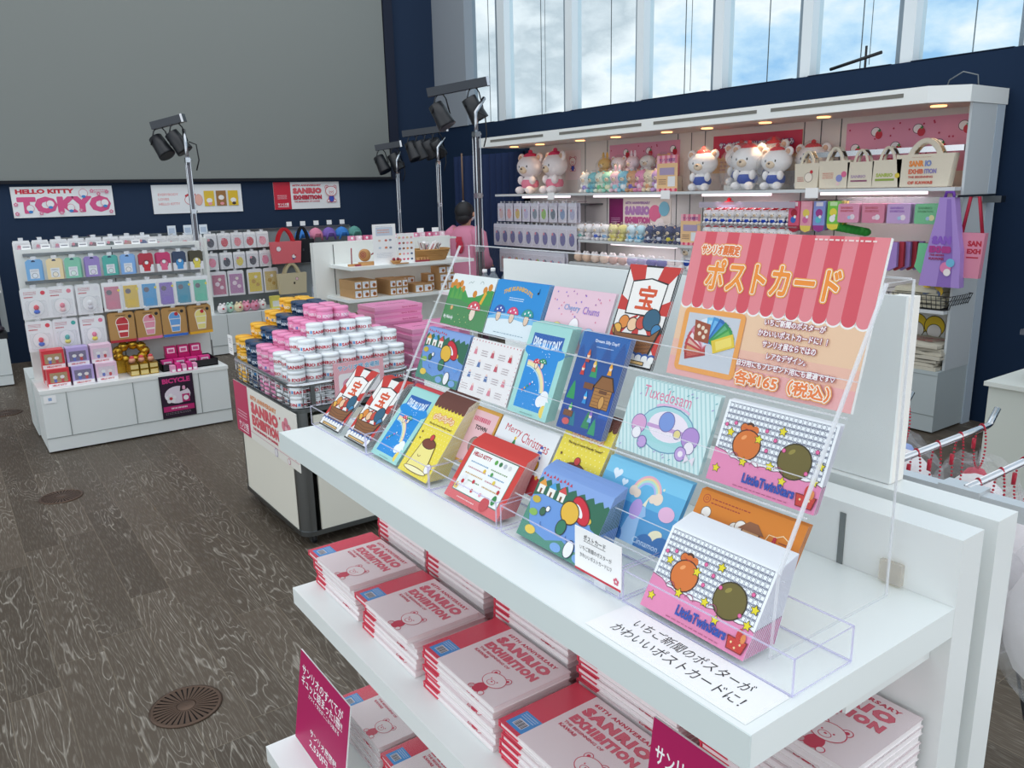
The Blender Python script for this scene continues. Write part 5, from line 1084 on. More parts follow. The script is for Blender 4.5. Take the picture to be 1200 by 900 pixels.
# ================================================================== MIDDLE SHELF UNIT
Mg = thing('craft_shelf', 'white shelf unit with kraft boxes and incense under the navy wall', 'shelving', (2.62, 6.12, 0))
part('back_panel', MB().box(2.62, 3.98, 6.58, 6.64, 0, 1.2, PANELW).box(2.80, 2.806, 6.577, 6.58, .05, 1.18, SLOT), Mg, world=True)
part('shelf', MB().box(2.76, 3.96, 6.14, 6.58, .985, 1.012, SHELF), Mg, world=True); part('shelf', MB().box(2.72, 3.93, 6.14, 6.58, .722, .748, SHELF), Mg, world=True)
part('strip_light', MB().box(3.0, 3.75, 6.35, 6.38, .970, .984, emit('#fff2f0', 1.6)), Mg, world=True)
part('base_cabinet', MB().box(2.66, 3.96, 6.12, 6.58, .012, .40, mat('#dcdfda', .45)), Mg, world=True)
def kbox(w_, d_, h_, lab_side=True):
    mb = MB().box(0, w_, 0, d_, 0, h_, KRAFT); a = Art(mb, (0, 0, 0), (1, 0, 0), (0, 0, 1), w_*1000, h_*1000, dz=3e-4); a.rect(w_*90, h_*120, w_*910, h_*880, '#e9ecf2'); a.circ(w_*620, h_*420, h_*230, '#b8733a'); a.circ(w_*620, h_*420, h_*110, '#7a4422'); a.tinylines(w_*150, h_*700, w_*500, 1, 8, '#8a90a0', 3); return mb
def kgroup(x, z, nx, nz, w_, d_, h_, nm, y=6.17):
    me = kbox(w_, d_, h_).mesh('kraft_box')
    for i in range(nx):
        for k in range(nz):
            o = bpy.data.objects.new('kraft_box', me); C.objects.link(o); o.location = (x+i*(w_+.002), y, z+k*(h_+.001)); o['label'] = 'kraft box with white label, %s column %s, %s' % (ORD[i], 'bottom' if k == 0 else 'second layer' if k == 1 else 'top', nm); o['category'] = 'box'; o['group'] = 'kraft boxes '+nm
kgroup(2.79, .7485, 3, 2, .068, .30, .072, 'in the leftmost block')
kgroup(3.12, .7485, 3, 2, .056, .28, .064, 'in the second block'); kgroup(3.36, .7485, 2, 1, .086, .20, .072, 'in the low front pair'); kgroup(3.34, .7485, 2, 2, .078, .10, .058, 'behind the low pair', 6.42)
kgroup(3.615, .7485, 2, 2, .076, .16, .072, 'in the right block'); kgroup(3.61, .895, 2, 1, .076, .14, .062, 'on top of the right block', 6.18); kgroup(3.54, .7485, 1, 2, .070, .12, .072, 'left of the right block', 6.26)
single('kraft_carton', MB().box(0, .30, 0, .2, 0, .20, KRAFT), 'low brown carton on the craft shelf base behind the tins', 'box', (2.68, 6.2, .401))
single('white_card_stand', MB().box(0, .10, 0, .004, 0, .09, PAPER).box(.02, .08, .004, .05, 0, .003, PAPER), 'blank white card standing behind the tins', 'card', (2.87, 6.14, .565))
single('card_terminal_box', MB().box(0, .16, 0, .1, 0, .09, mat('#d8dade', .5)).box(.01, .15, -.001, 0, .03, .06, mat('#6a7aa0', .5)).box(.0, .05, .02, .06, .09, .10, PAPER), 'pale grey device box behind the tins', 'box', (2.81, 6.13, .474))
single('device_riser', MB().box(0, .28, 0, .14, 0, .073, mat('#c9ccc8', .6)), 'grey riser block under the pale device box', 'riser', (2.78, 6.12, .401))
a4 = thing('info_sheet', 'tall white printed information sheet standing on the craft shelf', 'sign', (3.0, 6.20, 1.0125)); mb = MB().box(0, .215, 0, .004, 0, .335, PAPER); a = Art(mb, (0, 0, 0), (1, 0, 0), (0, 0, 1), 215, 335, dz=2e-4); a.rect(30, 240, 186, 310, '#cfd8e6'); a.tinylines(44, 262, 120, 2, 20, '#e0a08a', 9, 9); a.tinylines(30, 316, 150, 1, 8, '#b0b8c4', 2)
for x, y, c_ in ((60, 200, '#e8c8b8'), (120, 200, '#d87a6a'), (160, 202, '#9aa0b0'), (60, 140, '#d0dce8'), (118, 140, '#e08a6a'), (160, 138, '#8a90a0')): a.circ(x, y, 13, c_, b=9)
a.tinylines(30, 60, 150, 4, 11, '#c4cad4', 6, 3); part('sheet', mb, a4); part('easel_back', MB().box(.09, .12, .004, .06, 0, .004, PAPER).box(.09, .12, .004, .008, 0, .2, PAPER), a4)
a5 = thing('drawing_sheet', 'smaller white sheet covered in small coloured drawings on the craft shelf', 'sign', (3.235, 6.22, 1.0125)); mb = MB().box(0, .165, 0, .004, 0, .25, PAPER); a = Art(mb, (0, 0, 0), (1, 0, 0), (0, 0, 1), 165, 250, dz=2e-4); rr = random.Random(2)
for j in range(5):
    for i in range(4): a.circ(22+i*38, 30+j*46, 12, rr.choice(['#d8607a', '#e8a060', '#5a6a8a', '#e8c8a0', '#9a6a50', '#f0b0b8']), b=9)
part('sheet', mb, a5); part('easel_back', MB().box(.07, .09, .004, .05, 0, .004, PAPER), a5)
WD = mat('#c9965e', .6); WR_ = mat('#9a3040', .55)
t = thing('incense_stick', 'small red incense stick on a wooden foot at the shelf corner', 'incense holder', (2.79, 6.24, 1.0125)); part('foot', MB().box(0, .10, 0, .03, 0, .018, WD), t); part('stick', MB().tube([(.03, .015, .018), (.035, .015, .15)], .005, WR_), t); part('red_block', MB().box(.05, .10, -.02, 0, 0, .012, WR_), t)
t = thing('wooden_disc_holder', 'round wooden disc incense holder with a red slanted stick', 'incense holder', (2.95, 6.25, 1.0125)); part('foot', MB().box(-.06, .12, -.03, .03, 0, .028, WD), t)
part('disc', MB().lathe([(.001, -.009), (.052, -.009), (.052, .009), (.001, .009)], WD, n=24, T=Matrix.Translation((-.01, 0, .085)) @ Matrix.Rotation(math.pi/2, 4, 'X')), t); part('spiral_mark', MB().lathe([(.008, 0), (.016, 0)], WR_, n=14, caps=False, T=Matrix.Translation((-.03, -.0105, .09)) @ Matrix.Rotation(math.pi/2, 4, 'X')).lathe([(.024, 0), (.029, 0)], WR_, n=14, caps=False, T=Matrix.Translation((-.03, -.0105, .09)) @ Matrix.Rotation(math.pi/2, 4, 'X')), t); part('stick', MB().tube([(.05, 0, .085), (.14, 0, .135)], .005, WR_), t)
t = thing('wooden_boat', 'small wooden boat shaped holder with red tips between the sheets', 'incense holder', (3.19, 6.17, 1.0125)); part('hull', MB().lathe([(.03, 0), (.055, .03), (.052, .03), (.03, .006)], WD, sy=.5, n=18), t); part('red_tips', MB().ell((-.02, 0, .04), .014, .014, .014, WR_, 8).ell((.02, 0, .04), .014, .014, .014, WR_, 8), t); part('plank', MB().box(-.02, .10, -.04, -.01, 0, .008, WD), t)
t = thing('red_block_tray', 'low red tray of small wooden blocks in front of the basket', 'tray', (3.40, 6.19, 1.0125)); part('tray_wall', MB().box(0, .13, 0, .04, 0, .014, WR_), t)
for k in range(4): part('wooden_block', MB().box(.012+k*.03, .034+k*.03, .006, .034, .014, .036, WD), t)
# wicker basket
t = thing('wicker_basket', 'oval wicker basket filled with wrapped sticks on the craft shelf', 'basket', (3.60, 6.30, 1.0125)); WK = mat('#b98b52', .8, bump=.6, bscale=120); mb = MB()
for k in range(9): z = .006+k*.0095; rr_ = .115+.004*k+(.003 if k % 2 else 0); mb.tube([(rr_*1.25*math.cos(q*math.pi/14), rr_*.8*math.sin(q*math.pi/14), z) for q in range(28)], .0062, WK, 6, closed=True)
mb.lathe([(.001, .004), (.118, .004), (.14, .08)], WK, n=24, sx=1.18, sy=.74, caps=False); part('woven_wall', mb, t); part('rim', MB().tube([(.150*1.25*math.cos(q*math.pi/14), .150*.8*math.sin(q*math.pi/14), .092) for q in range(28)], .009, WK, 6, closed=True), t)
rr = random.Random(6)
for k in range(16):
    an = rr.uniform(0, 6.28); x, y = rr.uniform(-.11, .11), rr.uniform(-.05, .05); d = Vector((rr.uniform(-.8, .8), rr.uniform(-.4, .1), .7)).normalized()
    mb = MB(); p = Vector((0, 0, 0)); q = d*.10; mb.bar(p, q, .022, mat('#f0eeee', .4)); mb.bar(p+d*.02-Vector((0, .012, 0)), p+d*.085-Vector((0, .012, 0)), .006, mat(rr.choice(['#7a3a30', '#c84a5a', '#4a4048']), .5))
    single('wrapped_stick', mb, 'white wrapped stick sticking out of the wicker basket', 'packet', (3.60+x, 6.30+y, 1.085), 'wrapped sticks in the wicker basket')
# pink packets row showing above the unit
for i in range(14): single('pink_packet', MB().box(0, .055, 0, .03, 0, .05, mat(['#e890b0', '#f0d0dc', '#d86a90'][i % 3], .6)).ell((.03, -.002, .03), .012, .004, .012, mat('#fbf0f4', .6), 8), 'small pink packet peeking over the craft shelf back panel', 'packet', (3.02+i*.072, 6.72, 1.185), 'pink packets over the craft shelf')
for i in range(2): single('price_tag', MB().box(0, .07, 0, .002, 0, .04, PAPER), 'white price tag over the craft shelf, %s from the left' % ORD[i], 'price tag', (3.70+i*.16, 6.70, 1.235), 'price tags over the craft shelf')
single('packet_rail', MB().box(2.95, 4.1, 6.66, 6.80, 1.165, 1.18, PANELW), 'narrow white ledge behind the craft shelf back panel', 'ledge', world=True)
for i in range(4):
    single('clear_bottle', MB().lathe([(.030, 0), (.032, .01), (.032, .085), (.012, .115), (.012, .125)], clear('#eef6fa', .5, .12, 'clear_bottle'), n=16).lathe([(.014, .122), (.014, .14)], mat('#f4f4f4', .4), n=12), 'clear plastic bottle with white cap behind the postcards, %s from the left' % ORD[i], 'bottle', (2.56+i*.078, 3.86+(i % 2)*.03, 1.022), 'clear bottles behind the postcard stand')
single('bottle_shelf', MB().box(2.45, 3.1, 3.78, 4.2, 1.0, 1.02, WHITE).box(2.6, 2.66, 3.9, 3.96, 0, 1.0, STEEL).box(2.95, 3.01, 3.9, 3.96, 0, 1.0, STEEL), 'small white high table carrying the clear bottles', 'table', world=True)

# ================================================================== SIGNS ON THE NAVY WALL
def wallsign(name, lab, x, z, W, H):
    t = thing(name, lab, 'sign', (x, 9.445, z)); mb = MB().box(0, W*.001, -.008, 0, 0, H*.001, mat('#f2f3f4', .5)); return t, mb, Art(mb, (0, -.008, 0), (1, 0, 0), (0, 0, 1), W, H, dz=4e-4, base=5e-4)
t, mb, a = wallsign('tokyo_sign', 'white wall sign with big pink TOKYO lettering', .70, 1.44, 915, 300)
a.text('HELLO KITTY', 40, 230, 520, 46, '#d8203c', .06, rot=0); a.ring('TOKYO', 50, 45, 830, 150, '#e0558c', 8, 10, 0, 1.05, .04)
for x, y, s_ in ((150, 90, 34), (330, 130, 36), (510, 90, 34), (640, 230, 40), (830, 130, 36)): a.ocirc(x, y, s_, '#f4f2f4', '#d8708a', 4); a.circ(x, y-34, 20, '#3a8ad0', b=14)
for x, y in ((30, 40), (30, 130), (880, 40), (860, 240), (720, 250), (600, 60), (420, 40), (240, 40), (780, 220)): flower(a, x, y, 20, '#e88aa8', '#f4e0e8')
a.tinylines(740, 235, 130, 2, 20, '#e07a98', 3); part('panel', mb, t)
t, mb, a = wallsign('wall_sign', 'white wall sign with three yellow and brown squares behind the lamp pole', 2.0, 1.435, 960, 305)
for k, (s_, w_) in enumerate((('EVERYBODY', 210), ('LOVES', 110), ('HELLO KITTY', 220))): a.text(s_, 60, 190-k*50, w_, 26, '#e8a0a0', .02)
a.ocirc(395, 140, 62, '#f4f4f6', '#d06a6a', 6, b=50)
for k in range(6): a.circ(350+k*18, 185+(k % 2)*10, 12, '#c8303c')
a.ocirc(480, 140, 40, '#f0b8a8', '#d88a8a', 4, b=60)
for k, c_ in enumerate(('#e8c23a', '#a0703c', '#e8c030')): a.rect(540+k*132, 70, 650+k*132, 235, c_); a.circ(595+k*132, 140+(20 if k % 2 else -10), 32, '#f4f0ec', b=26); a.circ(600+k*132, 95, 22, '#f0a0a8' if k < 2 else '#3a2a2a', b=16)
part('panel', mb, t)
t, mb, a = wallsign('exhibition_sign', 'red and white exhibition sign on the navy wall near the screen corner', 3.335, 1.44, 820, 312)
a.rect(0, 0, 205, 312, '#d0243c'); a.text('サンリオ展', 40, 40, 130, 32, '#ffffff', .04); a.rect(40, 28, 170, 34, '#ffffff'); a.tinylines(40, 120, 120, 3, 18, '#f4c8d0', 4)
a.text('60TH ANNIVERSARY', 230, 262, 360, 22, '#e0707c', .06); a.ring('SANRIO', 235, 180, 350, 60, '#e0606a', 5, 8, 0, 1.1, .04); a.ring('EXHIBITION', 235, 110, 350, 48, '#c8384c', 3, 8, 0, 1.1, .04); a.text('THE BEGINNING OF KAWAII', 235, 78, 320, 16, '#c8384c', .04)
bear_line(a, 710, 200, 84, '#d04a58', '#f6f2f2', '#3a5ac0', 6); part('panel', mb, t)

# ================================================================== LAMP STANDS
LB = mat('#1b1d22', .4); TR_ = mat('#b8bcc2', .22, 1)
def lamp(name, lab, x, y, h, bar_a, bar_b, wd=.034, nl=2, arm=None):
    t = thing('lamp_stand', lab, 'lamp stand', (x, y, 0))
    part('foot_plate', MB().box(-.09, .09, -.09, .09, 0, .012, TR_).box(-.03, .03, -.03, .03, .012, .30, TR_), t)
    pm = MB()
    for dx in (-wd/2, wd/2):
        for dy in (-wd/2, wd/2): pm.tube([(dx, dy, .3), (dx, dy, h*.86)], .0055, TR_, 6)
    pm.box(-wd*.35, wd*.35, -wd*.35, wd*.35, .3, h*.86, mat('#6c6a70', .3, .8)); part('pole', pm, t)
    part('upper_tube', MB().tube([(0, 0, h*.84), (0, 0, h*.93), ((bar_b[0]*.75), bar_b[1]*.75, h-.05)], .016, TR_, 8), t)
    for z in (h*.48, h*.66, h*.86): part('collar', MB().box(-wd*.62, wd*.62, -wd*.62, wd*.62, z-.02, z+.02, TR_).tube([(wd*.6, 0, z), (wd*1.1, 0, z)], .008, TR_, 6), t)
    a, b = Vector((bar_a[0], bar_a[1], h+bar_a[2])), Vector((bar_b[0], bar_b[1], h+bar_b[2])); d = (b-a).normalized()
    part('light_bar', MB().bar(a, b, .066, mat('#3c4046', .4, .5))  .bar(b, b+d*.02, .07, TR_), t)
    for k in range(nl):
        p = a+(b-a)*(.22+.56*k/max(1, nl-1)); s_ = part('spotlight', MB().lathe([(.042, -.10), (.062, -.095), (.066, .0), (.075, .085), (.075, .10), (.056, .101)], LB, n=18, T=Matrix.Translation(p+Vector((0, 0, -.19))) @ Matrix.Rotation(2.7+.25*k, 4, d) @ Matrix.Rotation(.3, 4, 'X')), t)
        sub('yoke', MB().tube([p, p+Vector((-.05, 0, -.06)), p+Vector((-.085, 0, -.18))], .006, LB, 6).tube([p, p+Vector((.05, 0, -.06)), p+Vector((.085, 0, -.18))], .006, LB, 6), s_)
    part('cable', MB().tube([(.03, 0, h*.93), (.09, 0, h*.92), (.10, 0, h*.86), (.07, 0, h*.82)], .006, BLACK, 6), t); return t
lamp('lamp_stand', 'lamp stand in front of the white wall sign, two black spotlights', 1.965, 7.70, 2.24, (-.20, .28, -.01), (.02, .10, .05), nl=2)
lamp('lamp_stand', 'nearest and tallest lamp stand beside the curtain, wide black bar', 3.64, 5.55, 2.37, (-.24, .33, 0), (.16, .07, .08), wd=.042, nl=2)
lamp('lamp_stand', 'lamp stand between the pink coated person and the screen edge, four spotlights', 4.58, 7.75, 2.22, (-.24, .33, 0), (.15, .05, .05), wd=.03, nl=4)
lamp('lamp_stand', 'thin far lamp stand right below the screen corner', 4.50, 8.55, 2.11, (-.15, .22, 0), (.08, .04, .04), wd=.022, nl=2)
t = thing('thin_pole', 'thin brown and white pole just right of the person', 'pole', (4.80, 7.62, 0)); part('lower_tube', MB().tube([(0, 0, 0), (0, 0, 1.5)], .014, mat('#c9ced6', .4)), t); part('upper_tube', MB().tube([(0, 0, 1.5), (0, 0, 2.0)], .010, mat('#6a5444', .5)), t); part('foot_plate', MB().lathe([(.12, 0), (.12, .012), (.02, .02)], STEEL), t)

# ================================================================== PERSON in a pink coat
def person():
    t = thing('person', 'person in a pink happi coat with dark hair and mask, facing away behind the shelf', 'person', (4.62, 7.30, 0), rz=1.95)
    SK = mat('#c99a80', .6)
    pts = {'hip': (0, 0, .80, .125), 'waist': (0, .0, .93, .115), 'chest': (0, .01, 1.10, .135), 'neck0': (0, 0, 1.225, .06), 'neck': (0, -.005, 1.27, .045),
           'jaw': (0, -.03, 1.325, .058), 'head': (0, -.01, 1.385, .085), 'crown': (0, .0, 1.44, .06),
           'shl': (-.15, .01, 1.18, .055), 'ell': (-.20, .03, .95, .042), 'wrl': (-.16, -.14, .84, .028), 'hal': (-.14, -.20, .83, .026),
           'shr': (.15, .01, 1.18, .055), 'elr': (.20, .03, .95, .042), 'wrr': (.16, -.14, .84, .028), 'har': (.14, -.20, .83, .026),
           'tl': (-.085, 0, .72, .085), 'kl': (-.09, -.01, .42, .056), 'al': (-.09, .01, .08, .036), 'fl': (-.095, -.14, .035, .032),
           'tr': (.085, 0, .72, .085), 'kr': (.09, -.01, .42, .056), 'ar': (.09, .01, .08, .036), 'fr': (.095, -.14, .035, .032)}
    ed = [('hip', 'waist'), ('waist', 'chest'), ('chest', 'neck0'), ('neck0', 'neck'), ('neck', 'jaw'), ('jaw', 'head'), ('head', 'crown'), ('chest', 'shl'), ('shl', 'ell'), ('ell', 'wrl'), ('wrl', 'hal'), ('chest', 'shr'), ('shr', 'elr'), ('elr', 'wrr'), ('wrr', 'har'), ('hip', 'tl'), ('tl', 'kl'), ('kl', 'al'), ('al', 'fl'), ('hip', 'tr'), ('tr', 'kr'), ('kr', 'ar'), ('ar', 'fr')]
    # five fingers on each hand
    for s_, h_ in ((-1, 'hal'), (1, 'har')):
        hx, hy, hz, _ = pts[h_]
        for q in range(4):
            a_, b_ = '%sf%d' % (h_, q), '%sg%d' % (h_, q); off = (q-1.5)*.017; ln = (.8, 1, .95, .75)[q]
            pts[a_] = (hx+off, hy-.04*ln, hz-.006, .0085); pts[b_] = (hx+off*1.1, hy-.062*ln, hz-.03, .0075); ed += [(h_, a_), (a_, b_)]
        pts[h_+'t'] = (hx-s_*.035, hy-.02, hz-.008, .0095); ed.append((h_, h_+'t'))
    names = list(pts); me = bpy.data.meshes.new('body'); me.from_pydata([pts[k][:3] for k in names], [(names.index(a_), names.index(b_)) for a_, b_ in ed], [])
    o = bpy.data.objects.new('body', me); C.objects.link(o); o.parent = t; me.materials.append(SK)
    sk = o.modifiers.new('skin', 'SKIN'); sk.use_smooth_shade = True; lay = me.skin_vertices[0].data if me.skin_vertices else None
    if lay is None: me.attributes
    for i, k in enumerate(names):
        lay[i].radius = (pts[k][3]*(1.25 if k in ('hip', 'waist', 'chest') else 1), pts[k][3]); lay[i].use_root = (k == 'hip')
    ss = o.modifiers.new('smooth', 'SUBSURF'); ss.levels = 2; ss.render_levels = 2
    PKC = mat('#d487a2', .85, bump=.25, bscale=18); mb = MB()
    secs = [(.58, .20, .14), (.80, .19, .138), (.95, .18, .135), (1.08, .185, .135), (1.17, .17, .12), (1.225, .12, .09), (1.25, .07, .065)]
    n = 26; vs = []
    for (z, rx, ry) in secs:
        for k in range(n): an = 2*math.pi*k/n; w_ = 1+.035*math.sin(an*7+z*9)*(1.3-z); vs.append((rx*math.cos(an)*w_, ry*math.sin(an)*w_+.005, z))
    mb.add(vs, [(i*n+k, i*n+(k+1) % n, (i+1)*n+(k+1) % n, (i+1)*n+k) for i in range(len(secs)-1) for k in range(n)], PKC, True)
    for s_ in (-1, 1): mb.tube([(s_*.12, .01, 1.19), (s_*.17, .015, 1.16), (s_*.205, .03, .98), (s_*.20, -.01, .90), (s_*.165, -.12, .85)], [.075, .085, .085, .08, .075], PKC, 12)
    part('happi_coat', mb, t); e_ = MB().ell((-.02, .148, 1.04), .05, .006, .075, mat('#c02c48', .8), 12).box(-.045, .03, .145, .150, 1.08, 1.14, mat('#d04058', .8)); part('coat_crest', e_, t, 'red crest on the coat back')
    part('trousers', MB().lathe([(.11, .30), (.125, .55), (.13, .70)], mat('#1c2230', .9), (-.085, 0, 0), 16).lathe([(.11, .30), (.125, .55), (.13, .70)], mat('#1c2230', .9), (.085, 0, 0), 16).lathe([(.065, .10), (.11, .30)], mat('#1c2230', .9), (-.09, 0, 0), 16).lathe([(.065, .10), (.11, .30)], mat('#1c2230', .9), (.09, 0, 0), 16), t)
    part('hair', MB().ell((0, .018, 1.395), .102, .108, .104, mat('#15151a', .6), 20).ell((0, .055, 1.335), .085, .06, .075, mat('#15151a', .6), 16), t)
    part('face_mask', MB().ell((0, -.072, 1.335), .062, .038, .045, mat('#e6e9ec', .8), 14), t)
    for s_ in (-1, 1): part('ear', MB().ell((s_*.094, -.012, 1.365), .012, .02, .028, SK, 10), t); part('eye', MB().ell((s_*.034, -.093, 1.385), .011, .006, .006, mat('#20181a', .3), 8), t)
    part('nose', MB().ell((0, -.105, 1.36), .011, .014, .016, SK, 8), t); part('shoe', MB().ell((-.095, -.06, .035), .045, .12, .035, BLACK, 12), t); part('shoe', MB().ell((.095, -.06, .035), .045, .12, .035, BLACK, 12), t)
person()

# ================================================================== RIGHT WALL FIXTURE
Rg = thing('lit_display_shelving', 'long white lit shelving display full of plush toys and bags', 'shelving', (5.08, 2.47, 0))
RW = mat('#dcd6d2', .55); RX = 5.48
part('back_panel', MB().box(RX, 5.55, 2.49, 7.30, .02, 2.09, RW), Rg, world=True)
sm_ = MB()
for y in (6.367, 6.038, 5.121, 4.963, 4.81, 3.843, 3.70, 3.537, 2.609): sm_.box(RX-.002, RX, y-.004, y+.004, .42, 2.05, SLOT)
part('slot_strips', sm_, Rg, world=True)
part('end_panel', MB().box(5.46, 5.56, 2.468, 2.488, .0, 2.049, mat('#b9c6d2', .5)).box(5.15, 5.459, 2.471, 2.487, .412, 2.049, mat('#c9cfd2', .5)), Rg, world=True)
# canopy with vents and downlights
cn = MB().box(4.96, 5.54, 2.63, 7.48, 2.052, 2.085, RW).box(4.93, 4.96, 2.63, 7.50, 2.05, 2.145, WHITE).prism([(4.93, 2.63), (5.10, 2.462), (5.13, 2.462), (4.96, 2.63)], 'z', 2.05, 2.145, WHITE).box(5.13, 5.57, 2.462, 2.484, 2.05, 2.145, WHITE).prism([(4.962, 2.63), (5.128, 2.485), (5.54, 2.485), (5.54, 2.63)], 'z', 2.052, 2.085, RW)
cn.box(4.961, 5.55, 7.481, 7.50, 2.05, 2.145, WHITE); part('canopy', cn, Rg, world=True)
VB = mat('#77766f', .7)
for (y0, y1) in ((6.35, 7.25), (5.02, 6.1), (3.86, 4.88), (2.78, 3.74)): part('vent_slot', MB().box(4.927, 4.93, y0, y1, 2.094, 2.118, VB), Rg, world=True)
sh = lambda x0, y0, y1, z: MB().box(x0, RX, y0, y1, z-.022, z, mat('#d4d8da', .4))
part('shelf', sh(5.08, 2.49, 7.41, 1.56), Rg, world=True); part('shelf', sh(5.12, 4.60, 6.06, 1.118), Rg, world=True); part('shelf', sh(5.10, 2.49, 4.5, .80), Rg, world=True)
part('base_cabinet', MB().box(5.08, RX, 2.475, 7.40, .012, .41, mat('#b8c2c4', .5)).box(5.078, 5.08, 2.475, 7.4, .118, .122, SEAM).box(5.078, 5.08, 2.475, 7.4, .385, .388, SEAM), Rg, world=True)
for k, (y0, y1, z) in enumerate(((6.35, 7.1, 1.53), (5.1, 5.95, 1.53), (3.95, 4.6, 1.53), (2.75, 3.5, 1.53), (4.9, 5.7, 1.09))):
    part('strip_light', MB().box(5.22, 5.27, y0, y1, z-.014, z+.006, emit('#ffeef4', 1.1)), Rg, world=True)
    l = bpy.data.lights.new('strip_lamp', 'AREA'); l.shape = 'RECTANGLE'; l.size = .04; l.size_y = y1-y0; l.energy = .7; l.color = (1, .93, .95)
    o = bpy.data.objects.new('strip_lamp', l); C.objects.link(o); o.location = (5.245, (y0+y1)/2, z-.02)
for y in (2.70, 3.50, 3.99, 4.55, 4.99, 5.62, 6.12, 6.75, 7.2):
    part('downlight', MB().lathe([(.001, 0), (.040, 0), (.046, -.004), (.046, .002)], emit('#ffb878', 2.6), (5.2, y, 2.048), 16), Rg, world=True)
    l = bpy.data.lights.new('downlight_lamp', 'SPOT'); l.energy = 6; l.color = (1, .66, .38); l.spot_size = 1.0; l.spot_blend = .6; l.shadow_soft_size = .03
    o = bpy.data.objects.new('downlight_lamp', l); C.objects.link(o); o.location = (5.2, y, 2.04)

# curtain left of it
mb = MB(); n = 60; vs = []
for k in range(n+1): y = 7.42+1.45*k/n; x = 5.48+.035*math.sin(k*1.15)+.012*math.sin(k*2.7); vs += [(x, y, .02), (x, y, 2.02)]
mb.add(vs, [(2*k, 2*k+2, 2*k+3, 2*k+1) for k in range(n)], mat('#1b2f57', .9), True); mb.add([(a_+.004, b_, c_) for a_, b_, c_ in vs], [(2*k+1, 2*k+3, 2*k+2, 2*k) for k in range(n)], mat('#1b2f57', .9), True)
single('curtain', mb, 'dark navy pleated curtain between the lamp stand and the plush display', 'curtain', world=True)

# posters on its back wall  (art faces -X)
def wposter(name, lab, yc, w_, z0, z1, bg, fn):
    t = thing(name, lab, 'poster', (RX-.003, yc+w_/2, z0)); mb = MB().box(-.003, 0, -w_, 0, 0, z1-z0, mat(bg, .55)); a = Art(mb, (-.003, 0, 0), (0, -1, 0), (0, 0, 1), w_*1000, (z1-z0)*1000, dz=3e-4, base=4e-4)
    fn(a, w_*1000, (z1-z0)*1000); part('sheet', mb, t)
wposter('drawing_poster', 'white poster with a line drawing beside the pink plush pair', 6.556, .246, 1.69, 1.985, '#ecdcdc', lambda a, W, H: (bear_line(a, W*.5, H*.62, 62, '#c8405a', '#f4f0f0', '#3a5ac0', 5),))
def berries(a, W, H):
    rr = random.Random(3); n = int(W/150)
    for i in range(n): x, y = W*(i+.5)/n, H*(.55+.25*(1 if i % 2 else -1)*.6+.1); a.ocirc(x, y, 34, '#f6f0f2', '#5a3a44', 4, b=30); a.circ(x+24, y-22, 26, '#c81e38', b=28); a.star(x+26, y+6, 14, '#3a8a4a')
    for i in range(18): a.circ(rr.uniform(20, W-20), rr.uniform(H*.3, H-10), 7, '#c03058', n=8)
    a.text('Sanrio', W*.30, H*.10, W*.36, H*.26, '#c01838', .04)
wposter('strawberry_banner', 'pink strawberry banner behind the bagged pastel plush group', 5.547, .909, 1.62, 2.0, '#e49ab6', berries)
wposter('strawberry_banner', 'pink strawberry banner above the canvas tote bags', 3.039, .900, 1.66, 2.01, '#e49ab6', berries)
wposter('red_banner', 'crimson banner with white Japanese lettering above the white plush toys', 4.284, .86, 1.70, 2.0, '#efc27a', lambda a, W, H: (a.rect(0, H*.48, W, H, '#c93a58'), [a.circ(W*(i+.5)/16, H*.48, W/34, '#c93a58' if i % 2 else '#e88a9a') for i in range(16)], a.otext2('サンリオ展限定 オリジナルぬいぐるみ', 70, H*.66, W-140, 44, '#ffffff', '#6a4a8a', 1.5, 7), a.tinylines(80, 20, W-160, 3, 30, '#c98a6a', 2)))
wposter('exhibition_poster', 'purple and cream exhibition poster below the bagged pastel plush', 5.59, .823, 1.16, 1.50, '#e8dcd2', lambda a, W, H: (a.rect(0, 0, W*.24, H, '#7c1a5c'), a.text('サンリオ展', 30, H*.08, 140, 26, '#ffffff', .04), a.tinylines(30, H*.35, 130, 3, 16, '#d8a8c8', 2), a.text('60TH ANNIVERSARY', W*.28, H*.84, 330, 26, '#9a70a8', .05), a.ring('SANRIO', W*.28, H*.56, 320, 74, '#b080b8', 6, 8, 0, 1.1, .04), a.ring('EXHIBITION', W*.28, H*.32, 330, 58, '#c05a90', 4, 8, 0, 1.1, .04), a.circ(W*.76, H*.6, 76, '#d86a90'), a.circ(W*.9, H*.72, 66, '#78b4c8'), a.circ(W*.84, H*.3, 60, '#f2e8e4')))
wposter('yellow_poster', 'white poster with two yellow arcs under the wire basket', 2.80, .30, .46, .76, '#d9dcd8', lambda a, W, H: (a.ocirc(W*.34, H*.58, 76, '#e8c820', '#5a4a10', 6), a.ocirc(W*.34, H*.46, 56, '#f2eeea', '#5a4a10', 5), a.ocirc(W*.76, H*.58, 70, '#e8c820', '#5a4a10', 6), a.ocirc(W*.76, H*.46, 50, '#f2eeea', '#5a4a10', 5)))

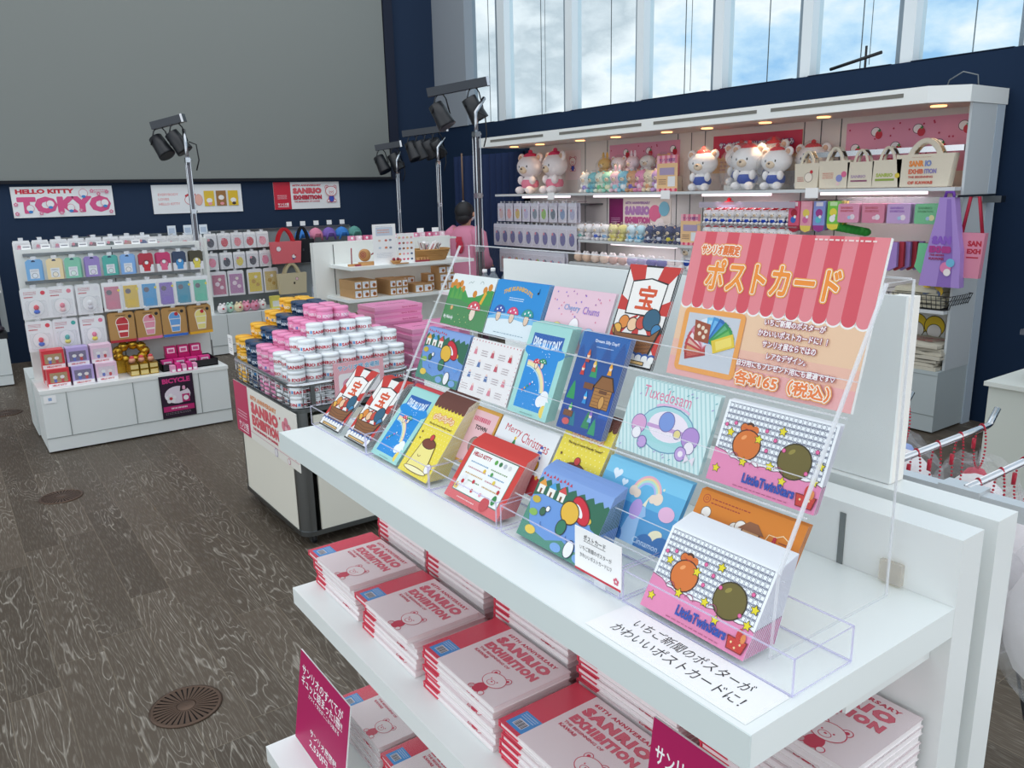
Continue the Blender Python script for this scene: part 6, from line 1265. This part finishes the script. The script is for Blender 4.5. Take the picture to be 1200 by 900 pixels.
# plush toys: plain teddy-like toys
def teddy(bodyc, outfit, cap, h_, ears='round', earc=None, nose='#c8a050'):
    """origin at the seat, height h_, facing -X"""
    F = mat(bodyc, .95, spec=.1, bump=.35, bscale=70); O = mat(outfit, .9, spec=.1); s = h_
    mb = MB(); mb.ell((0, 0, .66*s), .28*s, .385*s, .28*s, F, 22); mb.ell((0, 0, .24*s), .2*s, .22*s, .24*s, F, 18)
    E_ = mat(earc, .9) if earc else F
    if ears == 'round':
        for q in (-1, 1): mb.ell((.02*s, q*.31*s, .87*s), .06*s, .115*s, .115*s, E_, 12); mb.ell((-.03*s, q*.31*s, .87*s), .02*s, .065*s, .065*s, mat('#d9b49a', .9), 8)
    elif ears == 'long':
        for q in (-1, 1): mb.ell((.02*s, q*.13*s, 1.02*s), .05*s, .07*s, .2*s, E_, 12)
    else:
        for q in (-1, 1): mb.ell((.04*s, q*.33*s, .62*s), .07*s, .07*s, .18*s, E_, 12)
    for q in (-1, 1):
        mb.ell((-.2*s, q*.17*s, .09*s), .15*s, .095*s, .095*s, F, 12); mb.ell((-.13*s, q*.2*s, .33*s), .1*s, .07*s, .11*s, F, 12)
    t = thing('plush_toy', 'x', 'plush toy', (0, 0, 0)); part('body', mb, t)
    part('outfit', MB().ell((-.004*s, 0, .24*s), .215*s, .232*s, .18*s, O, 18), t)
    for q in (-1, 1): part('eye', MB().ell((-.255*s, q*.13*s, .66*s), .012*s, .020*s, .032*s, mat('#16161a', .25), 8), t)
    part('muzzle', MB().ell((-.25*s, 0, .575*s), .07*s, .12*s, .09*s, mat('#e4cdb0', .9), 12).ell((-.315*s, 0, .60*s), .02*s, .035*s, .024*s, mat('#4a3226', .5), 8), t)
    if cap:      # knitted hat with a pompom
        cm = mat(cap, .85, bump=.3, bscale=60); m2 = MB(); m2.ell((.02*s, 0, .89*s), .18*s, .19*s, .11*s, cm, 14); m2.ell((.02*s, 0, 1.02*s), .055*s, .055*s, .05*s, cm, 10); part('knit_hat', m2, t)
    return t
def bagover(t, rx, ry, rz): part('clear_bag', MB().lathe([(rx*.9, .004), (rx*1.0, rz*.5), (rx*.92, rz*1.4), (rx*.4, rz*1.95), (rx*.15, rz*2.1)], BAGP, n=14, sy=ry/rx, smooth=False, caps=False), t)
def putp(t, loc, lab, grp=None, rz=0, cat=None):
    t.location = loc; t['label'] = lab; t.rotation_euler = (0, 0, rz)
    if grp: t['group'] = grp
    return t
p = teddy('#f1e9ea', '#e88aa0', '#e0416a', .42); putp(p, (5.25, 6.99, 1.561), 'large white teddy plush in pink with a pink knit hat, left of the pair', 'large pink dressed plush pair', .15)
dup(p, (5.27, 6.60, 1.561), 'large white teddy plush in pink with a pink knit hat, beside the line drawing poster', 'large pink dressed plush pair', -.1)
wp = teddy('#f3f1f1', '#2a4aa0', '#d41e30', .33); bagover(wp, .15, .17, .165)
putp(wp, (5.22, 4.60, 1.561), 'white plush with blue outfit and red knit hat right beside the pink price sign', 'bagged white plush toys', .25)
for k, (x, y, z, s_, rz, l_) in enumerate([(5.36, 4.33, 1.60, 1.0, .3, 'white plush with red knit hat half hidden in the second row, left one'), (5.20, 4.13, 1.561, 1.06, .1, 'biggest looking white plush with red knit hat in the middle of the front row'), (5.20, 3.87, 1.561, .95, .05, 'white plush with blue outfit and price strip beside the first canvas bag'), (5.36, 4.03, 1.60, 1.02, 0, 'white plush with red knit hat in the second row, middle one'), (5.36, 3.68, 1.561, 1.0, .1, 'white plush with red knit hat peeking out behind the canvas bag')]):
    q = dup(wp, (x, y, z), l_, 'bagged white plush toys', rz); q.scale = (s_,)*3
# bagged pastel plush group
pal = [('#e2b86a', '#7a4a2a', 'long', 'honey'), ('#f0e8ee', '#8ec4e0', 'round', 'white and blue'), ('#f2dce6', '#e88aa8', 'long', 'pale pink'), ('#ece8e4', '#e0607a', 'flop', 'white and red'), ('#e8b088', '#d8704a', 'round', 'apricot'),
       ('#f0eeea', '#9a8ad0', 'round', 'white and violet'), ('#7ac4cc', '#4a9ab4', 'round', 'turquoise'), ('#e6f0e0', '#6ac48a', 'flop', 'white and green'), ('#9adcc8', '#e8e2c0', 'round', 'mint'), ('#f0c8d8', '#8ad4dc', 'long', 'pink and aqua'), ('#86c8e0', '#f0f0f0', 'round', 'sky blue'), ('#d8a070', '#6a5ac0', 'round', 'brown and purple'), ('#e890b8', '#f0d0e0', 'flop', 'rose'), ('#f0e0c0', '#d89a6a', 'round', 'cream'), ('#caa4dc', '#ffffff', 'long', 'lilac')]
for k, (b_, o_, e_, nm) in enumerate(pal):
    row = 0 if k >= 5 else 1; i = k-5 if k >= 5 else k
    q = teddy(b_, o_, None, .20, e_); bagover(q, .09, .10, .10)
    putp(q, (5.20+row*.14, (6.02-i*.106) if row == 0 else (5.92-i*.19), 1.561+row*.13), '%s bagged plush in the %s row between the banners' % (nm, 'front' if row == 0 else 'raised back'), 'bagged pastel plush toys', R_.uniform(-.3, .3))
single('riser_block', MB().box(5.30, 5.47, 5.05, 6.05, 1.561, 1.69, PANELW), 'low white riser under the back row of pastel plush', 'riser', world=True)
single('riser_block', MB().box(5.31, 5.47, 3.90, 4.45, 1.561, 1.60, PANELW), 'thin white riser under the second row of white plush', 'riser', world=True)
# price signs with scalloped pink header
def psign(lab, y, z, W, H, x=5.12):
    t = thing('price_sign', lab, 'sign', (x, y, z)); mb = MB().box(0, .004, -W*.0005, W*.0005, 0, H*.001, mat('#f0c896', .5)); a = Art(mb, (0, W*.0005, 0), (0, -1, 0), (0, 0, 1), W, H, dz=3e-4, base=4e-4)
    for i in range(8): a.circ(W*(i+.5)/8, H*.04, W/15, '#d84a6a' if i % 2 else '#f0a8b4', up=False); a.rect(W*i/8, H*.78, W*(i+1)/8, H, '#e07a94' if i % 2 else '#f4b8c4', up=False)
    a.k += a.dz; a.text('サンリオ展限定', W*.12, H*.82, W*.76, H*.1, '#6a3a8a', .03); a.rect(W*.14, H*.46, W*.86, H*.66, '#b0a0c0'); a.rect(W*.55, H*.14, W*.9, H*.42, '#eef0f2'); a.tinylines(W*.1, H*.2, W*.38, 3, H*.06, '#9a7a6a', 2)
    part('board', mb, t); part('easel_back', MB().box(.004, .05, -.01, .01, 0, .004, PAPER).box(.004, .008, -.01, .01, 0, H*.0006, PAPER), t)
psign('pink and cream price sign between pastel plush and white plush', 4.90, 1.561, 235, 295)
psign('pink and cream price sign on the lower shelf end', 4.66, 1.119, 215, 255, 5.16)
for y, w_ in ((6.42, 'under the pink plush pair'), (4.87, 'under the pink price sign'), (3.47, 'under the canvas bags')): single('shelf_tag', MB().box(5.070, 5.078, y-.05, y+.05, 1.50, 1.57, PAPER), 'white price tag on the shelf edge '+w_, 'price tag', world=True)
# canvas totes on the rail
part('tote_rail', MB().box(5.16, 5.19, 2.50, 3.62, 1.775, 1.81, CHROME).box(5.19, RX, 2.52, 2.535, 1.785, 1.80, STEEL).box(5.19, RX, 3.55, 3.565, 1.785, 1.80, STEEL), Rg, world=True)
CV = '#ddd3c0'
def side_tote(w_, h_, lab, y, marks, flare, z=1.564, col=CV, hh=.5, x=5.16): return tote(w_, h_, col, col, lab, (x, y, z), marks, 'canvas tote bags on the rail' if col == CV else None, flare, hh, rz=-math.pi/2)
side_tote(.20, .175, 'small canvas tote with a round drawing, next to the last white plush', 3.56, lambda a, W, H: (a.ocirc(W*.6, H*.45, 32, '#ece2d4', '#6a4a4a', 3), a.circ(W*.72, H*.66, 12, '#c8303c'), a.tinylines(W*.1, H*.3, W*.3, 3, 12, '#c05a5a', 1)), .9)
side_tote(.235, .185, 'second small canvas tote with red lines and a blue drawing', 3.345, lambda a, W, H: (a.tinylines(W*.1, H*.36, W*.4, 4, 11, '#d0705a', 2), a.circ(W*.7, H*.36, 24, '#8a90c8'), a.circ(W*.86, H*.5, 20, '#d86a90'), a.circ(W*.66, H*.16, 12, '#e8c8c8')), .92)
side_tote(.19, .17, 'third small canvas tote with mauve lettering', 3.15, lambda a, W, H: (a.text('SANRIO', W*.14, H*.38, W*.6, 20, '#b098b0', .04), a.rect(W*.14, H*.24, W*.8, H*.30, '#8a4a6a')), .95)
side_tote(.20, .175, 'fourth small canvas tote with green lettering', 2.965, lambda a, W, H: (a.text('SANRIO', W*.14, H*.38, W*.6, 24, '#a8b850', .05), a.rect(W*.12, H*.24, W*.8, H*.32, '#8aa040'), a.circ(W*.9, H*.42, 16, '#d8c040')), .96)
side_tote(.37, .20, 'largest canvas tote, with orange and blue lettering', 2.72, lambda a, W, H: (a.tinylines(W*.25, H*.9, W*.4, 1, 6, '#c08a6a', 3), a.text('SANR', W*.2, H*.62, W*.3, 38, '#e8883a', .06), a.text('IO', W*.52, H*.62, W*.13, 38, '#7a8ac0', .06), a.text('EXHIB', W*.2, H*.4, W*.3, 30, '#d86a4a', .05), a.text('ITION', W*.52, H*.4, W*.24, 30, '#8a80b8', .05), a.text('THE BEGINNING', W*.2, H*.27, W*.5, 14, '#c05a50', .04), a.text('OF KAWAII', W*.2, H*.08, W*.5, 20, '#c8503c', .05)), .86, hh=.45)
# left bay: rows of clear packs
for r_i, (z, nn, w_, hh, y0, st_, nm) in enumerate(((1.465, 9, .13, .19, 7.38, .152, 'upper'), (1.245, 10, .145, .235, 7.46, .143, 'middle'), (.97, 9, .14, .25, 7.36, .125, 'lower'))):
    cl = ['#e8c8c8', '#f0a8a8', '#d8b858', '#c8c0e0', '#7a8a9a', '#9ac860', '#6a7a8a', '#88a0c8', '#b8b8d8', '#d0c8e0'] if r_i != 1 else ['#6a68a8']*10
    for i in range(nn):
        t = pack(w_, hh, '#e4e0ec', 'bag', cl[i], '#dcdce8'); t.rotation_euler = (0, 0, -math.pi/2)
        yy = y0-i*st_
        if yy < 6.15: continue
        for k in range(2):
            loc = (5.14+k*.035, yy-k*.012, z); l_ = 'clear towel pack in the %s row below the pink plush, %s from the curtain%s' % (nm, ORD[i], '' if k == 0 else ', back')
            if k == 0: t.location = loc; t['label'] = l_; t['group'] = 'clear towel packs in the %s row' % nm
            else: dup(t, loc, l_, 'clear towel packs in the %s row, behind' % nm)
part('hook_panel', MB().box(5.30, RX, 6.1, 7.4, 1.44, 1.455, STEEL).box(5.30, RX, 6.1, 7.4, 1.22, 1.235, STEEL).box(5.30, RX, 6.1, 7.4, .96, .975, STEEL), Rg, world=True)
# second shelf plush bags
row = [('#e8e4e4', '#d84a5a', 'white and red'), ('#ece8e8', '#6ab8b0', 'white and teal'), ('#f0ecec', '#f0e0e0', 'white'), ('#eeeaea', '#3a5ac0', 'white and blue'), ('#f0ecea', '#8ab0d8', 'white and pale blue'), ('#ece2a0', '#d8c85a', 'yellow'), ('#e8dc8a', '#c8b84a', 'deeper yellow'), ('#d8ecf4', '#5ab4e0', 'sky blue'), ('#c0e4f0', '#3aa4d8', 'second blue'), ('#3a4470', '#e0e4f0', 'navy'), ('#2f3a64', '#c8cce0', 'darker navy'), ('#3a4068', '#e8d84a', 'navy and yellow'), ('#343c66', '#f0f0f0', 'last navy')]
for i, (b_, o_, nm) in enumerate(row):
    q = teddy(b_, o_, None, .16, 'round' if i % 2 else 'flop'); bagover(q, .065, .07, .085)
    putp(q, (5.20, 6.22-i*.118 if i else 6.16, 1.119), '%s small bagged plush on the lower shelf under the poster' % nm, 'small bagged plush on the lower shelf', R_.uniform(-.3, .3))
bg_ = teddy('#eceaea', '#2a4aa0', '#d41e30', .34); putp(bg_, (5.34, 4.42, 1.14), 'large white plush with red hat half hidden behind the lower pink price sign'); single('riser_block', MB().box(5.22, 5.46, 4.25, 4.6, 1.10, 1.138, PANELW), 'white riser under the half hidden large plush', 'riser', world=True)
# hanging mini plush rows under the white plush
mp_ = teddy('#f0eeee', '#2a48a8', '#d02034', .125); firstp = True
for r_i, (z, n_) in enumerate(((1.30, 11), (1.165, 11))):
    for k in range(2):
        for i in range(n_ if k == 0 else n_-1):
            loc = (5.16+k*.10, 4.47-i*.079-k*.03, z+.0*k); l_ = 'mini white hatted plush, %s hanging row%s, %s from the price sign' % ('upper' if r_i == 0 else 'lower', '' if k == 0 else ' back', ORD[i])
            if firstp: putp(mp_, loc, l_, 'mini white plush rows'); firstp = False
            else: dup(mp_, loc, l_, 'mini white plush rows', R_.uniform(-.25, .25))
part('acrylic_rail', MB().box(5.10, 5.104, 3.62, 4.52, 1.43, 1.475, clear('#d8c8e0', .5, .35, 'lilac_acrylic')), Rg, world=True)
part('plush_ledge', MB().box(5.11, RX, 3.6, 4.55, 1.288, 1.298, clear('#e8ecf0', .3, .2, 'clear_ledge')), Rg, world=True); part('plush_ledge', MB().box(5.11, RX, 3.6, 4.55, 1.153, 1.163, clear('#e8ecf0', .3, .2, 'clear_ledge')), Rg, world=True)
# socks, pouches, bags of the near bay
def sock(w_, h_, c1, c2, lab, loc, cuff, dots):
    t = thing('hanging_sock_pack', lab, 'sock pack', loc, 'sock packs under the canvas bags'); mb = MB(); m = mat(c1, .8)
    mb.prism([(w_/2, 0), (w_/2, -h_*.78), (w_*.35, -h_*.95), (0, -h_), (-w_*.4, -h_*.93), (-w_/2, -h_*.75), (-w_/2, 0)], 'x', -.012, .012, m)
    a = Art(mb, (-.012, w_/2, -h_), (0, -1, 0), (0, 0, 1), w_*1000, h_*1000, dz=4e-4, base=4e-4); W, H = w_*1000, h_*1000
    a.rect(W*.2, H*.84, W*.8, H*.97, cuff); a.circ(W*.5, H*.62, W*.3, c2); a.circ(W*.45, H*.4, W*.25, dots); a.poly([(0, H*.22), (W, H*.22), (W*.9, H*.06), (W*.5, 2), (W*.1, H*.08)], c2); a.circ(W*.6, H*.5, W*.12, '#f4f0f0')
    part('sock', mb, t); part('hook', MB().bar((0, 0, .0), (.3, 0, .0), .005, STEEL), t)
for (c1, c2, cf, dd, nm, y, h_) in (('#d85a78', '#a81c34', '#f0e8e8', '#3a6ac0', 'dark red and pink', 3.635, .22), ('#e8a0b0', '#e8d060', '#f0a8b8', '#d86aa0', 'pink and yellow', 3.535, .22), ('#8a9ad8', '#a03a8a', '#e8e4f0', '#60c0d0', 'blue and violet', 3.43, .215), ('#7ac84a', '#e8d84a', '#c8e8b0', '#f4f4f0', 'green and yellow', 3.32, .20)):
    sock(.092, h_, c1, c2, nm+' sock pack under the canvas totes', (5.13, y, 1.478), cf, dd)
    for k in range(2): sock(.088, h_-.01, c2, c1, nm+' sock pack behind the front one, %s back' % ORD[k], (5.165+k*.035, y-.012, 1.478), cf, dd)
gp = MB()
for k in range(7): gp.ell((5.16+k*.02, 3.30-k*.022, 1.30-.006*k), .035, .042, .03, mat('#2f9a3a', .85), 10)
single('green_fabric_roll', gp, 'bright green rolled fabric hanging at the right of the green socks', 'fabric roll', world=True)
for i, (c1, tx, nm, y) in enumerate((('#e492b4', '#c83a50', 'pink with red lettering', 3.205), ('#dd7c9c', '#c03a5a', 'deeper pink', 3.025), ('#c8a0d4', '#8a4ab0', 'lilac', 2.85), ('#6cc48a', '#2a8a4a', 'green', 2.665))):
    for k in range(4):
        t = thing('folded_towel_pack', nm+' folded towel pack in the hanging row%s' % ('' if k == 0 else ', %s behind' % ORD[k-1]), 'towel pack', (5.13+k*.045, y-k*.014, 1.335), 'folded towel packs '+nm); mb = MB().prism(rrect(-.078, .078, 0, .125, .012, 3), 'x', -.014, .014, mat(c1, .75, bump=.15, bscale=50))
        if k == 0:
            a = Art(mb, (-.014, .078, 0), (0, -1, 0), (0, 0, 1), 156, 125, dz=4e-4, base=4e-4); a.text('SANRIO', 20, 90, 90, 16, tx, .05); a.text('EXHIBITION', 20, 70, 96, 14, tx, .05); a.circ(110, 38, 18, '#f0e0e8' if i != 3 else '#e8e2a0'); a.circ(86, 34, 12, '#a8c8e8' if i != 1 else '#f0c8d8')
        part('towel', mb, t); part('clear_sleeve', MB().box(-.018, .018, -.082, .082, -.004, .165, BAGP), t)
t = thing('purple_bag', 'tall lilac fold bag with purple lettering at the display end', 'bag', (5.06, 2.505, .96)); mb = MB(); m = mat('#a98bd0', .7)
prof = [(-.125, 0), (.125, 0), (.11, .22), (.07, .40), (.045, .54), (-.045, .54), (-.06, .40), (-.10, .2)]
mb.prism([(-a_, b_) for a_, b_ in prof], 'x', -.03, .03, m); a = Art(mb, (-.03, .125, 0), (0, -1, 0), (0, 0, 1), 250, 540, dz=5e-4, base=5e-4)
a.poly([(112, 0), (200, 0), (190, 230), (150, 530), (125, 530), (135, 300)], '#8d6cba'); a.ring('SAN', 62, 262, 110, 44, '#8a5ac0', 4, 8, 0, 1.1, .04); a.ring('EXHIB', 50, 210, 130, 36, '#b03a8a', 3, 8, 0, 1.1, .04); a.text('THE BEGIN', 52, 188, 90, 12, '#a02a5a', .05); a.text('KAWAII', 52, 164, 90, 16, '#a02a5a', .05); a.circ(160, 120, 34, '#e080b0'); a.circ(186, 150, 26, '#70b8d8'); a.circ(172, 92, 22, '#f0e8e8')
part('bag_body', mb, t); part('handle_loop', MB().tube([(0, -.03, .53), (0, -.02, .57), (0, .02, .57), (0, .03, .53)], .010, mat('#6a3a9a', .7)), t)
t = thing('pink_bag', 'rose and crimson bag hanging behind the tall lilac bag', 'bag', (5.10, 2.37, 1.02)); mb = MB().prism([(.08, 0), (-.07, 0), (-.085, .27), (.08, .27)], 'x', -.02, .02, mat('#d88aa0', .7)); a = Art(mb, (-.02, .08, 0), (0, -1, 0), (0, 0, 1), 160, 270, dz=5e-4, base=5e-4); a.text('SAN', 70, 190, 80, 34, '#b81c38', .06); a.text('EXH', 70, 146, 80, 30, '#b81c38', .06); a.rect(70, 120, 140, 128, '#b81c38')
part('bag_body', mb, t); part('handle', MB().tube([(0, .06, .26), (0, .03, .48), (0, -.02, .48), (0, -.06, .26)], .010, mat('#a81c38', .7)), t)
part('end_hook', MB().box(5.02, 5.5, 2.44, 2.452, 1.50, 1.512, STEEL).box(5.40, 5.46, 2.36, 2.47, 1.46, 1.50, STEEL), Rg, world=True)
for (c1, nm, y, c2) in (('#a888cc', 'lilac sock', 2.87, '#b83a4a'), ('#7ad09a', 'mint sock', 2.655, '#b83a4a')):
    for k in range(5): single('hanging_sock', MB().prism([(.045, 0), (.05, -.10), (.06, -.15), (.02, -.19), (-.035, -.16), (-.03, 0)], 'x', -.012, .012, mat(c1 if k == 0 else c2 if k % 2 == 1 and k < 4 else c1, .8)), nm+' in the lower hanging row, %s from the front' % ORD[k], 'sock', (5.13+k*.04, y-k*.022, 1.215), nm+'s in the lower hanging row')
# wire basket with folded cream bags
t = thing('wire_basket', 'black wire basket of folded cream bags at the display end', 'basket', (5.22, 2.68, .802)); mb = MB()
for z, e_ in ((.0, 0), (.03, .012), (.06, .024), (.09, .035)): mb.tube([(-.12-e_, -.20-e_, z+.004), (.14, -.20-e_, z+.004), (.14, .24+e_, z+.004), (-.12-e_, .24+e_, z+.004)], .0028, BLACK, 5, closed=True)
for k in range(16): y = -.20+k*.0293; mb.tube([(-.12, y, .004), (-.155, y*1.06, .094)], .0022, BLACK, 5)
for k in range(9): x = -.11+k*.031; mb.tube([(x, -.20, .004), (x, -.235, .094)], .0022, BLACK, 5); mb.tube([(x, -.2, .004), (x, .24, .004)], .002, BLACK, 5)
part('wires', mb, t)
def folded(name, lab, loc, sx, sy, h_, seed, col='#cfc9b8', mark=None, grp=None):
    rr = random.Random(seed); mb = MB(); n = 9; vs = []
    for i in range(n):
        for j in range(n): u_, v_ = i/(n-1)*2-1, j/(n-1)*2-1; vs.append((u_*sx/2, v_*sy/2, h_*(1-.3*max(abs(u_), abs(v_))**6)+rr.uniform(-.006, .006)))
    b0 = [(x, y, 0) for x, y, z in vs]; mb.add(vs+b0, [(i*n+j, (i+1)*n+j, (i+1)*n+j+1, i*n+j+1) for i in range(n-1) for j in range(n-1)], mat(col, .9), True)
    per = [(i, 0) for i in range(n)]+[(n-1, j) for j in range(1, n)]+[(i, n-1) for i in range(n-2, -1, -1)]+[(0, j) for j in range(n-2, 0, -1)]; idx = [i*n+j for i, j in per]; L_ = len(idx)
    mb.add(vs+b0, [(idx[k], idx[(k+1) % L_], idx[(k+1) % L_]+n*n, idx[k]+n*n)[::-1] for k in range(L_)], mat(col, .9))
    if mark:
        a = Art(mb, (-sx/2+.02, sy/2-.02, h_+.0035), (0, -1, 0), (1, 0, 0), (sy-.04)*1000, (sx-.04)*1000, dz=4e-4, base=2e-3); mark(a)
    single(name, mb, lab, 'cloth bag', loc, grp)
for k in range(4): folded('folded_bag', 'folded cream bag in the wire basket, %s from the bottom' % ORD[k], (5.22+R_.uniform(-.01, .01), 2.70+R_.uniform(-.02, .02), .812+k*.032), .24, .36-.03*k, .034, k, '#d3cdb6', None, 'folded cream bags in the wire basket')
yb = MB()
for y in (2.62, 2.55): yb.ell((5.12, y, .92), .01, .035, .035, mat('#d8b43a', .7), 12).ell((5.115, y, .905), .01, .024, .024, mat('#5a6a8a', .7), 10)
single('bag_print_patch', yb, 'two round yellow and grey badges on the basket bags', 'badge', world=True)
for k in range(7): folded('folded_cloth_bag', 'folded cream cloth bag in the pile on the base, %s from the bottom' % ORD[k], (5.27+R_.uniform(-.012, .012), 2.70+R_.uniform(-.02, .02), .411+k*.024), .34-.01*(k % 3), .42-.02*(k % 2), .026, 20+k, '#c8c2b2', (lambda a: (a.text('SANRIO EXHIBITION', 60, 150, 300, 34, '#b85a6a', .05), a.text('THE BEGINNING OF', 60, 100, 280, 28, '#c0606a', .04), a.text('KAWAII', 60, 56, 260, 30, '#b0404a', .05))) if k == 6 else None, 'folded cloth bags on the base')
for k in range(10): single('pastel_fluff_toy', MB().ell((0, 0, .045), .05, .05, .045, mat(['#e0c0a8', '#e8d0c0', '#d8b8b0', '#b8b0d0', '#8a86b8'][k // 2], .95), 10).ell((-.01, .02, .085), .022, .018, .025, mat('#f0e8e8', .9), 8).ell((-.01, -.02, .085), .022, .018, .025, mat('#f0e8e8', .9), 8), 'round fluffy toy below the second shelf, %s from the curtain side' % ORD[k], 'plush toy', (5.18, 6.12-k*.125, .902), 'fluffy toys below the second shelf')
part('shelf', sh(5.12, 4.60, 6.2, .90), Rg, world=True)
q = teddy('#eceaea', '#2a4aa0', '#d41e30', .26); putp(q, (5.24, 4.72, .802+.10), 'white plush head with red knit hat just above the foam board edge')

# ================================================================== RIGHT EDGE
t = thing('side_cabinet', 'grey green white cabinet at the right photo edge', 'cabinet', (3.83, .9, 0)); part('body', MB().box(3.85, 4.6, .45, 1.64, .02, .68, mat('#d3d8cf', .5)), t, world=True); part('top', MB().box(3.83, 4.62, .43, 1.655, .68, .70, mat('#dfe3dc', .45)), t, world=True); part('door_seams', MB().box(3.846, 3.85, .45, 1.64, .13, .134, SEAM).box(3.846, 3.85, 1.36, 1.364, .134, .66, SEAM), t, world=True)
mb = MB(); rr = random.Random(5)
for k in range(9): mb.ell((rr.uniform(-.14, .14), rr.uniform(-.2, .2), .05+rr.uniform(0, .05)), .10, .11, .06, mat('#14171f', .25), 10)
t = thing('black_plastic_bag', 'black plastic bag lying on the grey green cabinet', 'bag', (4.1, 1.28, .705)); part('bag', mb, t); part('red_strap', MB().tube([(-.16, -.1, .13), (-.1, .0, .15), (0, .1, .14)], .006, mat('#b82030', .5)), t)
t = thing('pink_clear_packs', 'clear packs with pink contents lying on a high ledge at the right edge', 'pack', (3.5, 1.18, 1.00)); part('packs', MB().box(-.05, .2, -.3, .2, 0, .02, BAGP).box(-.03, .18, -.28, .17, .02, .035, mat('#e8a8b4', .6)).box(-.04, .18, -.29, .19, .036, .05, mat('#f0e0e4', .5)), t); 
part('ledge', MB().box(-.02, .3, -.35, .15, -.03, -.002, mat('#2a2c30', .5)).box(.1, .16, -.3, -.24, -1.0, -.03, mat('#2a2c30', .5)), t)
t = thing('boom_lamp', 'thin dark boom arm on top of the navy wall against the window', 'lamp', (5.66, 3.5, 2.39)); part('upright', MB().bar((0, 0, 0), (0, 0, .16), .012, BLACK), t); part('boom', MB().tube([(0, .28, .035), (0, -.12, .10)], .012, BLACK), t)
t = thing('cable_loop', 'thin grey cable loop on the canopy end', 'cable', (5.3, 2.62, 2.146)); part('cable', MB().tube([(0, .10, 0), (0, .08, .06), (0, .0, .10), (0, -.09, .07), (0, -.10, .0)], .004, STEEL, 6), t)
